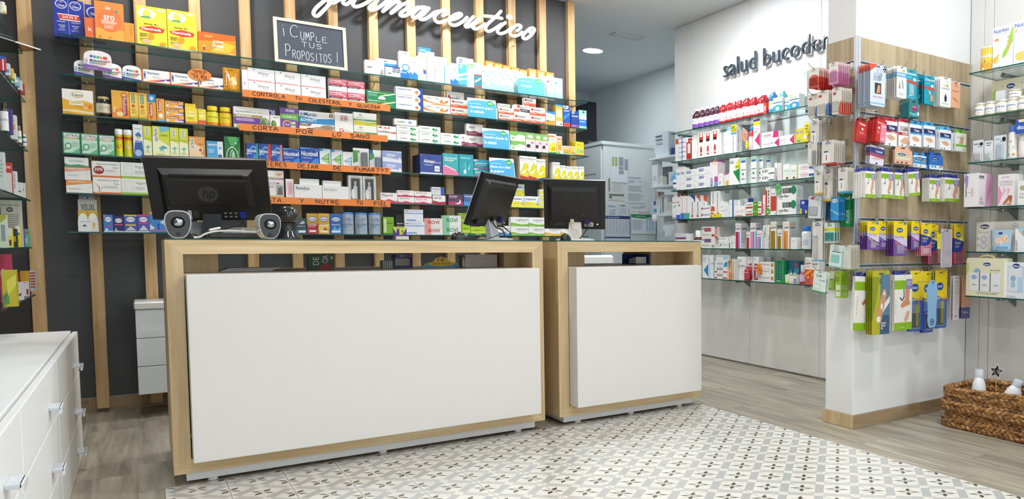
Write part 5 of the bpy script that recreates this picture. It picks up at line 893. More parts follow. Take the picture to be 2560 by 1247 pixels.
for a,b_,v,art,lk in [(1800,1810,504,'p a8d8f0 .1 .4 .9 .5 .9 .3;l .2 .6 .8 .7 1 aac','white carton with aqua fleck'),(1810.5,1822,510,'r .1 .1 .9 .9 e4ecf4;t .2 .5 .8 .6 7a8ab0 phyto','white carton with pale blue frame'),(1823,1834,500,'r .7 0 1 1 2f5fa8;t .1 .7 .6 .8 7a8ab0 phb','white carton with blue right edge')]: B('O4',a,b_,v,'f2f4f5',art,lk,d=.05)
B('O4',1835,1850,500,'f3f2f2','t .1 .74 .8 .82 c0606a elgydium;r 0 0 1 .06 4a7ac0','tall white carton behind low white one',d=.04,i=.08); B('O4',1835,1863,515,'f4f3f3','t .2 .44 .6 .54 d08a90 elmex;p c05a5a .66 .4 .7 .6 .72 .4;p c05a5a .76 .44 .8 .64 .82 .44;r .1 .04 .8 .1 c9453c','low wide white carton with red ticks',d=.05,i=.02); B('O4',1856,1884,497,'f0f2f4','r .5 .3 1 1 2a4a94;t .1 .74 .46 .84 6a7a9a phb','white and blue carton standing at back',d=.04,i=.12)
B('O4',1864,1903,506,'f5f4f2','T .06 .52 .42 .84 222 Lacer;r 0 .1 .44 .36 c8352e;r .8 .1 1 .36 c8352e;p 4f9f1f .46 0 .8 0 .8 1 .46 1;T .5 .56 .76 .7 e6f4c8 NUEVO;e .9 .72 .04 .1 b8352e','white and red toothpaste carton with green tab',d=.05,n=2)
B('O4',1904,1913,488,'f3f1f0','V .3 .1 .7 .6 222 Lacer;r 0 .1 .3 1 c8352e','narrow white and red carton',d=.06); B('O4',1914,1926,468,'f4f2f1','V .34 .3 .76 .94 222 Lacer;r 0 0 .3 .9 c8352e;e .5 .14 .5 .12 4f9f1f;T .2 .1 .8 .17 fff 2x1','tall white carton with red stripe and green disc',d=.07); B('O4',1927,1940,472,'f4f2f1','r 0 .16 1 .72 d0402e;t .1 .78 .9 .86 222 Lacer;e .8 .05 .08 .03 b8352e','tall white carton with red block',d=.06)
B('O4',1943,1990,467,'f3f4f3','r .28 .5 .74 .86 55585a;r .34 .54 .5 .82 8a8d8f;r .54 .56 .6 .8 9a9d9f;T .1 .22 .6 .4 2a2a2e Lacer Blanc;e .86 .7 .14 .3 1f8a5a;l .1 .06 .3 .12 1 999','white carton with dark toothpaste window',n=2,d=.07,sart='l .2 .2 .8 .7 4 ccc')
B('O4',2000,2014,500,'2a3f98','e .5 .8 .3 .1 e8f0f8;T .25 .76 .75 .84 2a3f98 URGO;p c8352e .3 .2 .6 .4 .8 .2;r 0 0 .3 .4 e0d84a','blue carton with red figure at right end',d=.04); B('O4',2004,2017,513,'2a4ab0','p d0453a .4 .2 .8 .5 .7 .2;r .7 0 1 .4 e0d84a','small royal blue carton at right end',d=.03,i=.0)
B('O5',1688,1722,584,'f3f1f2','T .04 .7 .6 .84 5a6a9a Sensilacer;r 0 .34 .8 .5 3f5fb8;r 0 .2 .8 .34 c8453c;e .74 .72 .14 .2 dfe6f0','white carton with blue and red bands behind the counter',d=.05,n=2)
q(JAR,'O5',1727,1745,576,'5a1f1e','r .3 .0 .34 .9 b9b9c0;l .4 .2 .9 .7 4 c9c9d8','brown glass bottle with white dropper cap',cap='f4f4f4',capf=.38,neck=.6,capw=.66,sh=.1,lab='e9eaf2',lz=(.04,.46))
SN='r .2 .55 .72 .9 8a6a62;r .24 .6 .68 .84 %s;t .06 .16 .6 .34 7a7a7c SENSODYNE;r .76 .1 .98 .3 %s;e .1 .8 .06 .1 8a8a5a'
B('O5',1754,1787,594,'f1efec',SN%('6a5a9a','999'),'toothpaste carton with open window, lower',d=.05); B('O5',1754,1787,567,'f1efec',SN%('c0506a','c0403a'),'toothpaste carton with open window, upper',d=.05,zb_v=594.5); B('O5',1787.5,1798,567,'d9cfc6','r .0 0 .5 1 b8322c;V .08 .1 .44 .9 fff GRATIS','carton side with red free-gift strip',d=.05,zb_v=594.5); B('O5',1788,1797,594,'e4ded6','l .2 .3 .8 .6 2 aaa','beige carton end under the free-gift strip',d=.05,i=.045)
B('O5',1797,1827,592,'f3f4f4','t .06 .5 .6 .7 7a7a7c SENSODYNE;e .86 .5 .06 .26 4a6ab0;e .86 .5 .04 .18 f3f4f4;r .2 .9 .5 .96 6ab0e0','white toothpaste carton with blue ring',d=.04,i=.015,zb_v=606); B('O5',1797,1827,605.5,'eef2f1','p 2f7a7a .04 .2 .16 .9 .2 .5;t .24 .5 .8 .7 7a8a8a Multicare;r .84 .1 .94 .9 888','white toothpaste carton with dark teal swirl',d=.04,i=.015)
B('O5',1827.5,1838,589,'f2f1f0','r .9 .7 1 .9 c8453c;l .1 .4 .6 .6 1 bbb','tiny white carton in column',d=.05,n=4)
LA='T .06 .74 .94 .86 2f2f5a Lacer;t .1 .88 .9 .94 %s %s;r .06 0 .52 .66 %s;r .54 0 .8 .66 %s'
B('O5',1838.5,1852,558,'f3f1f2',LA%('a04a70','Clorhexidina','b8203e','8a78d0'),'white carton with crimson and violet bars',d=.075,side='e6e4e8',sart='T .1 .74 .9 .86 2f2f5a Lacer;l .1 .2 .9 .64 5 c4c2cc')
B('O5',1866,1875,579,'f3f1f2',LA%('a04a70','Clor','b8203e','b8203e'),'short carton with crimson bar',d=.05); B('O5',1875.5,1889,557,'f3f1f2',LA%('d86a9a','Gingi','e48ab8','2f9ad8'),'tall carton with pink and blue bars, left',d=.06,side='efeaf0',sart='T .1 .74 .9 .86 2f2f5a Lacer;t .1 .88 .9 .94 d86a9a Gingi;r 0 0 .3 .66 2f9ad8'); B('O5',1891,1905,576,'f3f1f2',LA%('d86a9a','Gingi','e48ab8','2f9ad8'),'short carton with pink and blue bars',d=.04,i=.005)
B('O5',1906,1916.5,563,'f2f3f4','V .4 .5 .8 .94 2f2f5a Lacer;r 0 0 .2 1 4aa8dc','slim white carton with blue left stripe',d=.06)
B('O5',1917.5,1926,562,'f2f0e8','V .2 .04 .6 .56 333 Lacer Oros;r .7 0 1 .9 9a7a1a','slim white carton with gold stripe',d=.06); B('O5',1926.5,1941,554,'f3f1ea',LA%('8a8a6a','Oros','9a7a1a','9a7a1a'),'tall carton with broad gold bar',d=.07,side='e8e6da',sart='T .06 .78 .94 .9 2f2f3a Lacer;t .1 .68 .7 .74 777 Oros;l .1 .2 .9 .6 5 cfcbb8'); B('O5',1943,1955,573,'f3f1ea',LA%('8a8a6a','Oros','9a7a1a','9a7a1a'),'short carton with gold bar',d=.04,i=.005)
B('O5',1956.5,1973,554,'f3f1ee',LA%('f08a2a','Sensi','f0942a','f0942a'),'tall carton with orange bar',d=.07,side='eceae8',sart='T .1 .74 .9 .86 2f2f3a Lacer;T .1 .88 .9 .95 f08a2a Sensi;l .1 .3 .9 .66 6 d4d0cc'); B('O5',1977,1993,593,'f1f1ee','t .2 .6 .8 .7 aaa flaxis;r 0 .7 1 .74 e0e0dc','low white carton in front',d=.04,i=.005)
q(JAR,'O5',1999,2016,566,'eef0f4','V .1 .1 .4 .8 2a2a40 CB12;r .5 .2 .9 .6 c9d3e6','white mouthwash bottle with blue cap',cap='1f6fd0',capf=.2,neck=.74,capw=.8,sh=.06,lab='eef0f4',lz=(.04,.7))
B('O5',2013,2032,587,'2f7fd0','r 0 .9 1 1 c8606a;e .5 .5 .4 .3 e8f2fa;T .2 .4 .8 .62 2a4f9a Oral-B;r 0 0 .2 1 e8eef4','blue and white toothpaste carton',d=.05,n=2)
CA='t .1 .88 .9 .94 6aa0d8 Cariax;T .1 .79 .6 .85 333 KIN;p 1f8fdc 1 .06 1 .62 .24 .34;l .1 .66 .6 .72 1 bbb'
B('O6',1756,1771,637,'f2f4f6',CA,'white carton with big blue arrow',d=.05); B('O6',1772,1786,637,'eef3f7','r 0 0 .06 1 3f8fd0;l .4 .6 .9 .66 2 888;r .9 0 1 1 2f6fa8','white carton with blue edges',d=.06,i=.04)
B('O6',1791,1822,637,'f1f4f6','T .1 .72 .5 .86 333 KIN;p a8d0e8 .5 .5 .66 .9 .96 .9 .96 .2 .6 .2','white carton with pale blue hexagon',d=.05,zb_v=652); B('O6',1787,1818,651,'f3f5f6','T .16 .42 .7 .76 2f8fd0 cariax;l .2 .26 .66 .36 1 6ab0e0;p 2f8fd0 .7 .1 1 .1 1 .8 .84 .8;r .4 .04 .44 .12 222','white toothpaste carton with blue lettering',d=.05,zb_v=667); B('O6',1786,1818,666.5,'f4f4f3','T .2 .44 .64 .84 1a1a1a KIN;p c0283a 0 .06 .1 .3 .2 .3 .2 .06;p c0283a .6 .1 .72 .3 1 .3 1 .1;e .42 .2 .14 .16 f4f4f3;t .34 .1 .5 .2 c0283a forte','white toothpaste carton with black letters and red ribbon',d=.05,n=2)
B('O6',1819,1829.5,647,'e8b66a','p e8801f 0 0 1 0 1 .24 .5 .36 0 .24;v .3 .6 .6 .9 6a4a2a farmalastic','slim amber carton with orange point',d=.05); B('O6',1830.5,1843,647,'ecebe9','V .1 .3 .36 .9 c8352e FIXONA;V .1 .04 .36 .28 333 KIN;r .5 0 1 1 d4d2d0','slim white carton with red vertical letters',d=.05)
OD='r .2 .76 .5 .9 c9ced6;T .06 .56 .9 .66 666 Oraldine;l .1 .46 .6 .52 1 bbb;p e6ebee .3 .1 .6 .0 .9 .1 .9 .4 .4 .4'
B('O6',1844,1866,641,'f2f3f4',OD,'tall white carton with grey bottle print',d=.05,i=.05)
q(JAR,'O6',1857,1868,667,'b8303a','e .6 .4 .3 .36 8ab8e8;T .1 .84 .9 .96 fff Oraldine','small red mouthwash bottle in front',cap='c0303a',capf=.12,neck=.5,capw=.55,lab='c8404a',lz=(.1,.66),i=.01)
ODR='r .16 .84 .5 .96 c9ced6;p b8303a .3 .72 .7 .72 .9 .62 .9 .04 .1 .04 .1 .62;r .02 .56 .98 .64 f2f2f2;T .06 .565 .94 .635 444 Oraldine;e .66 .3 .2 .16 9ac0ea;r .2 .46 .7 .5 f0c8c8;p f2e0e0 .3 .1 .6 .2 .4 .08'
for a,b_ in [(1869,1882.5),(1883,1897)]: B('O6',a,b_,641.5,'f2f3f4',ODR,'tall white carton with red bottle print',d=.06)
for a,b_ in [(1898,1912),(1913,1926),(1940,1955)]: B('O6',a,b_,643,'c9c9c9','t .1 .86 .9 .93 555 Oraldine;r .1 .4 .9 .8 b9b9ba','grey carton standing at the back',d=.04,i=.12)
B('O6',1898,1936,654,'f2f1ef','T .02 .46 .7 .72 8a8a8a DENTIBLANC;r .02 .2 .4 .24 d9602a;r .8 .3 .94 .8 b83a3a;e .9 .54 .06 .2 d8a83a','white whitening-paste carton',d=.05,n=3)
B('O6',1937,1961,650,'1f9a5a','r .2 .5 .7 .94 0f4f3a;r .26 .52 .4 .9 5a8a8a;r .5 .52 .64 .9 5a8a8a;r .2 .12 .7 .42 0f4f3a;r .26 .14 .4 .4 5a8a8a;r .5 .14 .64 .4 5a8a8a;r .2 .06 .6 .09 cfeee0','green counter display with small bottles',d=.06,name='counter_display',cat='display'); B('O6',1961.5,1998,651,'1a5a78','p 2f7f9a 0 .3 1 .5 1 .7 0 .5;p dff0f2 .1 .36 .6 .5 .9 .42 .5 .4;e .6 .5 .05 .14 2a1f20;e .8 .8 .08 .12 c0303a','dark blue display side with wave picture',d=.05,i=.06,name='counter_display',cat='display')
B('O6',1963,1974,686,'eef0e6','r 0 0 1 .2 b8c83a;p e0e6c0 .1 .3 .9 .5 .9 .3','tiny white carton with lime foot',d=.03,i=.01); B('O6',1974.5,1991,686,'f0f2ee','r .6 0 1 .6 8a98c8;p a8c83a .1 .2 .5 .3 .4 .1;r 0 .9 1 1 a8b83a','small white carton with violet corner',d=.04,i=.01)
q(JAR,'O6',1996,2009,662,'b85a6a','r 0 0 1 .2 a83a4a;p 4aa8d0 .1 .3 .6 .4 .6 .8 .1 .7;','small clear bottle with lilac label',cap='d8d4dc',capf=.36,neck=.7,capw=.76,lab='d8c8e0',lz=(.04,.5),i=.02)
PL='t .1 .86 .8 .92 c05a6a Pilar;T .08 .74 .9 .85 2f2f3a Lacer;r 0 0 1 .56 e2552a;p f2a83a 0 .4 1 .6 1 .5 0 .3;e .5 .26 .12 .05 f0c8a0;r .42 .06 .58 .22 3f5fb0;t .1 .64 .7 .7 c05a6a infantil'
B('O6',2013,2029.5,643,'f4f2f0',PL,'white and orange child carton with figures',d=.06); B('O6',2030,2048,645,'f4f2f0',PL,'white and orange child carton with figures',d=.06)
# ------------------------------------------------------------------ baby goods on the right
q(TIN,'R1',2436,2471,122,'f0c83a','r 0 0 1 .3 e8a83a;e .5 .22 .34 .16 8fb84a;e .42 .12 .16 .1 c8d87a;e .42 .12 .06 .05 fff;e .7 .3 .24 .14 f0b04a;p 5a9a3a .1 .4 .5 .5 .8 .42 .5 .36;T .16 .58 .9 .74 fff levit','yellow fruit-print powder tin',cap='cfe0d8',cat='tin')
NB='T .04 .86 .8 .95 2f5fb0 Nutribén;t .06 .8 .74 .85 8a9ab8 Cereales sin gluten;e .2 .7 .12 .035 e8a070;p a8d04a 1 .96 1 .6 .7 .3 .5 .22 .5 .36 .7 .5 .86 .8;p e6ecf0 .1 .36 .4 .3 .4 .1 .1 .16;e .16 .22 .16 .08 f0d080;p e8c03a 0 .2 .3 .36 .36 .34 .1 .16;e .78 .72 .05 .03 f0b080;e .78 .62 .05 .03 f0b080;e .78 .52 .05 .03 f0b080;e .78 .42 .05 .03 f0b080;t .06 .04 .4 .08 8a9ab8 Desde 4 meses'
B('R1',2472,2522,74,'f4f6f8',NB,'tall white baby cereal carton with green ribbon',d=.05,i=.04); B('R1',2524,2590,58,'f4f6f8','T .04 .86 .8 .95 2f5fb0 Nutribén;T .04 .74 .14 .82 e8b03a 8;t .16 .76 .5 .8 8a9ab8 Cereales;p f2b83a .4 .2 .9 .3 1 .6 .6 .4;e .3 .2 .24 .1 f0d070','tall white baby cereal carton with amber ribbon',d=.05,i=.04)
for a,b_,v,c,lk in [(2425,2451,260,'c03a2e','first baby-food jar with red logo'),(2450,2476,256,'3a8a4a','baby-food jar with green fleck'),(2476,2506,251,'d05a8a','baby-food jar with pink fleck'),(2504,2533,247,'c8c03a','baby-food jar with lime fleck'),(2530,2558,243,'e8a02a','baby-food jar with orange fleck'),(2556,2584,239,'c03a2e','baby-food jar cut by the frame edge')]:
    q(JAR,'R2',a,b_,v,'e2cfa6','T .08 .5 .8 .74 2f4f9a Nutribén;e .66 .24 .14 .1 %s;e .3 .3 .1 .08 e8c87a;p f0f0ee 0 .0 1 .0 1 .1 0 .1'%c,lk,cap='c9ccce',capf=.15,neck=.84,capw=.9,sh=.1,lab='f4f4f0',lz=(.14,.72),i=.02,cat='jar')
q(JAR,'R2',2507,2537,226,'d9b98a','T .1 .5 .8 .74 2f4f9a Nutribén;e .6 .24 .2 .16 b8502a','baby-food jar stacked on the front row',cap='c9ccce',capf=.15,neck=.84,capw=.9,sh=.1,lab='f4f4f0',lz=(.14,.72),i=.05,cat='jar',zb_v=249)
B('R2',2472,2580,206,'e3ddbd','p b8d07a 0 .2 .14 .5 .1 .8 0 .7;e .36 .4 .14 .14 8fb8dc;e .45 .8 .11 .08 f4f4f4;e .45 .8 .1 .07 22347a;T .38 .77 .52 .83 fff chicco;t .56 .6 .9 .68 8a8470 baby moments;t .66 .52 .76 .58 8a8470 set;e .26 .82 .015 .015 6aa0d8;e .7 .84 .015 .015 6aa0d8','cream baby gift box with handle behind jars',d=.05,i=.12)
B('R2',2482,2506,230,'e4e6ea','e .5 .5 .3 .2 8fb0dc;p b0c4e0 .2 .3 .8 .3 .6 .44','small white baby carton with blue whale behind jars',d=.04,i=.075)
# ------------------------------------------------------------------ signs
def extrude2d(mb, V, F, front, back, c, m):
    """thick lettering from a flat filled mesh; front and back map a 2-D point to 3-D"""
    n = len(V); A = [front(*p) for p in V]; Bk = [back(*p) for p in V]; cnt = {}
    for f in F:
        for i in range(len(f)):
            a, b = f[i], f[(i+1) % len(f)]; cnt[(min(a, b), max(a, b))] = cnt.get((min(a, b), max(a, b)), [])+[(a, b)]
    mb.mesh(A, F, c, m); mb.mesh(Bk, [f[::-1] for f in F], c, m)
    mb.mesh(A+Bk, [(a, a+n, b+n, b) for e in cnt.values() if len(e) == 1 for (a, b) in e], c, m)
def script_letter(strokes, plane_y, th, wpx, u0, parent, name='letter', dot=None):
    b = MB(); c = lin('f6f7f8')
    for sk, st in enumerate(strokes):
        pts = smooth_line([tuple(map(float, p.split(','))) for p in st.split()], 6)
        P = [at(u0+x/5.227, y/5.227, y=plane_y) for x, y in pts]; q = [(p.x, p.z) for p in P]; W_ = .0245
        n = len(q); L_, R_ = ribbon(q, W_)
        for i in range(n-1):
            poly = [R_[i], R_[i+1], L_[i+1], L_[i]]
            b.prism(poly, plane_y-.0016*sk-.00004*i, plane_y+th+.0008*sk+.00003*i, c, 'satin')
        for e in (q[0], q[-1]):
            b.prism([(e[0]+W_/2*math.cos(t*math.pi/6), e[1]+W_/2*math.sin(t*math.pi/6)) for t in range(12)], plane_y-.0007-.0016*sk-(.00004*n if e is q[-1] else 0), plane_y+th-.0007, c, 'satin')
    if dot:
        p = at(u0+dot[0]/5.227, dot[1]/5.227, y=plane_y); b.prism([(p.x+.026*math.cos(t*math.pi/8), p.z+.021*math.sin(t*math.pi/8)) for t in range(16)], plane_y, plane_y+th, c, 'satin')
    o = obj(name, b, parent)
sg = thing('script_sign', 'large white cut-out script lettering across the dark wall battens', 'sign', (0, 0, 0))
SIGN = [(770, ['440,-210 330,-90 200,20 110,100 72,165 90,205 130,205 190,150 250,85 300,20 330,-60 360,-150', '262,-40 270,20 310,38 360,25 450,-35'], None),
 (770, ['620,-75 540,-60 465,0 462,40 505,55 570,10 630,-55', '645,-65 590,40 600,80 650,85 740,50 830,-10 885,-70'], None),
 (770, ['850,-90 915,-50 895,20 830,70 800,108 830,130 900,112 1000,40 1065,-25'], None),
 (770, ['1050,-40 1085,0 1060,50 980,148', '990,140 1100,50 1160,18 1195,35 1175,85 1085,172', '1095,165 1220,70 1290,42 1320,60 1290,110 1220,165 1205,195 1240,210 1300,190 1380,125 1440,95'], None),
 (1050, ['95,105 40,92 -30,115 -92,180 -95,222 -55,232 15,170 85,105', '115,105 60,170 5,215 0,245 45,255 110,225 180,170 235,148'], None),
 (1050, ['300,205 345,180 360,150 325,132 265,145 200,200 192,250 230,290 290,285 370,252 405,228'], None),
 (1050, ['400,258 480,238 542,195 520,175 450,195 398,240 385,290 420,325 480,325 560,280 615,228'], None),
 (1050, ['700,217 640,280 595,332 610,352 650,340 720,285 785,238', '785,240 720,310 690,352 715,376 770,365 850,312'], None),
 (1050, ['1060,145 1000,210 900,300 858,360 880,405 930,400 1010,352 1065,315', '845,208 950,218 1070,240'], None),
 (1050, ['1115,295 1050,350 1013,400 1030,432 1080,435 1150,400 1200,360'], (1168, 222)),
 (1050, ['1270,402 1305,372 1322,345 1290,325 1240,342 1180,400 1180,445 1220,470 1280,460 1335,420'], None),
 (1050, ['1435,372 1380,420 1345,470 1358,503 1400,500 1460,450 1497,392 1480,366 1440,372 1428,405 1450,425 1492,402'], None)]
for u0, st, dot in SIGN: script_letter(st, 6.298, .012, 36, u0, sg, dot=dot)
for xb, zb_ in ((1.1, 2.78), (1.66, 2.86), (1.93, 2.83), (2.2, 2.77), (2.46, 2.73)):
    b = MB(); b.tube([(xb, 6.305, zb_), (xb, YB+.004, zb_)], .004, lin('aaaaaa'), 'metal'); obj('standoff_pin', b, sg)

# chalkboard on the top shelf
cb = thing('chalkboard', 'small framed chalkboard with chalk writing on the top shelf', 'chalkboard', (.727, 6.10, SZ[0]+.001))
W_, H_, LN = .436, .306, .10
def leanbox(b, x0, z0, x1, z1, y0, y1, c, m):
    V = [(x, y+z*LN, z) for z in (z0, z1) for x, y in ((x0, y0), (x1, y0), (x1, y1), (x0, y1))]
    b.mesh(V, [(0, 3, 2, 1), (4, 5, 6, 7), (0, 1, 5, 4), (1, 2, 6, 5), (2, 3, 7, 6), (3, 0, 4, 7)], c, m)
b = MB(); leanbox(b, .015, .015, W_-.015, H_-.015, .006, .012, lin('555b67'), 'satin'); obj('slate', b, cb)
for r_ in ((0, 0, .02, H_), (W_-.02, 0, W_, H_), (.02, 0, W_-.02, .02), (.02, H_-.02, W_-.02, H_)):
    b = MB(); leanbox(b, r_[0], r_[1], r_[2], r_[3], 0, .016, lin('ecdfcc'), 'satin'); obj('frame_bar', b, cb)
b = MB(); f_ = lambda a, e, l: (a*W_, .0055-.0002*l+e*H_*LN, e*H_); f_.flat = True
draw(b, 'h .1 .60 .17 .85 e6ecf2 .0036 |;h .20 .60 .34 .86 e6ecf2 .0036 C;h .35 .58 .56 .77 e6ecf2 .0032 UMP;h .56 .58 .74 .7 e6ecf2 .0032 LE;h .36 .42 .66 .53 e6ecf2 .0032 TUS;h .13 .16 .23 .44 e6ecf2 .0036 P;h .23 .13 .78 .32 e6ecf2 .0032 ROPOSITOS;h .82 .08 .9 .40 e6ecf2 .0032 !', f_, W_, H_, 'matte'); obj('chalk_writing', b, cb)

# handwritten orange shelf strips
STRIPS = [(0, 605.5, 974.5, 'h .06 .3 .27 .84 1a1210 .0042 CONTROLA;h .33 .36 .38 .8 1a1210 .004 TU;h .42 .24 .65 .74 1a1210 .0042 COLESTEROL;h .695 .24 .72 .74 1a1210 .0042 Y;h .755 .24 .925 .74 1a1210 .0042 GLUCOSA', 'CONTROLA'),
          (2, 597, 968.5, 'h .08 .3 .245 .85 1a1210 .0046 CORTA;h .355 .26 .475 .85 1a1210 .0048 POR;h .60 .26 .665 .84 1a1210 .0046 LO;h .725 .26 .87 .85 1a1210 .0046 SANO', 'CORTA'),
          (3, 606, 975.5, 'h .01 .25 .28 .85 1a1210 .0042 ???QUIERES;h .345 .25 .49 .8 1a1210 .0042 DEJAR;h .585 .25 .65 .8 1a1210 .0044 DE;h .735 .25 .885 .82 1a1210 .0044 FUMAR;h .89 .2 .985 .86 1a1210 .0044 ???', 'QUIERES'),
          (4, 606, 975.5, 'h .02 .25 .245 .82 1a1210 .0042 HIDRATA;h .36 .25 .39 .82 1a1210 .0044 Y;h .465 .25 .635 .82 1a1210 .0044 NUTRE;h .75 .25 .8 .82 1a1210 .0044 TU;h .875 .22 .975 .86 1a1210 .0044 PIEL', 'HIDRATA')]
SDESC = ['cholesterol', 'diet', 'quit-smoking', 'skin care']
for k, (si, ua, ub, art, w0) in enumerate(STRIPS):
    v0 = [223, 307.5, 398, 489][k]; sz_ = SZ[[1, 2, 3, 4][k]]
    xa = at(ua, v0, y=YS-.004).x; xb = at(ub, v0, y=YS-.004).x; z1 = at(ua, v0, y=YS-.004).z
    W_, H_ = xb-xa, .046; b = MB(); b.box(0, 0, 0, W_, .0015, H_, lin('f28a3a'), 'card')
    draw(b, art, flat_map(0, 0, W_, H_), W_, H_)
    tag(obj('shelf_strip', b, None, (xa, YS-.004, z1-H_)), 'orange paper shelf strip with handwritten %s slogan' % SDESC[k], 'sign')
# round handwritten price tags
def oval(u, v, plane, val, rx, ry, colr, art, label):
    p = at(u, v, **{plane: val}); b = MB(); n = 20; W_, H_ = 2*rx, 2*ry
    b.prism([(rx+rx*math.cos(2*math.pi*i/n), ry+ry*math.sin(2*math.pi*i/n)) for i in range(n)], 0, .001, lin(colr)); draw(b, art, flat_map(0, 0, W_, H_), W_, H_)
    rz = 0 if plane == 'y' else -math.pi/2; off = Vector((-rx, 0, -ry)) if plane == 'y' else Vector((0, rx, -ry))
    tag(obj('price_tag', b, None, p+off, rz), label, 'tag')
oval(499, 187, 'y', YS+.0275, .062, .038, 'ee8a35', 'h .2 .72 .8 .86 5a2a10 .002 PHARMATON;h .3 .56 .74 .7 5a2a10 .002 50 PLUS;h .12 .46 .3 .6 5a2a10 .002 1x2;h .24 .14 .82 .46 3a1a08 .003 19,95€', 'orange oval handwritten price tag on the second dark-wall shelf')
oval(1862, 338, 'x', XO+.028, .036, .05, 'f09a86', 'h .2 .5 .8 .64 8a3a2a .002 2UND;h .3 .24 .8 .42 8a3a2a .002 6,90', 'salmon oval price tag beside pink mouthwash bottles')
oval(1867, 361, 'x', XO+.01, .018, .036, 'f0dc2a', 'h .2 .4 .8 .6 3a3a10 .002 1+1', 'small yellow oval tag beside pink mouthwash bottles')
oval(2017, 322, 'x', XO+.015, .032, .05, 'efe03a', 'h .2 .66 .8 .78 6a5a10 .002 PROMO;h .16 .46 .84 .6 6a5a10 .002 2UNDS;h .3 .2 .86 .4 6a5a10 .002 10,00', 'yellow oval handwritten tag on the dry-mouth carton')
oval(1945, 471, 'x', XO+.02, .034, .042, '6fc07a', 'l .2 .4 .8 .7 4 2f7a4a', 'green oval tag above the toothpaste windows')
oval(1897.5, 673, 'x', XO+.02, .03, .046, 'f0882a', 'h .2 .36 .84 .62 5a2a10 .002 2,50', 'orange round tag between red bottles and whitening paste')

# raised wall lettering over the toothpaste shelves
def wall_lettering():
    V, F = TEXTS[('salud bucodental', False)]
    adj = {}
    for f in F:
        for v in f: adj.setdefault(v, []).append(f)
    seen = set(); comps = []
    for s in range(len(V)):
        if s in seen or s not in adj: continue
        st = [s]; comp = set()
        while st:
            v = st.pop()
            if v in comp: continue
            comp.add(v)
            for f in adj[v]: st += [w for w in f if w not in comp]
        seen |= comp; comps.append(sorted(comp))
    ds = sorted(comps, key=lambda c: min(V[i][0] for i in c))
    right_d = max(V[i][0] for i in ds[9]); W_ = (5.652-4.503)/right_d
    t = thing('wall_lettering', 'grey raised wall lettering above the toothpaste shelves', 'sign', (XOW, 5.652, 2.583))
    for comp in ds:
        mpx = {v: k for k, v in enumerate(comp)}; vv = [V[i] for i in comp]; ff = [tuple(mpx[i] for i in f) for f in F if f[0] in mpx]
        b = MB(); extrude2d(b, vv, ff, lambda x, y: (-.038, -x*W_, y*.152), lambda x, y: (-.016, -x*W_, y*.152), lin('46515e'), 'gloss'); o = obj('letter', b, t)
        cx_ = sum(v[0] for v in vv)/len(vv); 
        b = MB(); fc = ff[len(ff)//2]; px_ = sum(vv[i][0] for i in fc)/len(fc); pz_ = sum(vv[i][1] for i in fc)/len(fc); b.tube([(-.017, -px_*W_, pz_*.152), (0, -px_*W_, pz_*.152)], .003, lin('999999'), 'metal', 6); obj('standoff_pin', b, o)
EXTRA_ART.append('t 0 0 1 1 000 salud bucodental')

# ------------------------------------------------------------------ things on the counters
ZT = 1.0985
def frame_of(cx, cy, cz, yaw, tilt, roll=0):
    r = Vector((math.cos(yaw), math.sin(yaw), 0)); n = Vector((math.sin(yaw), -math.cos(yaw), 0)); u = Vector((0, 0, 1))*math.cos(tilt)+n*math.sin(tilt)
    r, u = r*math.cos(roll)+u*math.sin(roll), u*math.cos(roll)-r*math.sin(roll)
    nn = r.cross(u); C_ = Vector((cx, cy, cz))
    return lambda x, d, z: C_+r*x+nn*d+u*z          # x right, d toward the shop, z up
def fbox(b, T, x0, d0, z0, x1, d1, z1, c, m, ins=0):
    """block in a tilted frame from depth d0 (far) to d1 (near); ins shrinks the near face"""
    V = [T(x0, d0, z0), T(x1, d0, z0), T(x1, d0, z1), T(x0, d0, z1), T(x0+ins, d1, z0+ins), T(x1-ins, d1, z0+ins), T(x1-ins, d1, z1-ins), T(x0+ins, d1, z1-ins)]
    b.mesh(V, [(3, 2, 1, 0), (4, 5, 6, 7), (0, 1, 5, 4), (1, 2, 6, 5), (2, 3, 7, 6), (3, 0, 4, 7)], c, m)
def rel(T, o): return lambda *a: T(*a)-o
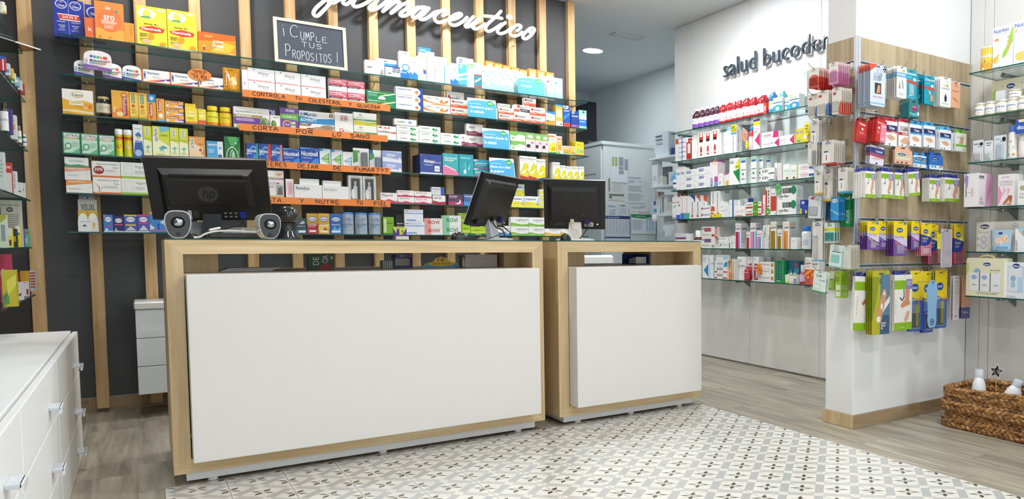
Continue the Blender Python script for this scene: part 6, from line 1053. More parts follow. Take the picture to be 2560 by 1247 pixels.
def monitor(label, cx, cy, cz, yaw, tilt, roll, w, h, style):
    base = Vector((cx+.0, cy+.0, ZT)); t = thing('computer_monitor', label, 'monitor', base); T = rel(frame_of(cx, cy, cz, yaw, tilt, roll), base)
    K = lin('1c1d21'); S = lin('b9bec4')
    b = MB(); fbox(b, T, -w/2, -.022, -h/2, w/2, 0, h/2, K, 'black_plastic'); obj('housing', b, t)
    b = MB(); fbox(b, T, -w/2-.001, -.026, -h/2-.001, w/2+.001, -.0221, h/2+.001, S if style else K, 'satin' if style else 'black_plastic'); obj('bezel', b, t)
    b = MB(); fbox(b, T, -w/2+.02, -.0275, -h/2+.02, w/2-.02, -.0262, h/2-.02, lin('0a0a0c'), 'gloss'); obj('screen', b, t)
    if style == 0:
        b = MB(); fbox(b, T, -w*.40, 0, -h*.48, w*.38, .034, h*.34, K, 'black_plastic', .022); o = obj('rear_cover', b, t)
        b = MB(); fbox(b, T, -w*.345, .034, -h*.22, w*.325, .037, h*.20, lin('191a1e'), 'black_plastic', .004); obj('raised_panel', b, o)
        b = MB()
        for k in range(46): x = -w*.30+k*(w*.59/45); fbox(b, T, x-.0016, .0335, h*.225, x+.0016, .0348, h*.295, lin('050505'), 'matte')
        vg = obj('vent_slots', b, o); vg['kind'] = 'stuff'
        b = MB(); n = 28; rr = .043
        b.face([T(-.005+rr*math.cos(2*math.pi*k/n), .0373, -.01+rr*math.sin(2*math.pi*k/n)) for k in range(n)], lin('3d4148'), 'satin')
        V, F = TEXTS[('hp', True)]; b.mesh([T(-.032+.05*x+.012*y, .0378, -.046+.072*y) for x, y in V], F, lin('1c1d21'), 'black_plastic'); obj('logo', b, o)
        for (sx, sz) in ((-.06, .055), (.05, .052), (-.06, -.06), (.05, -.062)):
            b = MB(); b.face([T(sx+.003*math.cos(k), .0374, sz+.003*math.sin(k)) for k in (0, 1, 2, 3, 4, 5)], lin('070707'), 'matte'); obj('screw_hole', b, o)
        b = MB(); fbox(b, T, -w*.33, .012, -h*.47, w*.36, .0345, -h*.26, lin('101114'), 'black_plastic'); obj('port_recess', b, t)
        b = MB(); fbox(b, T, -.10, .035, -h*.45, -.085, .0356, -h*.3, lin('c9cbcc'), 'card'); fbox(b, T, -.08, .035, -h*.43, -.055, .0353, -h*.3, lin('3a3c40'), 'card'); obj('sticker', b, t)
        b = MB()
        for k in range(3): fbox(b, T, .05+k*.022, .0346, -h*.36, .062+k*.022, .0352, -h*.335, lin('8d9094'), 'card'); fbox(b, T, .05+k*.022, .0346, -h*.42, .062+k*.022, .0352, -h*.395, lin('8d9094'), 'card')
        obj('approval_marks', b, t)
        vga = (w*.26, -h*.36); vc = '1f2f9a'
    else:
        b = MB(); fbox(b, T, -w*.44, 0, -h*.40, w*.42, .03, h*.40, K, 'black_plastic', .026); o = obj('rear_cover', b, t)
        b = MB(); poly = [(-w*.40, h*.375), (-w*.33, h*.27), (w*.31, h*.27), (w*.40, h*.375)]
        b.mesh([T(x, .0302, z) for x, z in poly], [(0, 1, 2, 3)], lin('17181b'), 'black_plastic')
        obj('vent_recess', b, o)
        b = MB()
        for k in range(52):
            x = -w*.345+k*(w*.69/51)
            for j in range(4): z = h*.285+j*h*.022; fbox(b, T, x-.001, .0303, z, x+.001, .0308, z+h*.014, lin('55575a'), 'satin')
        vg = obj('vent_grille', b, o); vg['kind'] = 'stuff'
        for (sx, sz) in ((-.055, .05), (.05, .05), (-.055, -.062), (.05, -.062)):
            b = MB(); b.face([T(sx+.0025*math.cos(k), .0303, sz+.0025*math.sin(k)) for k in (0, 1, 2, 3, 4, 5)], lin('9a9c9e'), 'metal'); obj('screw', b, o)
        b = MB(); fbox(b, T, -w*.36, .002, -h*.45, w*.38, .0205, -h*.255, lin('121316'), 'black_plastic'); obj('port_recess', b, t)
        b = MB(); fbox(b, T, w*.155, .021, -h*.43, w*.30, .0216, -h*.33, lin('c6c8c6'), 'card')
        for k in range(9): fbox(b, T, w*.165+k*.005, .0217, -h*.42, w*.165+k*.005+.0025, .0219, -h*.37, lin('3a3a3a'), 'card')
        obj('barcode_sticker', b, t)
        b = MB(); b.lathe([(.006, 0), (.006, .001)], 0, 0, lin('e8e8e8'), 'satin', 14); o2 = obj('lock_disc', b, t); o2.location = T(w*.37, .0212, -h*.38); o2.rotation_euler = (math.pi/2-tilt, 0, yaw)
        b = MB()
        for k in range(5): fbox(b, T, -w*.34, .0206, -h*(.30+k*.025), -w*(.12 if k % 2 else .16), .021, -h*(.30+k*.025)+.003, lin('4c4e52'), 'card')
        obj('spec_plate', b, t)
        vga = (w*.20, -h*.30); vc = '2c2560'
    # stand
    n_h = Vector((math.sin(yaw), -math.cos(yaw), 0)); foot = Vector((0, 0, 0))+n_h*(-.01)
    b = MB(); r_ = Vector((math.cos(yaw), math.sin(yaw), 0)); top = T(0, .0, -h*.30); sc_ = (K, 'black_plastic') if style == 0 else (lin('b4b9bf') if style == 1 else lin('e4e0da'), 'satin')
    for (hw, dth) in ((.045, .015),):
        A = [foot-r_*hw-n_h*dth, foot+r_*hw-n_h*dth, foot+r_*hw+n_h*dth, foot-r_*hw+n_h*dth]; B_ = [top-r_*hw*.8-n_h*dth, top+r_*hw*.8-n_h*dth, top+r_*hw*.8+n_h*dth, top-r_*hw*.8+n_h*dth]
        b.mesh(A+B_, [(3, 2, 1, 0), (4, 5, 6, 7), (0, 1, 5, 4), (1, 2, 6, 5), (2, 3, 7, 6), (3, 0, 4, 7)], *sc_)
    obj('stand_neck', b, t)
    b = MB(); b.lathe([(.12, 0), (.12, .006), (.105, .012), (.03, .016), (0, .016)], 0, 0, sc_[0] if style else lin('26282c'), 'satin', 32, .8); o = obj('stand_base', b, t); o.rotation_euler[2] = yaw
    # video plug and cable
    b = MB(); fbox(b, T, vga[0]-.017, .02, vga[1]-.022, vga[0]+.017, .048, vga[1]+.012, lin(vc), 'satin', .003); obj('video_plug', b, t)
    p0 = T(vga[0], .045, vga[1]-.02); p3 = Vector((-.05, -.1, .012)) if style == 0 else foot+r_*.03+n_h*.09+Vector((0, 0, .01))
    b = MB(); b.tube(smooth_line([tuple(p0), tuple(p0+Vector((0, 0, -.03))+n_h*.02), tuple((p0+p3)/2+n_h*.03+Vector((0, 0, -.015))), tuple(p3)], 6), .0034, lin('121214'), 'satin', 6); obj('video_cable', b, t)
    if style:
        b = MB(); fbox(b, T, -.03, .02, -h*.36, -.004, .045, -h*.27, lin('d9d4c0') if style == 2 else lin('1a1a1c'), 'satin', .003); obj('power_plug', b, t)
        p0 = T(-.017, .043, -h*.36); p3 = foot+n_h*.085+Vector((0, 0, .008))
        b = MB(); b.tube(smooth_line([tuple(p0), tuple(p0+Vector((.005, 0, -.03))+n_h*.015), tuple((p0+p3)/2+r_*.03), tuple(p3)], 6), .0042, lin('d9d4c0') if style == 2 else lin('151516'), 'satin', 6); obj('power_cable', b, t)
    return t, T
def COUNTER_THINGS():
    monitor('large black monitor seen from behind with round logo', .2707, 4.79, 1.348, -.1757, .4574, .0265, .5036, .3301, 0)
    monitor('square black monitor turned sideways on silver stand', 1.6177, 4.51, 1.3276, .6621, .377, -.014, .38, .3178, 1)
    monitor('square black monitor with cream power plug at right counter', 2.1367, 4.5276, 1.3258, -.4676, .2462, -.0072, .38, .3153, 2)
    speaker(412, 480, 525, .0, 'black and white speaker left of the large monitor'); speaker(648, 704, 533, .12, 'black and white speaker beside the dome scanner')
    scanner(); mice(); cables(); wall_lettering()
def speaker(u0, u1, vt, yaw, label):
    y = 4.235; a = at(u0, 592, y=y); e = at(u1, 592, y=y); w = e.x-a.x; h = at(u0, vt, y=y).z-ZT
    t = thing('desktop_speaker', label, 'speaker', ((a.x+e.x)/2, y, ZT), yaw)
    def ring(s, f=1):   # rounded shield outline
        P = []
        for k in range(28):
            q = 2*math.pi*k/28; cx_, sz_ = math.cos(q), math.sin(q); r_ = 1/((abs(cx_)**3.4+abs(sz_)**3.4)**(1/3.4)); zz = sz_*r_; wid = 1.0 if zz > .1 else 1-.30*((.1-zz)/1.1)**1.2
            P.append((cx_*r_*w/2*wid*s, h/2+zz*h/2*s))
        return P
    b = MB(); b.prism(ring(1), 0, .085, lin('e4e6e8'), 'gloss'); obj('shell', b, t)
    b = MB(); b.prism(ring(.93), -.004, -.0002, lin('17171a'), 'gloss'); o = obj('front_plate', b, t)
    def disc(r, y0, y1, z, c, m, x=0, n=24):
        b = MB(); b.prism([(x+r*math.cos(2*math.pi*k/n), z+r*math.sin(2*math.pi*k/n)) for k in range(n)], y0, y1, lin(c), m); return b
    obj('cone_surround', disc(w*.27, -.007, -.0042, h*.57, '0d0d0f', 'matte'), o)
    b = MB(); b.lathe([(w*.195, 0), (w*.18, .004), (w*.12, .008), (0, .011)], 0, 0, lin('c3ccd6'), 'metal', 24); dm = obj('speaker_cone', b, o); dm.location = (0, -.007, h*.57); dm.rotation_euler = (math.pi/2, 0, 0)
    obj('volume_knob', disc(w*.10, -.012, -.0042, h*.15, '0f0f11', 'satin'), o); obj('indicator_light', disc(.0012, -.005, -.0042, h*.17, '6fae3a', 'gloss', -w*.2, 8), o)
def scanner():
    y = 4.44; a = at(688, 592, y=y); e = at(752, 592, y=y); w = e.x-a.x; h = at(720, 515, y=y).z-ZT; t = thing('barcode_scanner', 'glossy black dome-shaped desk scanner beside the right speaker', 'scanner', ((a.x+e.x)/2, y, ZT))
    b = MB(); b.lathe([(w*.50, 0), (w*.49, h*.06), (w*.36, h*.22), (w*.33, h*.38), (w*.36, h*.48)], 0, 0, lin('202024'), 'gloss', 28, .9); obj('base', b, t)
    b = MB(); R_ = w*.44; b.lathe([(R_*math.cos(q), h-R_+R_*math.sin(q)) for q in [-.9+k*(.9+math.pi/2)/12 for k in range(13)]], 0, 0, lin('26262a'), 'gloss', 28); obj('scan_head', b, t)
    b = MB(); b.prism([(w*.36+w*.17*math.cos(2*math.pi*k/20), h*.58+w*.17*math.sin(2*math.pi*k/20)) for k in range(20)], -w*.30, w*.1, lin('17171a'), 'gloss'); obj('pivot_disc', b, t)
def mouse_at(u, y, rz, label):
    p = at(u, 592, y=y); t = thing('computer_mouse', label, 'mouse', (p.x, y, ZT), rz)
    b = MB(); V = []; F = []; n, m_ = 12, 8
    for j in range(m_+1):
        f = j/m_*math.pi/2
        for i in range(n):
            q = 2*math.pi*i/n; V.append((.058*math.cos(q)*math.cos(f)**.6, .032*math.sin(q)*math.cos(f)**.6, .036*math.sin(f)*(1-.25*math.cos(q))))
    for j in range(m_):
        for i in range(n): F.append((j*n+i, j*n+(i+1) % n, (j+1)*n+(i+1) % n, (j+1)*n+i))
    b.mesh(V, F, lin('202126'), 'satin', True); obj('shell', b, t)
    b = MB(); b.box(-.05, -.0012, .018, -.012, .0012, .034, lin('0a0a0a'), 'matte'); obj('scroll_wheel', b, t); return t
def mice():
    mouse_at(1152, 4.40, .1, 'black computer mouse left of the sideways monitor'); mouse_at(1414, 4.38, .9, 'black computer mouse at the left of the right counter')
def cables():
    y = 4.32
    def P(u, v, yy=y): p = at(u, v, y=yy); return (p.x, p.y, max(p.z, ZT+.004))
    b = MB(); b.tube(smooth_line([P(484, 594), P(500, 592), P(512, 585), P(540, 578), P(580, 577), P(620, 579), P(648, 582)], 6), .0042, lin('d9dbdd'), 'satin', 8); tag(obj('audio_cable', b), 'white audio cable running between the two speakers', 'cable')
    b = MB(); b.tube(smooth_line([P(470, 590, 4.36), P(486, 585, 4.36), P(500, 590, 4.36), P(530, 574, 4.38), P(560, 570, 4.4), P(600, 560, 4.45)], 6), .0042, lin('151517'), 'satin', 8); c = obj('display_cable', b); tag(c, 'black cable with white tag under the large monitor', 'cable')
    p1, p2 = Vector(P(523, 575, 4.37)), Vector(P(550, 569.5, 4.39)); b = MB(); b.tube([p1, p2], .0055, lin('e6e6e4'), 'card', 8); obj('cable_tag', b, c)
    b = MB(); b.tube(smooth_line([P(1172, 597, 4.36), P(1200, 599, 4.30), P(1222, 596, 4.3), P(1250, 585, 4.36), P(1266, 580, 4.45)], 6), .003, lin('151517'), 'satin', 6); tag(obj('mouse_cable', b), 'thin black mouse cable curling under the sideways monitor', 'cable')
    # flat white foot slab, small receipts and boxes on the counter
    p = at(560, 592, y=4.62); b = MB(); b.box(0, 0, 0, .26, .13, .028, lin('2d2f34'), 'satin', .008); tag(obj('keyboard_dock', b, None, (at(520, 592, y=4.5).x, 4.5, ZT)), 'low dark grey dock lying under the large monitor', 'dock')
    for k in range(3):
        a = at(577+k*17.5, 590, y=4.66); b = make_box(.026, .014, .03, 'eceae6', 'p c03a34 .1 0 .6 0 .1 .7'); tag(obj('ampoule_box', b, None, (a.x, 4.70, ZT)), 'tiny white and red ampoule box below the monitor, %s from left' % ORD[k], 'box', 'ampoule boxes below the monitor')
    b = MB(); b.box(0, 0, 0, .075, .05, .088, lin('b9bdc2'), 'card'); draw(b, 'l .1 .5 .8 .8 3 9aa0a6;e .7 .1 .12 .06 2f7a6a', flat_map(0, 0, .075, .088), .075, .088); tag(obj('grey_box', b, None, (at(476, 590, y=4.90).x, 4.90, ZT)), 'light grey box behind the left speaker', 'box')
    b = MB(); b.box(0, 0, 0, .19, .05, .062, lin('c3c6ca'), 'card'); b.box(.085, -.001, .03, .097, 0, .062, lin('eeeeee'), 'card'); tag(obj('grey_box', b, None, (at(556, 590, y=4.90).x, 4.90, ZT)), 'long light grey box under the right half of the large monitor', 'box')
    # offer display between the counters' goods
    t = thing('offer_display', 'small purple and lime offer display standing on the long counter', 'display', (at(988, 596, y=4.62).x, 4.62, ZT)); W_, H_ = .072, .064
    b = MB(); b.box(0, 0, 0, W_, .05, .028, lin('4a3a94'), 'card'); draw(b, 'r .06 0 1 .7 dcd8cc;l .1 .0 .9 .1 1 c8d030', flat_map(0, 0, W_, .028), W_, .028); obj('tray', b, t)
    b = MB(); b.prism([(0, .02), (W_, .02), (W_, H_*1.05), (W_*.9, H_*1.15), (.1*W_, H_*1.15), (0, H_*1.05)], .045, .048, lin('4a3a94'), 'card'); draw(b, 'p d9e03a .02 .9 .1 1.0 .9 1.0 .98 .9 .6 .24 .4 .24;T .18 .86 .78 .97 3a2a84 OFERTA;T .26 .36 .46 .82 3a2a84 1;t .58 .52 .82 .76 3a2a84 €', flat_map(0, .0, W_, H_*1.15, .045), W_, H_*1.15); obj('header_card', b, t)
EXTRA_ART += ['T 0 0 1 1 000 hp', 'T 0 0 1 1 000 OFERTA;T 0 0 1 1 000 1;t 0 0 1 1 000 €']
def FINISH_EXTRA():
    COUNTER_THINGS()
    for f in LATER: f()
LATER = []
# ------------------------------------------------------------------ wooden hook panels on the pillar
RAILS = [2.106, 1.822, 1.537, 1.215, .945]
TP = .016
pr = thing('hook_panel', 'oak hook panel with aluminium rails facing the shop floor', 'panel', (3.204, PY, 0)); PWD = 1.035
pl = thing('hook_panel', 'narrow oak hook panel with aluminium rails on the pillar side', 'panel', (PX, PY, 0))
zs = [.81]+RAILS[::-1]+[2.256]
for k in range(len(zs)-1):
    z0 = zs[k]+(.022 if k else 0); z1 = zs[k+1]-(.0 if k == len(zs)-2 else .004)
    obj('board', box_mb(0, -TP, z0, PWD, -.0005, z1, 'oak_panel', .001), pr); obj('board', box_mb(-TP, .006, z0, -.0005, .222, z1, 'oak_panel', .001), pl)
for z in RAILS:
    b = MB(); b.box(0, -TP-.001, z+.016, PWD, -.0006, z+.0215, lin('c9ced3'), 'satin'); b.box(0, -TP-.001, z-.0035, PWD, -.0006, z+.002, lin('c9ced3'), 'satin'); b.box(0, -.004, z+.002, PWD, -.0006, z+.016, lin('6f7478'), 'satin'); obj('rail', b, pr)
    b = MB(); b.box(-TP-.001, .006, z+.016, -.0006, .222, z+.0215, lin('c9ced3'), 'satin'); b.box(-TP-.001, .006, z-.0035, -.0006, .222, z+.002, lin('c9ced3'), 'satin'); b.box(-.004, .006, z+.002, -.0006, .222, z+.016, lin('6f7478'), 'satin'); obj('rail', b, pl)
obj('edge_trim', box_mb(-.021, -TP-.002, .81, 0, -.0005, 2.262, 'alu_satin', .002), pr); obj('edge_trim', box_mb(PWD, -TP-.002, .81, PWD+.004, -.0005, 2.258, 'alu_satin'), pr)
obj('edge_trim', box_mb(-TP-.002, -TP-.0, .81, -.0005, .005, 2.262, 'alu_satin', .002), pl); obj('edge_trim', box_mb(-TP-.002, .223, .81, -.0005, .233, 2.256, 'alu_satin', .002), pl)
HANG = []
def hang(face, u0, u1, v0, v1, n, base, art, look, t=.004, step=.016, kind='card', off=None, prod=None, hookz=None, gap=.02, tilt=0, **kw):
    HANG.append(dict(face=face, u0=u0, u1=u1, v0=v0, v1=v1, n=n, base=base, art=art, look=look, t=t, step=step, kind=kind, off=off, prod=prod, hookz=hookz, gap=gap, tilt=tilt)); EXTRA_ART.append(art)
def rounded(w, h, r, top=0):
    P = []
    for cx_, cz_, a0 in ((w-r, r, -90), (w-r, h-r, 0), (r, h-r, 90), (r, r, 180)):
        for k in range(4): a = math.radians(a0+30*k); P.append((cx_+r*math.cos(a), cz_+r*math.sin(a)))
    return P
def pack_meshes(it, w, h):
    ms = []; t = it['t']; K = it['kind']
    if K == 'box':
        hd = min(.022, h*.2); b = make_box(w, h-hd, t, it['base'], '')
        b.prism([(w*.06, h-hd), (w*.94, h-hd), (w*.9, h), (w*.1, h)], t*.4, t*.4+.0012, lin(it['base'])); mp = flat_map(0, 0, w, h, 0)
        f = lambda a, e, l: (a*w, (-.0002-.00012*l) if e*h <= h-hd+1e-4 else t*.4-.0002-.00012*l, e*h)
        f.flat = True; b2 = MB(); draw(b, it['art'], flat_map(0, 0, w, h-hd), w, h-hd)
        if it['prod']: b.prism([(w*.06, h-hd), (w*.94, h-hd), (w*.9, h), (w*.1, h)], t*.4-.0004, t*.4, lin(it['prod']))
        for sx in (0, 1):
            pass
        b.box(w*.38, t*.4-.0008, h-hd*.55, w*.62, t*.4+.0014, h-hd*.3, lin('2a2a2c'), 'matte'); ms.append(('carton', b))
    else:
        b = MB(); b.prism(rounded(w, h, min(w, h)*.09), 0, .0012, lin(it['base'])); draw(b, it['art'], flat_map(0, 0, w, h), w, h)
        b.box(w*.38, -.0012, h*.945, w*.62, .0014, h*.962, lin('2a2a2c'), 'matte'); ms.append(('printed_card', b))
        if it['prod']:
            for j, (x0, y0, x1, y1, c) in enumerate(it['prod']):
                dp = max(.0035, min(t*.95, .012)); b = MB(); b.box(w*x0, -dp*.8, h*y0, w*x1, -.0018, h*y1, lin(c), 'gloss', min(w*(x1-x0), h*(y1-y0))*.3); ms.append(('product', b))
            x0 = min(p[0] for p in it['prod']); y0 = min(p[1] for p in it['prod']); x1 = max(p[2] for p in it['prod']); y1 = max(p[3] for p in it['prod'])
            b = MB(); b.box(w*max(0, x0-.05), -dp, h*max(0, y0-.03), w*min(1, x1+.05), -.0016, h*min(1, y1+.03), (.9, .9, .9), 'clear_plastic', .003); ms.append(('blister', b))
    return [(n, b.build(n)) for n, b in ms]
def BUILD_HANG():
    rnd = random.Random(5)
    seen = {}
    for it in HANG:
        R_ = it['face'] == 'r'; off = it['off'] or (.045+it['n']*it['step']); n = it['n']
        if R_:
            pl_ = PY-TP-off; a = at(it['u0'], it['v0'], y=pl_); e = at(it['u1'], it['v0'], y=pl_); w = e.x-a.x; zt = a.z; zb = at(it['u0'], it['v1'], y=pl_).z; rz = 0
        else:
            pl_ = PX-TP-off; a = at(it['u0'], it['v0'], x=pl_); e = at(it['u1'], it['v0'], x=pl_); w = a.y-e.y; zt = a.z; zb = at(it['u0'], it['v1'], x=pl_).z; rz = -math.pi/2
        h = zt-zb; ms = pack_meshes(it, w, h); where = 'front panel' if R_ else 'pillar side panel'
        hz = zt-h*.047
        # hook
        L_ = off+.03; t = thing('display_hook', 'bent steel display hook carrying %s' % it['look'], 'hook', ((a.x+w/2, PY-TP, hz) if R_ else (PX-TP, a.y-w/2, hz)), rz)
        b = MB(); b.tube([(0, -.001, .0), (0, -L_*.8, 0), (0, -L_, .010), (0, -L_-.012, .030)], .0026, lin('c3c6c9'), 'metal', 6); obj('prong', b, t)
        b = MB(); b.box(-.012, -.004, -.012, .012, .0, .028, lin('b9bcbf'), 'metal', .002); obj('back_clip', b, t)
        for k in range(n):
            d = off-k*it['step']; jit = rnd.uniform(-.003, .003) if k else 0; dz = rnd.uniform(-.003, .002) if k else 0
            loc = (a.x+jit, PY-TP-d, zb+dz) if R_ else (PX-TP-d, a.y+jit, zb+dz)
            lab = it['look']+(', %s from front on its hook' % ORD[k] if n > 1 else ' hanging on '+where)
            o = thing('hanging_pack', lab, 'pack', loc, rz, it['look']+' on one hook' if n > 1 else None)
            if it['tilt']: o.rotation_euler[1] = it['tilt']
            for nm_, me in ms: obj(nm_, me, o)
LATER.append(BUILD_HANG)
# front panel, top row
hang('r',2176,2214,158,262,9,'d3dcea','p e2553a 0 1 0 .82 .5 1;t .2 .76 .8 .81 8a9ab8 GUANTES;l .2 .6 .8 .74 5 8a9ab0;r .3 .3 .72 .56 1f1f22;p d9a27a .4 .32 .5 .52 .56 .5 .6 .32;p c98a64 .5 .32 .58 .54 .66 .5 .66 .32;t .2 .2 .8 .24 c0506a EN SOLO 15 MINUTOS;r 0 .05 1 .08 8fc4e8','pale blue hand-mask booklet',step=.011)
hang('r',2242,2267,163,243,7,'eeece8','r 0 .66 1 .8 4aa3dc;T .06 .69 .9 .77 fff FOOT PROTECT;p 9a8a80 .2 .3 .34 .55 .4 .28;p 8aa090 .5 .56 .6 .6 .7 .36 .6 .3;e .7 .86 .12 .05 c9c03a;r .64 .3 .7 .34 c05a6a;l .2 .08 .8 .16 2 c9c9c9','white foot-care booklet with blue band',step=.013)
hang('r',2291,2307,186,256,1,'1fa0b8','T .0 .74 .9 .84 e6f6fa peed;r 0 .55 1 .64 d9453a;p c9e6ea .2 .2 .6 .5 .8 .2','teal blister pack half hidden behind another',off=.03,prod=[(.2,.12,.8,.5,'2fb3c4')])
hang('r',2265,2292,171,246,1,'1fa0b8','T .06 .80 .94 .9 fff Compeed;l .1 .7 .6 .76 2 7fd0dc;p d9453a 0 .56 1 .52 1 .6 0 .64;e .8 .68 .14 .05 e8e8e8;p c9e6ea .3 .1 .5 .5 .7 .46 .8 .16;l .2 .04 .8 .08 1 8fd8e2','teal blister pack with white foot print',off=.06,prod=[(.3,.2,.72,.5,'bfe3ea')])
hang('r',2311,2337,187,259,3,'1fa0b8','T .06 .80 .94 .9 fff Compeed;l .1 .7 .6 .74 2 7fd0dc;p d9453a 0 .54 1 .5 1 .58 0 .62;e .76 .66 .14 .05 e8e8e8;p e8d2b0 .4 .5 .56 .46 .84 .18 .7 .14','teal blister pack with beige foot print',prod=[(.55,.12,.85,.34,'d9c8a0')],step=.012)
hang('r',2350,2378,190,265,4,'f3f3f1','e .66 .72 .1 .05 c9c23a;t .3 .70 .56 .74 8a8a8a luga;t .16 .58 .9 .64 5a5a5a JUANETINA;p 1f2f6a .5 .46 .4 .3 .44 .18 .6 .18 .64 .32;l .2 .08 .8 .12 1 bbb','white toe-pad pack with blue drop',step=.014,t=.008,kind='card')
hang('r',2378,2401,202,268,2,'f3b896','T .1 .6 .9 .7 d9763a Protector;p c87a4a .1 .4 .5 .36 .8 .2 .4 .3;l .2 .8 .8 .86 2 e8a07a;p e09a6a .3 .9 .5 .96 .7 .9','peach foot-care pouch',step=.02)
hang('r',2273,2299,248,291,4,'2a7f86','r .3 .44 .74 .86 9a2f6a;T .34 .72 .7 .8 fff Salvelox;e .16 .24 .1 .12 6ac0c4;e .4 .2 .1 .12 6ac0c4;e .62 .2 .1 .12 6ac0c4;e .86 .28 .1 .16 e8e0d8;p d9a88a .86 .9 .96 .9 .9 .6','dark teal plaster carton',step=.016,t=.014,kind='box')
# second row
RK_='r 0 0 1 .2 b8242a;e .5 .64 .12 .05 f2e6e0;T .1 .82 .8 .92 fff Tiritas;l .2 .36 .8 .5 4 e88a8a'
hang('r',2143,2165,290,352,2,'c4302e',RK_,'plain red plaster carton at the left edge',step=.018,t=.015,kind='box',prod='a82824',tilt=.12)
hang('r',2190,2214,286,352,4,'c8322f','p e88aa0 .42 .0 1 0 1 .82 .42 .9;l .5 .08 .94 .2 3 f6d8e0;T .5 .68 .94 .76 fff strips;e .22 .62 .1 .05 f2e6e0;T .04 .82 .36 .9 fff Tiritas;l .06 .34 .36 .5 4 e88a8a','red and pink children plaster carton',step=.02,t=.016,kind='box',prod='a82824',tilt=.1)
TI='r 0 .62 1 .84 %s;T .34 .67 .8 .79 fff Tiritas;r 0 .54 1 .62 %s;p e0b090 .1 .4 .5 .46 .9 .3 .6 .2 .3 .26;p d9a27e .3 .3 .6 .4 .8 .34;e .4 .06 .06 .03 2a3a8a;T .56 .555 .84 .605 fff %s'
hang('r',2212,2243,291,362,3,'f2f1ef',TI%('232f6a','b8283a','Plastic'),'white plaster carton with navy and crimson bands',step=.018,t=.015,kind='box',prod='c4283a')
hang('r',2247,2277,294,365,2,'f2f1ef','r .1 .62 .9 .84 b9b9b9;p 8a7a70 .3 .64 .6 .82 .8 .66;r 0 .46 1 .58 c0283a;T .3 .48 .76 .56 fff CLASIC;p e0b090 .1 .2 .5 .4 .9 .36 .8 .1 .4 .12;e .3 .06 .06 .03 2a3a8a','white plaster carton with red classic band',step=.018,t=.015,kind='box',prod='c4283a')
hang('r',2276,2304,300,364,3,'f2f3f4',TI%('232f6a','4aa8dc','Aqua'),'white plaster carton with navy and sky bands, hand print',step=.018,t=.015,kind='box',prod='2f9fd8')
hang('r',2310,2338,303,366,3,'f2f3f4',(TI%('232f6a','3fa4dc','Aqua')).replace('e0b090','e6c0a4'),'white plaster carton with navy band and face print',step=.018,t=.015,kind='box',prod='2f9fd8')
hang('r',2351,2378,314,373,4,'f2f3f4',TI%('232f6a','7fc4e8','Sensitive'),'white plaster carton with navy and pale blue bands',step=.018,t=.015,kind='box',prod='5ab4e2')
hang('r',2373,2389,322,371,1,'e6e0ee','r 0 .4 1 .54 9a7ac0;l .2 .1 .8 .3 3 bbb','lilac plaster carton between blue and green ones',off=.05,t=.012,kind='box',prod='9a7ac8')
hang('r',2390,2416,322,377,2,'f0f2ec','p d9a884 .3 .4 .5 .84 .8 .76 .7 .4;r 0 .26 1 .38 7ac03a;T .1 .7 .6 .8 8a8a8a Tiritas;p a8d04a .6 .1 .9 .2 .8 .04','white and green plaster carton with portrait',step=.02,t=.014,kind='box',prod='7ac03a')
# small third row
hang('r',2174,2209,361,408,4,'e4e0ee','r 0 .56 1 .9 3a3f8a;T .4 .66 .86 .8 fff Farmacon;p b0466a 0 .44 1 .38 1 .56 0 .6;p e0b8a8 .1 .3 .5 .42 .9 .34 .6 .26;e .5 .08 .08 .05 2a3a8a','lilac dressing pouch with navy top',step=.012,tilt=.08)
hang('r',2237,2281,364,408,1,'eab597','r .1 .56 .66 .82 c9dcc0;e .4 .68 .24 .1 3a4a7a;T .26 .63 .54 .72 fff Salvelox;r .1 .3 .9 .5 d8e0c4;e .16 .1 .06 .06 5a3a30;e .4 .1 .06 .06 5a3a30;e .66 .1 .06 .06 5a3a30;p e8d0b8 .8 .5 .9 .8 .96 .6','peach plaster carton with round icons',off=.09,t=.016,kind='box',prod='eab597')
hang('r',2284,2316,380,417,2,'e8f0f2','r 0 .3 1 .86 3f9ad4;e .45 .74 .3 .14 2a3a7a;T .24 .68 .66 .8 fff Salvelox;T .1 .5 .54 .6 fff AQUA cover;T .06 .06 .3 .22 3a3a3a 16;p c98a6a .6 .4 .9 .7 .96 .5','sky blue waterproof plaster carton',step=.02,t=.014,kind='box',prod='2f8fd0')
hang('r',2324,2358,379,422,3,'2f6fc0','r 0 0 1 .3 e6f0f6;e .4 .8 .26 .1 22347a;T .24 .76 .56 .84 fff Salvelox;t .2 .6 .6 .68 bfe0f8 Aqua Resist;e .2 .2 .08 .08 3f9ad4;e .42 .2 .08 .08 3f9ad4;p c98a6a .6 .1 .9 .36 .96 .2','royal blue waterproof plaster carton',step=.018,t=.016,kind='box',prod='2a62b4')
# fourth row: green toe-care boxes
GB='r 0 .74 .62 .92 8ab81f;r .62 .66 1 .92 8a86c4;l .66 .72 .96 .86 2 c8c4e8;r 0 0 1 .13 8ab81f;p d8a27c .72 .74 .9 .74 .86 .4 .7 .26 .5 .24 .56 .34;e .66 .2 .1 .05 cf9870;t .36 .04 .6 .08 e8f2c8 farma;v .08 .2 .13 .56 8a8a8a separador;p 2a2f5a .3 .74 .33 .74 .36 .6 .3 .5 .2 .56 .22 .58 .3 .54 .33 .62'
def green(u0,u1,v0,v1,n,look,tilt=0): hang('r',u0,u1,v0,v1,n,'efece6',GB,look,step=.02,t=.018,kind='box',prod='2a3a94',tilt=tilt)
green(2164,2188,417,493,5,'green and white toe-care carton, leftmost hook'); green(2204,2233,418,494,3,'green and white toe-care carton with large foot'); green(2238,2261,421,497,1,'green and white toe-care carton with plaster strip'); green(2275,2302,421,491,3,'green and white toe-care carton hanging askew',-.12)
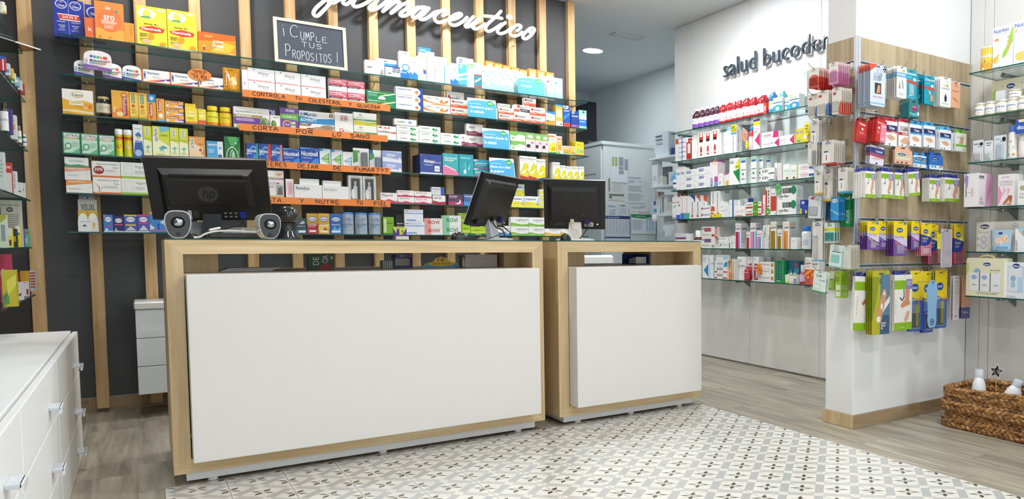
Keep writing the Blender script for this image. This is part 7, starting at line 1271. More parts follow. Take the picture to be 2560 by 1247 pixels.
green(2324,2350,435,503,3,'green and white toe-care carton, narrow'); green(2363,2399,434,503,4,'wide green and white toe-care carton')
# fifth row: insole blisters
SC_='p f2d81f 0 .62 1 .5 1 1 0 1;r 0 .0 1 .02 6a3a9a;e .45 .74 .24 .07 2f4fa0;T .3 .715 .6 .765 fff Scholl;%s'
PF='p d8cce8 0 .2 1 .2 1 .5 0 .62;t .1 .48 .76 .58 5a3a8a Party Feet;p 7a4aa0 0 0 1 0 1 .26 .5 .36 0 .5;r .74 .9 .94 .98 3f7fd0;p %s .1 .4 .6 .22 .96 .16 .96 .2 .6 .26 .12 .44'
hang('r',2168,2198,553,624,5,'6a3f94',SC_%(PF%'c0cc3a'),'purple insole blister with lime stripe',step=.013,prod=[(.3,.08,.7,.26,'b8a8d0')]); hang('r',2196,2222,552,624,1,'6a3f94',SC_%(PF%'4aa8dc'),'purple insole blister with blue stripe',off=.06,prod=[(.25,.08,.7,.26,'b8a8d0')])
hang('r',2234,2268,552,640,6,'6a3f94',SC_%(PF%'d8823a'),'tall purple insole blister with orange stripe',step=.012,prod=[(.25,.08,.75,.3,'b0a0cc')]); hang('r',2278,2304,552,624,3,'6a3f94',SC_%(PF%'e8789a'),'purple insole blister with pink stripe',step=.013,prod=[(.25,.08,.7,.28,'b8a8d0')])
GA='p 2340a0 0 .3 1 .3 1 .56 0 .66;T .14 .5 .7 .57 e8d84a GelActiv;l .14 .4 .6 .47 2 c8a0d8;p %s 0 0 1 0 1 .5 .8 .34 0 .26;e .5 .14 .26 .1 e8d8dc;r .6 .6 .86 .64 fff'
hang('r',2303,2329,557,639,4,'e8a0b4',SC_%(GA%'e4859f'),'blue and pink gel insole blister, short',step=.014,prod=[(.22,.06,.8,.24,'f0d0d8')]); hang('r',2321,2346,560,660,3,'d8708a',SC_%(GA%'c85a78'),'blue and pink gel insole blister with turquoise edge',step=.014,off=.06,prod=[(.22,.06,.8,.26,'c0808e')])
hang('r',2385,2410,560,660,3,'d05a80',SC_%(GA%'c8486e'),'blue and crimson gel insole blister at right',step=.014,prod=[(.22,.06,.8,.28,'b8788a')])
hang('r',2353,2381,572,668,1,'c9bccb','e .5 .5 .42 .46 d8ccd8;e .5 .24 .36 .2 cfc0cf;e .5 .78 .4 .18 c0b2c4','clear gel insole sample',off=.16,prod=[(.16,.06,.84,.92,'d4c6d4')])
hang('r',2344,2352,583,622,1,'e6dc2a','h .3 .2 .8 .8 3a3a10 .002 17','small yellow price card between insoles',off=.17)
# lowest row
def bigbox(u0,u1,v0,v1,n,look): hang('r',u0,u1,v0,v1,n,'efece7','r 0 .74 .66 .9 8ab81f;r .66 .74 1 .92 8a86c4;l .7 .8 .96 .88 3 c8c4e8;r 0 0 1 .14 8ab81f;p d8946c .6 .74 .86 .74 .82 .56 .9 .46 .4 .4 .34 .46 .6 .56;p e0b08c .7 .34 .86 .34 .8 .2 .6 .12 .56 .2;t .3 .04 .56 .07 e8f2c8 Farma;v .06 .3 .1 .56 8a8a8a PLANTILLA;p 2a2f5a .5 .74 .54 .74 .56 .6 .44 .52 .3 .58 .33 .6 .44 .55 .52 .62',look,step=.024,t=.02,kind='box',prod='2a3a94')
hang('r',2133,2164,680,826,1,'efece7','r 0 .74 1 .9 8ab81f;r 0 0 1 .14 8ab81f;v .2 .3 .28 .64 8a8a8a PLANTILLA;p c87a5a .6 .5 .9 .6 .96 .5 .7 .46','tall green and white insole carton, leftmost below',off=.05,t=.02,kind='box',prod='2a3a94',tilt=.06)
hang('r',2181,2225,677,838,4,'b8b428','p 3a5a78 .46 0 1 0 1 .3 .46 .3;p 5a7f9a .46 .3 1 .3 1 .94 .46 .94;p dfe6ea .46 .28 1 .5 1 .6 .46 .4;t .12 .8 .56 .87 3a3a20 FarmaGEL;e .4 .3 .18 .13 cf9a70;p cf9a70 .24 .3 .56 .3 .8 .58 .66 .7 .54 .64;e .68 .62 .13 .09 cf9a70;e .36 .24 .12 .05 f0ebe6;e .54 .44 .06 .05 f0ebe6;e .68 .64 .06 .03 f0ebe6;T .5 .16 .8 .19 fff PLANTILLA;T .5 .12 .76 .15 fff FORRADA;T .5 .08 .62 .11 fff PIEL;p 8a9a1a 0 .2 .2 .5 .4 .9 0 .9','olive and blue insole carton with sole print',step=.016)
bigbox(2237,2281,678,827,2,'large green and white insole carton with bare foot')
SG='p f2d81f 0 .58 1 .5 1 1 0 1;e .42 .72 .28 .07 2f4fa0;T .24 .70 .6 .74 fff Scholl;T .12 .5 .74 .56 f0e04a GelActiv;l .14 .34 .6 .48 5 7f9ae0;p f08a3a .2 .3 .5 .34 .8 .56 .9 .56 .6 .3'
hang('r',2274,2307,677,829,2,'2a5fc0',SG,'yellow and blue sport insole pack, left',step=.016,prod=[(.22,.06,.78,.3,'4a4d58'),(.5,.08,.72,.42,'c9cc3a')]); hang('r',2307,2334,678,832,2,'2450b0',SG,'yellow and blue sport insole pack behind the sample',step=.016,off=.06,prod=[(.3,.06,.85,.3,'3a3d48')]); hang('r',2338,2368,675,821,3,'2a5fc0',SG,'yellow and blue sport insole pack, right',step=.016,prod=[(.22,.06,.78,.34,'4a4d58'),(.5,.08,.72,.46,'c9cc3a')])
def insole():
    pl_ = PY-TP-.19; a = at(2317, 820, y=pl_); e = at(2343, 820, y=pl_); w = e.x-a.x; h = at(2330, 700, y=pl_).z-a.z; b = MB()
    prof = [(.0, .5, .24), (.06, .5, .36), (.16, .5, .42), (.3, .5, .38), (.45, .5, .40), (.62, .48, .48), (.78, .48, .5), (.9, .5, .42), (.97, .52, .26), (1, .52, .08)]
    P = [((c-s)*w, f*h) for f, c, s in prof][::-1]+[((c+s)*w, f*h) for f, c, s in prof]
    b.prism(P, 0, .005, lin('8ab6dc'), 'satin'); draw(b, 'e .5 .12 .2 .07 2a4a7a;e .5 .12 .14 .05 8ab6dc;e .5 .12 .08 .03 2a4a7a;e .5 .95 .06 .02 3a4a5a', flat_map(0, 0, w, h), w, h)
    t = thing('insole_sample', 'light blue insole sample hanging in front of the sport packs', 'insole', (a.x, pl_, a.z)); obj('insole', b, t)
    b = MB(); b.tube([(w*.5, .17, h*.955), (w*.5, -.004, h*.955), (w*.5, -.012, h*.975)], .0022, lin('c3c6c9'), 'metal', 6); obj('hanging_pin', b, t)
LATER.append(insole)
hang('r',2383,2399,690,800,2,'d9cfd2','r .3 .1 .7 .86 efe6e4;l .3 .2 .6 .7 6 b83a3a','clear bag with white tube and red print',step=.02,off=.11,prod=[(.3,.1,.7,.86,'efe4e2')]); hang('r',2405,2426,688,797,2,'d8b49a','r .1 .3 .9 .9 e2a88a;r 0 0 1 .26 5a5a94;t .2 .12 .8 .18 e8e8f0 Farma','clear bag with peach strip and violet label',step=.02,off=.12)
# pillar side panel
FL='p f0ebe4 0 .5 1 .5 1 1 0 1;l .2 .82 .8 .9 2 c9a0a0;e .5 .4 .5 .26 %s;p f4ece8 .2 .4 .5 .5 .6 .34 .4 .26'
def lp(u0,u1,v0,v1,n,base,art,look,**k): hang('l',u0,u1,v0,v1,n,base,art,look,**k)
lp(2022,2048,173,223,7,'d8352e',FL%'e05a4a','red dental floss blister',step=.018,prod=[(.15,.12,.8,.5,'c8322c')]); lp(2072,2096,159,213,6,'e08ab8',FL%'e4a0c8','pink dental floss blister',step=.017,prod=[(.15,.14,.8,.54,'e2a2cc')])
PB='r .12 .74 .4 .84 c8453c;l .2 .88 .9 .93 1 bbb;r .1 .1 .7 .46 f2f2f0;e .4 .28 .2 .16 %s;p %s .7 0 1 0 1 .5 .8 .4'
lp(2020,2045,237,295,5,'ece6dc',PB%('4a7ac0','3f6fb0'),'white and blue floss blister, left',step=.016,prod=[(.1,.1,.7,.44,'e8e8e6')]); lp(2043,2072,230,291,5,'ece6dc',PB%('4a7ac0','3f6fb0'),'white and blue floss blister, right',step=.016,off=.15,prod=[(.1,.1,.7,.44,'e8e8e6')]); lp(2080,2104,222,287,6,'ece6dc',PB%('d8604a','d8503c'),'white and coral floss blister',step=.016,prod=[(.1,.1,.7,.46,'ecece8')])
VB='r .3 .84 .74 .91 2f3f94;T .33 .85 .71 .90 fff VITIS;r .18 .5 .5 .56 3f4f9a;r .1 .1 .7 .48 f4f4f2;r .34 .16 .42 .4 %s;p %s 0 0 1 0 1 .06 0 .04'
lp(2026,2048,303,362,5,'e4dfd6',VB%('3f6fb8','3f9ad4'),'white interdental blister with blue tip',step=.015); lp(2020,2043,356,415,3,'e6e2da','r .1 .1 .3 .9 f0eee8;r .55 .06 .85 .66 c9cdd0;r .6 .04 .8 .2 b84a5a;l .2 .7 .3 .9 2 3f4f9a','clear travel kit with tube and brush',step=.02,off=.13,prod=[(.5,.06,.85,.6,'c4c8cc')])
lp(2055,2085,353,412,7,'e6e1d8',VB%('c8352e','d0453a'),'white interdental blister with red tip',step=.015); lp(2036,2056,429,486,2,'e4dfd6',VB%('e8a02a','d8b03a'),'white interdental blister with amber tip, left',step=.018,off=.14); lp(2057,2082,421,503,3,'e6e1d8',VB%('e8a02a','e0c03a'),'white interdental blister with amber tip, large',step=.016); lp(2095,2119,420,482,5,'e6e1d8',VB%('3f8fc8','4ab0d4'),'white interdental blister with aqua tip',step=.015)
lp(2020,2052,490,545,3,'dde6ea','r .1 .16 .7 .5 f2f2f0;r .2 .2 .5 .42 7fa0d0;e .3 .9 .16 .06 d84a3a;l .4 .8 .9 .86 2 9ab0c4','pale blue floss pack with red seal',step=.02,prod=[(.1,.16,.7,.5,'eef0f0')],tilt=.05)
lp(2056,2078,492,548,3,'1f4f8a','r .2 .04 .8 .6 2a5f9a','dark blue brush blister in the middle',step=.014,off=.06,prod=[(.3,.06,.7,.7,'1a3f6a')]); lp(2099,2127,484,566,2,'1f8a4a','T .3 .8 .9 .9 fff ml;r 0 0 .3 .8 2fa05a;v .6 .1 .9 .5 fff FLUOR','green brush card behind blue ones',step=.02,off=.05)
lp(2077,2097,493,551,4,'3a9ad8','e .5 .84 .36 .08 e8f2fa;T .2 .81 .8 .87 2a4f9a Oral-B;p 7fc8f0 0 .4 1 .2 1 .3 0 .5;l .1 .1 .3 .4 4 2a5fa0','bright blue floss pack',step=.016)
lp(2031,2057,553,652,3,'e4e1da','r .3 .88 .76 .93 2f3f94;T .34 .89 .72 .925 fff VITIS;r .2 .1 .34 .8 f2f2ee;r 0 0 1 .03 4ab0dc','long white toothbrush blister',step=.016,prod=[(.2,.08,.5,.6,'f4f4f0')]); lp(2061,2087,557,607,3,'dcece8','T .3 .82 .7 .92 333 KIN;r 0 .6 1 .74 ece32a;T .06 .62 .3 .72 333 2x1;r .1 .1 .9 .5 4ab0a8','teal interdental pack with yellow 2x1 band',step=.018,prod=[(.1,.1,.9,.5,'4fb4ae')])
lp(2103,2127,612,674,7,'e2dfd2','r 0 0 1 .04 6aa83a;r .2 .1 .8 .8 e8e6dc','cream toothbrush blister with green foot',step=.012,off=.10); lp(2072,2103,610,665,2,'dfeeea','t .3 .84 .8 .9 2f6a5a ORTHO;T .34 .76 .7 .82 2f6a5a KIN;r .2 .68 .9 .72 2f6a5a;r .14 .2 .8 .56 8fd0c4;r 0 0 1 .05 8fd0c4','mint orthodontic wax card',step=.018,off=.20,tilt=.1)
lp(2062,2086,677,723,8,'d8d8b4','r 0 0 1 .6 8ab03a;r .2 .1 .8 .5 a8c85a','cream and green toothpick pack',step=.011,off=.11); lp(2031,2063,674,727,2,'e4f0e8','r .14 .7 .66 .86 f2f2f2;T .2 .72 .62 .84 2f7a5a GUM;t .5 .54 .9 .64 8a5aa0 brush;r .1 .14 .6 .4 bfe0cc;r .14 .18 .56 .36 eaf6ee;r 0 0 1 .06 2f9a5a','white and green interdental card, lowest',step=.02,off=.18,tilt=.12); lp(2088,2103,679,744,6,'a8c83a','l .1 .6 .8 .8 4 6a8a2a;r .1 .3 .9 .5 e8eed8;r .1 .06 .9 .24 e8eed8','lime green interdental card',step=.012,off=.11)
def decals():
    for (u, v, lab) in ((2213, 174, 'black and white flower cut-out on the hand-mask booklets'), (2192, 279, 'black and white flower cut-out above the red plaster cartons')):
        p = at(u, v, y=PY-.19); b = MB(); n = 24
        b.prism([((.019 if k % 4 < 2 else .013)*math.cos(2*math.pi*k/n), (.019 if k % 4 < 2 else .013)*math.sin(2*math.pi*k/n)) for k in range(n)], 0, .001, lin('17171a')); mp = flat_map(-.02, -.02, .04, .04)
        draw(b, ''.join('e %.3f %.3f .09 .09 f0f0ee;' % (.5+.26*math.cos(k*1.257), .5+.26*math.sin(k*1.257)) for k in range(5)), mp, .04, .04); tag(obj('flower_cutout', b, None, p), lab, 'decoration')
LATER.append(decals)
# ------------------------------------------------------------------ rear room
cabn = thing('storage_cabinet', 'tall pale grey drawer cabinet covered with notices in the rear room', 'cabinet', (4.228, 8.22, 0))
obj('carcass', box_mb(.02, 0, .06, .735, 1.78, 2.25, 'grey_white', .002), cabn); obj('top_board', box_mb(-.005, -.01, 2.25, .735, 1.79, 2.289, 'grey_white', .002), cabn); obj('base', box_mb(.04, .02, 0, .73, 1.76, .06, 'grey_white'), cabn)
for k in range(5):
    z0 = .08+k*.432
    for (y0, y1) in ((.03, .88), (.89, 1.75)):
        dr = obj('drawer_front', box_mb(.0, y0, z0, .0198, y1, z0+.424, 'grey_white', .002), cabn)
        b = MB(); zc = z0+.1; b.tube([(-.03, y0+.1, zc), (-.03, y1-.1, zc)], .008, lin('b9bec2'), 'metal', 10); b.tube([(0, y0+.14, zc), (-.03, y0+.14, zc)], .006, lin('3a3c3e'), 'metal', 8); b.tube([(0, y1-.14, zc), (-.03, y1-.14, zc)], .006, lin('3a3c3e'), 'metal', 8); obj('handle_bar', b, dr)
tv = thing('black_screen', 'black flat screen standing on the rear cabinet', 'screen', (4.2, 8.9, 2.29)); obj('housing', box_mb(-.32, 0, .09, .312, .05, .575, 'black_gloss', .006), tv); obj('stand', box_mb(-.1, -.08, 0, .16, .12, .09, 'black_plastic', .01), tv)
def notice(u0, u1, v0, v1, base, art, label):
    a = at(u0, v0, y=8.217-.002*len(NOTES)); e = at(u1, v1, y=8.217-.002*len(NOTES)); w, h = e.x-a.x, a.z-e.z; b = MB(); b.box(0, 0, 0, w, .001, h, lin(base), 'card'); draw(b, art, flat_map(0, 0, w, h), w, h); NOTES.append(tag(obj('notice_sheet', b, None, (a.x, a.y, e.z)), label, 'notice'))
NOTES = []
NA = [(1518,1562,445,502,'d8dcd6','r .06 .4 .16 1 8a9090;r .1 .2 .96 .3 7a8282;r .1 .08 .26 .2 7a8282;l .3 .36 .9 .8 7 c4cac6;T .2 .02 .6 .06 aaa 19','beige notice with grey bars half under a white one'),
 (1566,1612,437,508,'dce2e8','l .08 .86 .9 .92 1 8a929a;l .08 .7 .5 .82 3 a8b0b8;l .08 .4 .92 .62 6 a0a8b2;l .08 .06 .92 .34 7 a8b0ba;t .6 .76 .9 .8 7a828a Pedido','white handwritten form pinned at right'),
 (1527,1570,388,457,'e6eaf2','r .06 .6 .2 .96 b0b8b4;r .24 .6 .38 .96 b0b8b4;r .07 .62 .19 .7 a8c83a;r .07 .76 .19 .84 a8c83a;r .25 .64 .37 .72 a8c83a;r .25 .8 .37 .9 a8c83a;r .07 .92 .19 .95 a8c83a;r .46 .32 .74 .96 a0a6b2;r .8 .48 .98 .9 a0a6b2;r .46 .6 .74 .62 e6eaf2;r .46 .45 .74 .47 e6eaf2','white timetable sheet with green marks on the cabinet'),
 (1513,1548,508,540,'d3dbe4','T .2 .7 .7 .86 2f6fb0 Actibios;l .3 .4 .8 .5 1 8a94a0;l .3 .06 .8 .34 4 a0a8b4','pale blue flyer with blue heading'),
 (1549.5,1572,510,540,'d8e0e4','r .06 .84 .6 .92 3a6a5a;l .1 .1 .8 .7 5 b8c0c4','narrow pale sheet with green heading'),
 (1574,1619,512,537,'dde2e6','l .1 .6 .9 .8 3 a0a8b0;r .1 .3 .6 .34 d89a9a;r .5 .14 .96 .3 d8a8a8;l .6 .8 .9 .9 1 6a7280','long white note with red underlines'),
 (1512,1576,539,611,'cdd5e0','p 2a3f74 0 .9 1 .9 1 1 0 1;p 2a3f74 0 .22 1 .22 1 .27 0 .27;p 2a3f74 0 0 .015 0 .015 1 0 1;p 2a3f74 .985 0 1 0 1 1 .985 1;T .1 .93 .56 .97 dfe6f0 Calendario Laboral;'+''.join('e %.2f %.2f .02 .012 %s;'%(.1+.12*(k%8),.84-.08*(k//8),['4a5568','7a8498','4a5568','c05a6a','6a88b0'][k%5]) for k in range(48)),'navy-framed planner poster at counter height'),
 (1578,1640,535,585,'d9e4ec','p 2f8a5a 0 .84 .5 .78 1 .92 1 1 0 1;T .2 .87 .56 .93 cfeade agenda;l .05 .2 .5 .7 10 a8b4bc;r .6 .2 .66 .72 9ac0dc;r .72 .2 .78 .72 9ac0dc;r .84 .2 .9 .72 9ac0dc;l .6 .74 .94 .78 1 555','green-topped calendar sheet at lower right')]
for n in NA: EXTRA_ART.append(n[5])
LATER.append(lambda: [notice(*n) for n in NA])
XB = 4.55
RSZ = [at(1622, 396, x=XB).z, at(1624, 466, x=XB).z, at(1626, 537, x=XB).z]
for k, z in enumerate(RSZ):
    t = tag(obj('wall_shelf', box_mb(XB, 6.56, -.025, 4.969, 7.68-.03*k, 0, 'grey_white', .002), None, (0, 0, z)), 'white board shelf in the rear room, %s of three' % ['top', 'middle', 'lowest'][k], 'shelf')
def rear(name, u0, u1, v0, k, base, art, label, cat, d=.12, i=.03, taper=0, mat='satin'):
    R = Rack('', 'x', XB, RSZ[k]); a0 = R.coord(u0, i); a1 = R.coord(u1, i); h = R.pos(u0, v0, i).z-R.z; w = a1-a0; loc, rz = R.place(a0, i, R.z+.001)
    if taper:
        t = thing(name, label, cat, loc, rz)
        for j in range(3):
            b = MB(); z0 = h*.16*j; hh = h*(.68+.16*j) if j < 2 else h; s0, s1 = taper*(1-.1*j), 0
            V = [(w*s0, d*s0, z0), (w*(1-s0), d*s0, z0), (w*(1-s0), d*(1-s0), z0), (w*s0, d*(1-s0), z0), (0-.004*j, -.004*j, hh), (w+.004*j, -.004*j, hh), (w+.004*j, d+.004*j, hh), (-.004*j, d+.004*j, hh)]
            b.mesh(V, [(0, 3, 2, 1), (0, 1, 5, 4), (1, 2, 6, 5), (2, 3, 7, 6), (3, 0, 4, 7)], lin(base), mat); b.box(w*.24, -.006-.004*j, hh*.86, w*.62, -.003, hh*.89, lin('7a8288'), 'matte'); obj('bin_shell', b, t)
    else:
        b = make_box(w, h, d, base, art, mat='card'); tag(obj(name, b, None, loc, rz), label, cat)
RI = [('storage_bin',1632,1672,336,0,'d5dde6','','nested white plastic bins on the rear top shelf','bin',.3,.04,.1),
 ('folded_cloth',1678,1689,371,0,'2a3a78','','dark blue folded cloth beside the bins','cloth',.14,.06),
 ('carton',1631,1645,405,1,'e2e4e6','l .2 .2 .8 .4 2 b8bcc0','tall white carton on the rear middle shelf','box',.06,.03),
 ('carton',1649,1657,441,1,'d8d6d2','e .5 .5 .2 .2 bbb','small beige carton beside the tall one','box',.06,.05),
 ('carton',1657,1673,418,1,'a8a4ac','p 7a5a5a .2 .5 .8 .6 .8 .5','grey carton with brown stroke at the back','box',.05,.16),
 ('plastic_bag',1672,1690,430,1,'d6dce4','p b0b8cc .2 .3 .6 .8 .8 .2','white plastic bag on the rear middle shelf','bag',.12,.04),
 ('carton',1629,1641,502,2,'cfd6de','r .5 .3 .9 .96 2f4f94;p d8946c .6 .1 .8 .5 .7 .1','white and blue carton on the rear lowest shelf','box',.04,.03),
 ('carton',1643,1651,480,2,'e0ddd8','r .5 .8 1 1 d85a2a;v .2 .2 .6 .6 c05a5a forte','slim white carton with orange corner','box',.05,.06),
 ('soap_dispenser',1652,1669,488,2,'d2d6d8','r .2 .1 .5 .9 8a9094;r .6 .5 .9 .9 e0e2e4','white dispenser on the rear lowest shelf','dispenser',.08,.05),
 ('carton',1634,1643,513,2,'dfe6ea','r .1 .2 .9 .6 5ab0d8','small white and sky carton in front','box',.04,.005),
 ('carton',1670,1682,506,2,'d9d4ce','l .2 .3 .8 .7 3 bbb','plain beige carton at the shelf right','box',.06,.05)]
for r_ in RI: EXTRA_ART.append(r_[6])
LATER.append(lambda: [rear(*r_) for r_ in RI])
def paper_roll():
    b = MB(); P = [(1660, 526), (1690, 524), (1690, 548), (1660, 550), (1666, 592), (1690, 588)]; g = [at(u, v, x=4.6) for u, v in P]
    for (i, j, k, l) in ((0, 1, 2, 3),): b.face([g[3], g[2], g[1], g[0]], lin('d9dee4'))
    b.face([g[4]+Vector((-.06, 0, 0)), g[5]+Vector((-.06, 0, 0)), g[2], g[3]], lin('d3d9e0')); n = len(b.v)
    tag(obj('paper_strip', b), 'long folded paper strip hanging from the rear shelf', 'paper')
    p = at(1646, 536, x=XB-.03); b = MB(); b.lathe([(.03, -.05), (.038, .02), (.034, .02), (.028, -.045), (0, -.045)], 0, 0, lin('dfe3e6'), 'satin', 18); tag(obj('paper_cup', b, None, (p.x-.045, p.y, RSZ[2]-.03)), 'white cup clipped under the rear lowest shelf', 'cup')
LATER.append(paper_roll)
def first_aid():
    xf = XOW-.06; y1 = at(1694, 520, x=xf).y; y0 = max(6.206, at(1726, 520, x=xf).y); z1 = at(1694, 478, x=xf).z; z0 = at(1694, 606, x=xf).z; w, h = y1-y0, z1-z0
    b = make_box(w, h, .058, 'eceeee', 'r 0 .84 1 1 c0282e;e .5 .9 .26 .07 f2f2f2;e .5 .9 .2 .05 c0282e;r 0 .38 1 .45 c0282e'); tag(obj('first_aid_box', b, None, (xf, y1, z0), -math.pi/2), 'white and red first-aid box fixed at the far end of the toothpaste wall', 'box')
LATER.append(first_aid)
# ------------------------------------------------------------------ goods on the left wall shelves (seen end-on)
LQ = []
def LB(k, u0, u1, v, base, art, look, d=.05, **kw): LQ.append((k, u0, u1, v, base, art, look, d, kw)); EXTRA_ART.append(art)
def BUILD_LEFT():
    last = {}
    for (k, u0, u1, v, base, art, look, d, kw) in LQ:
        Y = at(u1, 585, x=XL-.012).y+kw.get('dy', 0); a = at(u0, v, y=Y); e = at(u1, v, y=Y); x0 = max(a.x, XLW+.06); w = max(e.x-x0, .015); h = a.z-LZ[k]
        dd = d
        if kw.get('bottle'):
            it = dict(base=base, art=art, name='bottle', cat='bottle', cap=kw.get('cap', 'f2f2f2'), lab=kw.get('lab', 'f2f2f2'), neck=.62, capf=.16); o = JAR(it, w, h, d, (x0, Y, LZ[k]+.001), 0, 0); o['label'] = look
        else: o = obj(kw.get('name', 'carton'), make_box(w, h, dd, base, art), None, (x0, Y, LZ[k]+.001)); tag(o, look, kw.get('cat', 'box'))
LATER.append(BUILD_LEFT)
LB(0,-8,14,2,'e9ecee','e .7 .5 .3 .2 e8d83a;l .1 .2 .6 .4 3 5a6ab0;r .6 .0 1 .2 e8a02a','white jar with yellow label on the top left shelf',bottle=1,lab='f2f0d8')
for n,(a,b_,v,c,art,lk) in enumerate([(-6,12,140,'c02a3a','r .6 0 .8 1 e8e8e8;r 0 .8 1 1 2a5ab8','red and blue carton on the second left shelf'),(12,21,158,'d8e4f0','r .1 .2 .9 .5 5a9ad8','pale blue carton on the second left shelf'),(21,27,170,'e8c83a','r .3 0 .6 1 b8322a','yellow and red carton on the second left shelf'),(27,36,182,'e4eee0','r .1 .1 .9 .4 4aa86a','white and green carton on the second left shelf'),(36,43,192,'7fb8e0','r .1 .4 .9 .7 eef4f8','sky blue carton on the second left shelf'),(43,50,200,'d8dce8','e .5 .5 .3 .1 e8d03a','white carton with yellow dot on the second left shelf'),(50,59,210,'b8323a','l .2 .2 .8 .8 4 f0d8d8','crimson carton on the second left shelf')]): LB(1,a,b_,v,c,art,lk,.04)
LB(2,-4,18,256,'2a2d34','t .1 .5 .8 .62 555 COLAGENO;e .2 .2 .16 .12 e8a03a','dark jar with white label on the third left shelf',bottle=1,cap='1a1a1c',lab='eceef0'); LB(2,17,22,272,'4a3f8a','','violet carton beside the dark jar'); LB(2,24,39,287,'e6e6e0','r .3 .4 .8 .6 e89a5a;l .2 .7 .8 .85 2 6aa85a','white and orange carton on the third left shelf'); LB(2,40,52,314,'7a5a3a','r .1 .3 .9 .5 5ab0a0','brown glass bottle with white label on the third left shelf',bottle=1,cap='8a8a84',lab='e6eae6'); LB(2,55,63,336,'2a2020','r 0 .4 1 .6 4a78b8','small dark dropper bottle at the shelf end',bottle=1,lab='dfe6ea')
LB(3,-6,9,380,'c8d0cc','l .1 .3 .8 .8 5 9ab0a4','grey-green carton on the fourth left shelf'); LB(3,9,27,406,'c8322e','T .1 .8 .9 .92 fff forte;r 0 0 1 .66 dcd8d2','red-topped carton on the fourth left shelf'); LB(3,29,40,428,'e2e6ee','v .2 .3 .7 .9 4a6ab0 leche','white carton with blue vertical print on the fourth left shelf'); LB(3,43,50,456,'e6eae4','r .1 .3 .9 .4 6a8a6a','small white carton on the fourth left shelf'); LB(3,51,59,457,'dfe4de','r .1 .5 .9 .6 8ab08a','slim white carton at the end of the fourth left shelf')
LB(4,0,54,500,'d3d4c6','t .04 .86 .9 .92 5a5a44 Avena Hipocalórica;e .42 .8 .16 .05 3a3a34;T .32 .78 .52 .82 eee YNSADIET;l .04 .2 .92 .7 12 a8a898','grey-green printed information card behind cartons',.002,dy=.06,name='info_card',cat='card'); LB(4,-6,15,537,'c9d8c0','r .3 .2 .8 .7 8a98a0;p a8b03a 0 .7 1 .9 1 1 0 1','green and grey carton on the fifth left shelf'); LB(4,18,29,571,'e2dc3a','r 0 .6 1 1 e8e8e0;r .3 .1 .8 .4 5a3a34','yellow carton with brown panel on the fifth left shelf'); LB(4,30,37,572,'3a3432','r .2 .3 .8 .6 c8a03a','dark brown carton on the fifth left shelf'); LB(4,38,49,566,'e4e02a','r 0 .7 1 1 eeeee6;r .1 .6 .9 .7 4a7ac0','yellow and white carton on the fifth left shelf'); LB(4,50,58,571,'7a5ab0','p e6e0f0 .2 .2 .8 .4 .8 .9 .2 .8','violet carton on the fifth left shelf'); LB(4,59,71,573,'5ac0a0','e .7 .8 .2 .1 d84a3a;r .1 .2 .6 .5 bfe8da','mint green carton at the end of the fifth left shelf')
LB(5,-4,26,636,'c03a5a','e .3 .6 .2 .1 f0e0e4;e .5 .3 .4 .2 d86a84;e .3 .62 .05 .04 222','pink patterned tea carton on the lowest left shelf',dy=.02); LB(5,3,39,676,'c4b92e','p 5a9a4a 0 0 .5 .1 .4 .4 0 .3;p e0d85a .4 .3 1 .6 1 .9 .3 .7;p 4a7a6a .1 .2 .3 .5 .2 .1','yellow and green leafy tea carton on the lowest left shelf',.06,dy=-.5); LB(5,37,48,682,'8a2f2a','r .2 .3 .8 .9 a84a3a;e .5 .6 .2 .1 e8d8d0','dark red carton on the lowest left shelf',.04); LB(5,40,56,706,'efe9e8','p 6a3a2a .2 .3 .8 .4 .6 .2;l .1 .7 .5 .8 2 aaa','white carton with chocolate print on the lowest left shelf',.04,dy=-.25); LB(5,50,70,678,'d9a82e','r .1 .1 .9 .5 e8c05a','amber carton on the lowest left shelf',.04,dy=-.02); LB(5,57,70,705,'ece4ec','r .6 .1 1 .5 9a2f5a;p d8d0e4 0 .8 1 .9 1 1 0 1','white carton with plum corner on the lowest left shelf',.04,dy=-.14); LB(5,73,90,676,'e9e6e0','r .5 0 1 1 d8d4cc;l .1 .1 .9 .9 6 c0443c','white sample dispenser with red edge at the shelf end',.05,dy=.02,name='sample_dispenser',cat='dispenser')
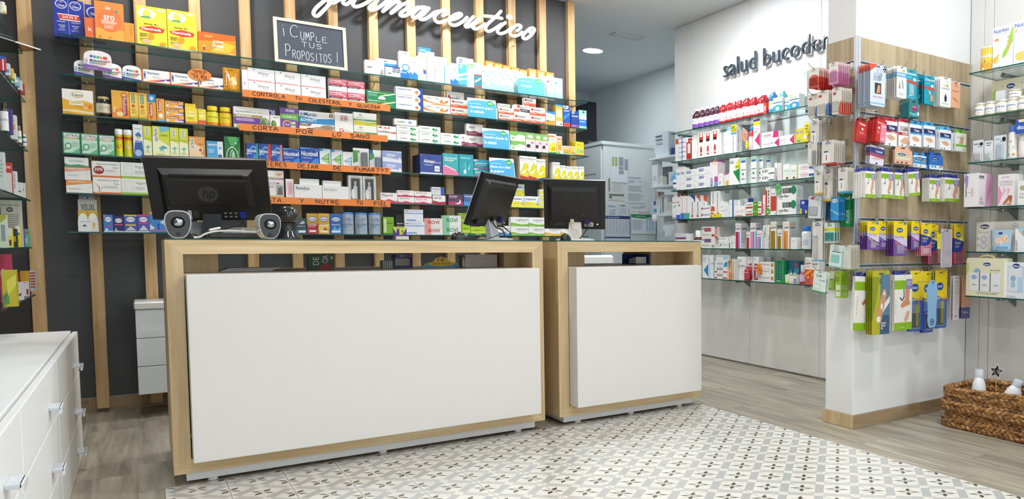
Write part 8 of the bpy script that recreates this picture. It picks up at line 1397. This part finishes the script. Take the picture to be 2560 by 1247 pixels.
# ------------------------------------------------------------------ things in the counter openings
ZW = .9412
def on_top(name, mb, u, y, label, cat, z=ZW): return tag(obj(name, mb, None, (at(u, 650, y=y).x, y, z)), label, cat)
def COUNTER_SHELF():
    for k in range(4):
        b = MB(); b.box(0, 0, 0, .21, .15, .0035, lin(['c9cdd2', 'e6e8ea', 'b8bcc4', 'e2e6ee'][k]), 'card'); on_top('paper_sheet', b, 548+k*7, 4.42+.012*k, 'grey paper sheet lying in the counter opening, %s from top' % ORD[3-k], 'paper', ZW+.004*k)
    b = MB(); w, h = .118, .075; b.box(0, 0, 0, w, .05, h, lin('14603a'), 'card'); draw(b, 'V .18 .3 .42 .86 f0f4ec DE;V .54 .42 .78 .98 f0f4ec CIA;p b02a34 .36 0 .94 0 .9 .3 .7 .4 .5 .3;r .88 .7 .96 .9 dfe8dc', flat_map(0, 0, w, h), w, h); on_top('paper_bag', b, 770, 4.56, 'dark green printed paper bag in the counter opening', 'bag')
    t = thing('leaflet_stack', 'stack of teal-edged leaflets in the counter opening', 'leaflets', (at(958, 650, y=4.5).x, 4.5, ZW))
    for k in range(10): 
        b = MB(); b.box(k*.0052, .001*k, 0, k*.0052+.0035, .08, .042+.001*(k % 3), lin('8fa8a4' if k % 2 else 'dfe6e4'), 'card'); obj('leaflet', b, t)
    t = thing('sample_display', 'purple sample display with empty tray in the counter opening', 'display', (at(986, 650, y=4.58).x, 4.58, ZW)); w = .095
    for n_, bx in (('side_wall', (0, 0, 0, .004, .07, .075)), ('side_wall', (w-.004, 0, 0, w, .07, .075)), ('header', (0, 0, .058, w, .004, .075)), ('tray_back', (.004, .03, 0, w-.004, .034, .05)), ('tray_lip', (.004, 0, 0, w-.004, .003, .012))):
        b = MB(); b.box(*bx, lin('4a3a94') if n_ != 'tray_back' else lin('d4cfc2'), 'card')
        if n_ == 'header': draw(b, 'T .3 .2 .6 .8 dfe0f4 SHINY;T .62 .2 .96 .8 c05a6a GUM', flat_map(0, .058, w, .017), w, .017)
        obj(n_, b, t)
    b = MB(); w, h = .2, .062; P = [(0, 0), (w, 0), (w, h*.1), (w*.93, h*.36), (w*.8, h*.5), (w*.72, h*.56), (w*.66, h*.86), (w*.5, h), (w*.34, h*.86), (w*.28, h*.56), (w*.2, h*.5), (w*.07, h*.36), (0, h*.1)]
    b.prism(P, 0, .002, lin('f0dc1f'), 'card'); draw(b, 'p 5aaee0 0 0 1 0 1 .1 .9 .36 .8 .22 .5 .12 .2 .22 .1 .36 0 .1;T .4 .56 .6 .9 d0402a 1€;T .24 .26 .76 .46 d8502a OFERTA ESPECIAL', flat_map(0, 0, w, h), w, h); on_top('offer_sign', b, 1057, 4.5, 'yellow arched one-euro offer sign in the counter opening', 'sign')
    t = thing('bag_stack', 'stack of grey paper bags lying in the counter opening', 'bags', (at(1170, 650, y=4.5).x-.03, 4.46, ZW))
    for k in range(14): obj('paper_bag', box_mb(.002*(k % 3), .001*(k % 2), k*.0052, .185, .12, k*.0052+.0046, 'white_wall' if k % 2 else 'grout'), t)
    for k in range(3):
        o = JAR(dict(base='a8323a', art='', name='vial', cat='vial', cap='c9c4c4', lab='e6d8d8', neck=.7, capf=.4), .014, .058, .01, (at(1156+k*7, 650, y=4.46).x, 4.46, ZW), 0, 0); o['label'] = 'small red vial beside the paper bags, %s from left' % ORD[k]; o['group'] = 'red vials beside the paper bags'
    # blue tray and papers, right counter
    t = thing('blue_tray', 'blue plastic tray with white papers in the right counter opening', 'tray', (at(1592, 650, y=4.44).x, 4.44, ZW)); w = .095
    for n_, bx in (('tray_wall', (w-.004, 0, 0, w, .2, .068)), ('tray_back', (0, .196, 0, w-.004, .2, .068)), ('tray_bottom', (0, 0, 0, w-.004, .196, .006))): 
        b = MB(); b.box(*bx, lin('28469a'), 'satin'); obj(n_, b, t)
    for k in range(4): b = MB(); b.box(.004, .02+.03*k, .007, w-.012-.006*k, .022+.03*k, .05-.004*k, lin('dfe2dc'), 'card'); obj('paper_slip', b, t)
    # office chair behind the right counter
    t = thing('office_chair', 'white plastic chair seen through the right counter opening', 'chair', (2.83, 5.72, 0))
    obj('backrest', box_mb(-.21, -.02, .62, .21, .02, .985, 'white_gloss', .018), t); obj('seat', box_mb(-.22, .05, .5, .22, .46, .55, 'white_gloss', .02), t); obj('back_post', box_mb(-.03, .02, .42, .03, .06, .7, 'aluminium'), t)
    b = MB(); b.tube([(0, .25, .06), (0, .25, .5)], .025, lin('9a9ea2'), 'metal', 12); obj('gas_column', b, t)
    for k in range(5):
        q_ = k*2*math.pi/5; b = MB(); b.tube([(0, .25, .07), (.26*math.cos(q_), .25+.26*math.sin(q_), .05)], [.022, .015], lin('9a9ea2'), 'metal', 8); o = obj('foot_spoke', b, t)
        b = MB(); b.lathe([(.0, 0), (.02, .008), (.024, .02), (.02, .036), (0, .045)], .26*math.cos(q_), .25+.26*math.sin(q_), lin('222224'), 'satin', 10); obj('caster', b, o)
EXTRA_ART += ['V 0 0 1 1 000 DE;V 0 0 1 1 000 CIA;T 0 0 1 1 000 SHINY;T 0 0 1 1 000 GUM;T 0 0 1 1 000 1€;T 0 0 1 1 000 OFERTA ESPECIAL']
LATER.append(COUNTER_SHELF)
# ------------------------------------------------------------------ braided basket with bottles
def straw():
    m, N, L, b = nm('straw'); tc = N.new('ShaderNodeTexCoord'); t = N.new('ShaderNodeTexNoise'); t.inputs['Scale'].default_value = 60; t.inputs['Detail'].default_value = 5; mp = N.new('ShaderNodeMapping'); mp.inputs['Scale'].default_value = (1, .35, 1.6)
    L.new(tc.outputs['Object'], mp.inputs['Vector']); L.new(mp.outputs[0], t.inputs['Vector']); r = N.new('ShaderNodeValToRGB'); e = r.color_ramp.elements; e[0].position = .32; e[0].color = (*lin('3a2410'), 1); e[1].position = .7; e[1].color = (*lin('cfa060'), 1); k = e.new(.5); k.color = (*lin('946433'), 1)
    L.new(t.outputs['Fac'], r.inputs[0]); L.new(r.outputs[0], b.inputs['Base Color']); b.inputs['Roughness'].default_value = .45; bp_ = N.new('ShaderNodeBump'); bp_.inputs['Strength'].default_value = .5; bp_.inputs['Distance'].default_value = .003; L.new(t.outputs['Fac'], bp_.inputs['Height']); L.new(bp_.outputs[0], b.inputs['Normal'])
straw()
def basket():
    X0, X1, Y0, Y1 = 3.68, 4.03, 2.08, 2.83; t = thing('wicker_basket', 'brown braided water-hyacinth basket on the floor at right', 'basket', ((X0+X1)/2, (Y0+Y1)/2, 0)); hx, hy = (X1-X0)/2, (Y1-Y0)/2
    def path(g, r=.09):
        P = []; ax, ay = hx+g, hy+g
        for (cx_, cy_, a0) in ((ax-r, -ay+r, -90), (ax-r, ay-r, 0), (-ax+r, ay-r, 90), (-ax+r, -ay+r, 180)):
            for k in range(7): a = math.radians(a0+15*k); P.append(Vector((cx_+r*math.cos(a), cy_+r*math.sin(a), 0)))
        P.append(P[0].copy()); out = []; 
        for a, b in zip(P, P[1:]):
            n = max(1, int((b-a).length/.011))
            for k in range(n): out.append(a+(b-a)*(k/n))
        return out
    obj('liner', box_mb(-hx+.02, -hy+.02, .008, hx-.02, hy-.02, .03, 'straw'), t)
    b = MB(); pp = path(-.018)[::3]
    for i in range(len(pp)):
        a, e = pp[i], pp[(i+1) % len(pp)]; b.face([(a.x, a.y, .01), (a.x, a.y, .2), (e.x, e.y, .2), (e.x, e.y, .01)], m='straw')
    obj('inner_wall', b, t)
    for row, (z, g) in enumerate([(.03, .008), (.078, -.008), (.128, .012), (.176, -.004), (.215, .0)]):
        pts = path(g); n = len(pts); per = 0; cum = [0]
        for i in range(1, n): cum.append(cum[-1]+(pts[i]-pts[i-1]).length)
        tot = cum[-1]+(pts[0]-pts[-1]).length; waves = max(3, round(tot/.105)); 
        for s in range(3):
            P = []
            for i in range(n+1):
                j = i % n; a, c = pts[j], pts[(j+1) % n]; d = (c-a).normalized(); nr = Vector((d.y, -d.x, 0)); ph = 2*math.pi*(waves*(cum[j]/tot if i < n else 1)+s/3)
                sag = .012*math.sin(3*math.pi*cum[j]/tot) if row == 4 else 0
                P.append(a+nr*(.010*math.sin(2*ph))+Vector((0, 0, z+.02*math.sin(ph)+sag)))
            b = MB(); b.tube(P, .0155, (.5, .3, .1), 'straw', 7, False); obj('braid_strand', b, t)
    for (u, v, tilt_, rz, lab) in ((2448, 923, .0, .2, 'white plastic bottle upright in the basket'), (2503, 940, .34, -.4, 'white plastic bottle leaning in the basket')):
        p = at(u, v, x=3.82); o = thing('plastic_bottle', lab, 'bottle', (p.x+(.0 if not tilt_ else .03), p.y, .05 if not tilt_ else .08), rz); o.rotation_euler[1] = tilt_*.8; o.rotation_euler[0] = tilt_*.7
        hb = p.z-.05 if not tilt_ else .235
        b = MB(); b.lathe([(.045, 0), (.052, .02), (.054, hb*.5), (.045, hb*.72), (.028, hb*.83), (.024, hb*.85)], 0, 0, lin('f0f2f6'), 'satin', 22, .8); obj('body', b, o); b = MB(); b.lathe([(.026, hb*.85), (.027, hb*.98), (.025, hb)], 0, 0, lin('dfe6ee'), 'gloss', 20); obj('cap', b, o)
    p = at(2491, 928, x=3.86); st = thing('star_price_tag', 'black star price tag on a stick in the basket', 'tag', (p.x, p.y, 0), -.85)
    def star(r): return [((r if k % 2 == 0 else r*.45)*math.cos(math.pi/2+k*math.pi/5-.2), p.z+(r if k % 2 == 0 else r*.45)*math.sin(math.pi/2+k*math.pi/5-.2)) for k in range(10)]
    b = MB(); b.prism(star(.046), 0, .003, lin('e9ded0'), 'card'); obj('star_border', b, st); b = MB(); b.prism(star(.039), -.0012, -.0002, lin('1a1b20'), 'matte'); draw(b, 'h .26 .36 .78 .6 e8e8e8 .002 3,50', flat_map(-.04, p.z-.04, .08, .08, -.0012), .08, .08); obj('star_face', b, st); b = MB(); b.tube([(0, .004, .045), (0, .004, p.z)], .0025, lin('d8b84a'), 'satin', 6); obj('stick', b, st)
LATER.append(basket)
def GIFT(it, w, h, d, loc, rz, k):
    t = thing('gift_box', '', 'box', loc, rz); b = MB()
    b.prism([(0, 0), (w, 0), (w, h*.86), (w*.98, h*.93), (w*.03, h*.93), (0, h*.86)], 0, d, lin(it['base'])); draw(b, it['art'], flat_map(0, 0, w, h*.93), w, h*.93); obj('carton', b, t)
    b = MB(); b.tube([(w*.3, d*.3, h*.92), (w*.34, d*.25, h*.97), (w*.5, d*.2, h), (w*.66, d*.25, h*.97), (w*.7, d*.3, h*.92)], .006, lin('d8c088'), 'matte', 8); obj('handle', b, t); return t
# ------------------------------------------------------------------ more baby goods
def BL(sh,a,b_,v,base,art,look,prod,**k): q(BLISTER,sh,a,b_,v,base,art,look,prod=prod,**k)
BL('R3',2425,2451,352,'e9ebec','e .8 .82 .16 .08 1a1a1c;r .1 .8 .6 .86 8a8a8c;t .46 .66 .9 .74 333 0-6m','clear soother pack with red and white soother',(.2,.1,.84,.44,'eae4e4')); BL('R3',2453,2475,353,'e9ebec','r .2 .86 .8 .92 8a8a8c;l .3 .74 .7 .8 1 333','clear soother pack with white soother',(.2,.12,.8,.46,'e8e8ea'))
BL('R3',2477,2508,340,'dfe6ec','e .8 .84 .16 .09 1a1a1c;t .5 .72 .96 .8 333 0-6m;l .1 .8 .6 .88 2 9ab0c8;r .2 .04 .8 .12 c8d8e6','clear baby-bottle pack with black disc',(.28,.06,.76,.66,'cfdbe4'))
q(JAR,'R3',2511,2533,316,'dfe4e6','e .2 .8 .1 .05 d8a03a;e .5 .7 .1 .05 c8453c;p 3f5fb0 .2 .3 .4 .3 .3 .5;p c8453c .6 .3 .8 .3 .7 .5;e .3 .12 .1 .06 3f5fb0;e .7 .12 .1 .06 d8a03a','baby bottle with coloured shapes and blue collar',cap='4a6ab8',capf=.18,neck=.9,capw=.94,sh=.05,lab='f0f0ea',lz=(.06,.74))
q(JAR,'R3',2536,2560,318,'e0d8d2','r 0 0 1 .24 f0d8de;e .3 .12 .12 .06 b8cce8;e .7 .12 .12 .06 e8b8c4','baby bottle with pink collar',cap='e8c4cc',capf=.26,neck=.9,capw=.94,sh=.05,lab='e8e4de',lz=(.04,.5))
B('R3',2533,2562,301,'2a5ab0','T .14 .3 .86 .6 fff chicco;p e8dcc0 .2 1 .8 1 .7 .8 .3 .8','blue header card above the pink-collared bottle',d=.002,i=.015,zb_v=336,name='header_card',cat='card')
B('R4',2408,2444,435,'f2eef0','r .5 .3 .66 .56 e8c8d0;V .06 .3 .2 .7 1a1a1c suavinex;p a88ac8 .0 .8 .24 .56 .3 .9 .1 1;l .3 .4 .46 .44 1 999','large white and pink breast-pump carton',d=.15,i=-.04,side='efe4ea',sart='r .04 .84 .36 .92 1a1a1c;T .07 .855 .33 .905 fff suavinex;p e0a8c8 .44 .0 1 0 1 1 .6 1 .5 .7;p d088b4 .6 .1 .9 .5 .8 .9 .6 .5;e .26 .56 .2 .14 efe6ea;t .1 .2 .3 .32 888 Link;l .08 .06 .4 .16 4 aaa')
B('R4',2492,2534,437,'f1e9ec','t .24 .88 .7 .95 8a7a9a Suavinex;t .1 .72 .9 .79 9a8a94 COMPRESAS;t .14 .64 .9 .7 9a8a94 DE LACTANCIA;p e89ac0 0 0 .2 .2 .3 .4 .1 .6 0 .66;p eab0cc .3 .3 .5 .5 .36 .6;p eab0cc .56 .3 .74 .5 .6 .6;p b06a48 .3 .06 .7 .34 .9 .3 .8 .02;p e8c0a4 .4 .04 .7 .2 .8 .06','white and pink nursing-pad carton with photo',d=.09,i=.02)
B('R4',2542,2566,452,'eeeeea','e .5 .7 .3 .1 a8b08a;t .2 .4 .8 .5 8a8a84 Crema;t .2 .28 .8 .36 8a8a84 Bebe','small cream tube carton at the frame edge',d=.04,i=.0)
B('R4',2516,2545,428,'c8c4c0','r .2 .5 .9 .8 b8283a;T .3 .58 .8 .72 fff chicco','grey carton with red label at the back',d=.03,i=.14)
B('R5',2441,2562,555,'dcd8d0','e .18 .84 .11 .09 f4f4f4;e .18 .84 .1 .08 22284a;T .1 .80 .26 .88 fff chicco;t .05 .62 .26 .7 a8a49c Natural;e .16 .42 .06 .1 8a8ac0;e .16 .42 .05 .08 d4d0d0;e .16 .2 .06 .1 8a8ac0;e .16 .2 .05 .08 d4d0d0;e .8 .84 .06 .1 8a8aa8;e .8 .84 .05 .08 dedcd6;T .78 .8 .82 .88 333 0;l .02 .4 .08 .46 3 aaa;l .02 .18 .08 .24 3 aaa','large beige feeding-set carton',d=.09,i=.07)
q(POUCH,'R5',2470,2524,575,'a8c8e0','p e8b8ae .1 .3 .5 .2 .5 .8 .2 .8;e .4 .52 .16 .16 f0c8bc;r .42 .8 .6 .9 2a3a7a;p e8d8c8 .54 .3 .9 .5 .8 .8 .56 .7;T .36 .1 .86 .28 2fa0dc Johnson;e .7 .6 .14 .12 e0b080','light blue baby-wipes pouch with sleeping baby',d=.05,i=.01)
B('R5',2538,2566,570,'eef0f2','V .06 .06 .2 .5 3a3a5a BEXIDENT;p a8d0e8 .1 1 1 1 1 .5;e .8 .8 .2 .1 d8a27c','white carton with pale blue ribbon at frame edge',d=.05,i=.02)
q(GIFT,'R6',2417,2512,637,'e6e2c4','p b8d07a 0 .5 .08 .7 .06 .9 0 .86;e .3 .66 .09 .07 8fb8dc;e .56 .84 .11 .06 f4f4f4;e .56 .84 .1 .05 22347a;T .49 .815 .63 .86 fff chicco;t .64 .66 .9 .72 8a8470 baby moments;t .74 .6 .82 .64 8a8470 set;r .1 .14 .36 .62 e9ebee;r .38 .14 .64 .62 e9ebee;r .67 .14 .92 .62 e9ebee;e .22 .5 .08 .06 9ab8dc;e .5 .5 .08 .06 9ab8dc;e .22 .3 .07 .02 b0b4b8;e .5 .3 .07 .02 b0b4b8;e .8 .3 .07 .02 b0b4b8;r .36 .14 .38 .62 3a3a3a;r .645 .14 .66 .62 3a3a3a;t .3 .06 .84 .11 4a4a44 for everyday cuddles','cream baby gift box with rope handle and three windows',d=.09,i=.0)
B('R6',2514,2562,655,'eceef0','r .14 .16 1 .9 c9d6e4;r .2 .2 .9 .86 dfe6ec;e .6 .9 .22 .08 f4f4f4;e .6 .9 .2 .07 22347a;T .44 .87 .76 .93 fff chicco;e .45 .55 .14 .08 8fb8dc;e .45 .38 .12 .09 9fc8d8;r .7 .2 .9 .6 b8d4e8;t .1 .03 .6 .09 8ab0d8 Set Nacimiento','white and blue baby set box with window',d=.08,i=.01)
FLUSH()
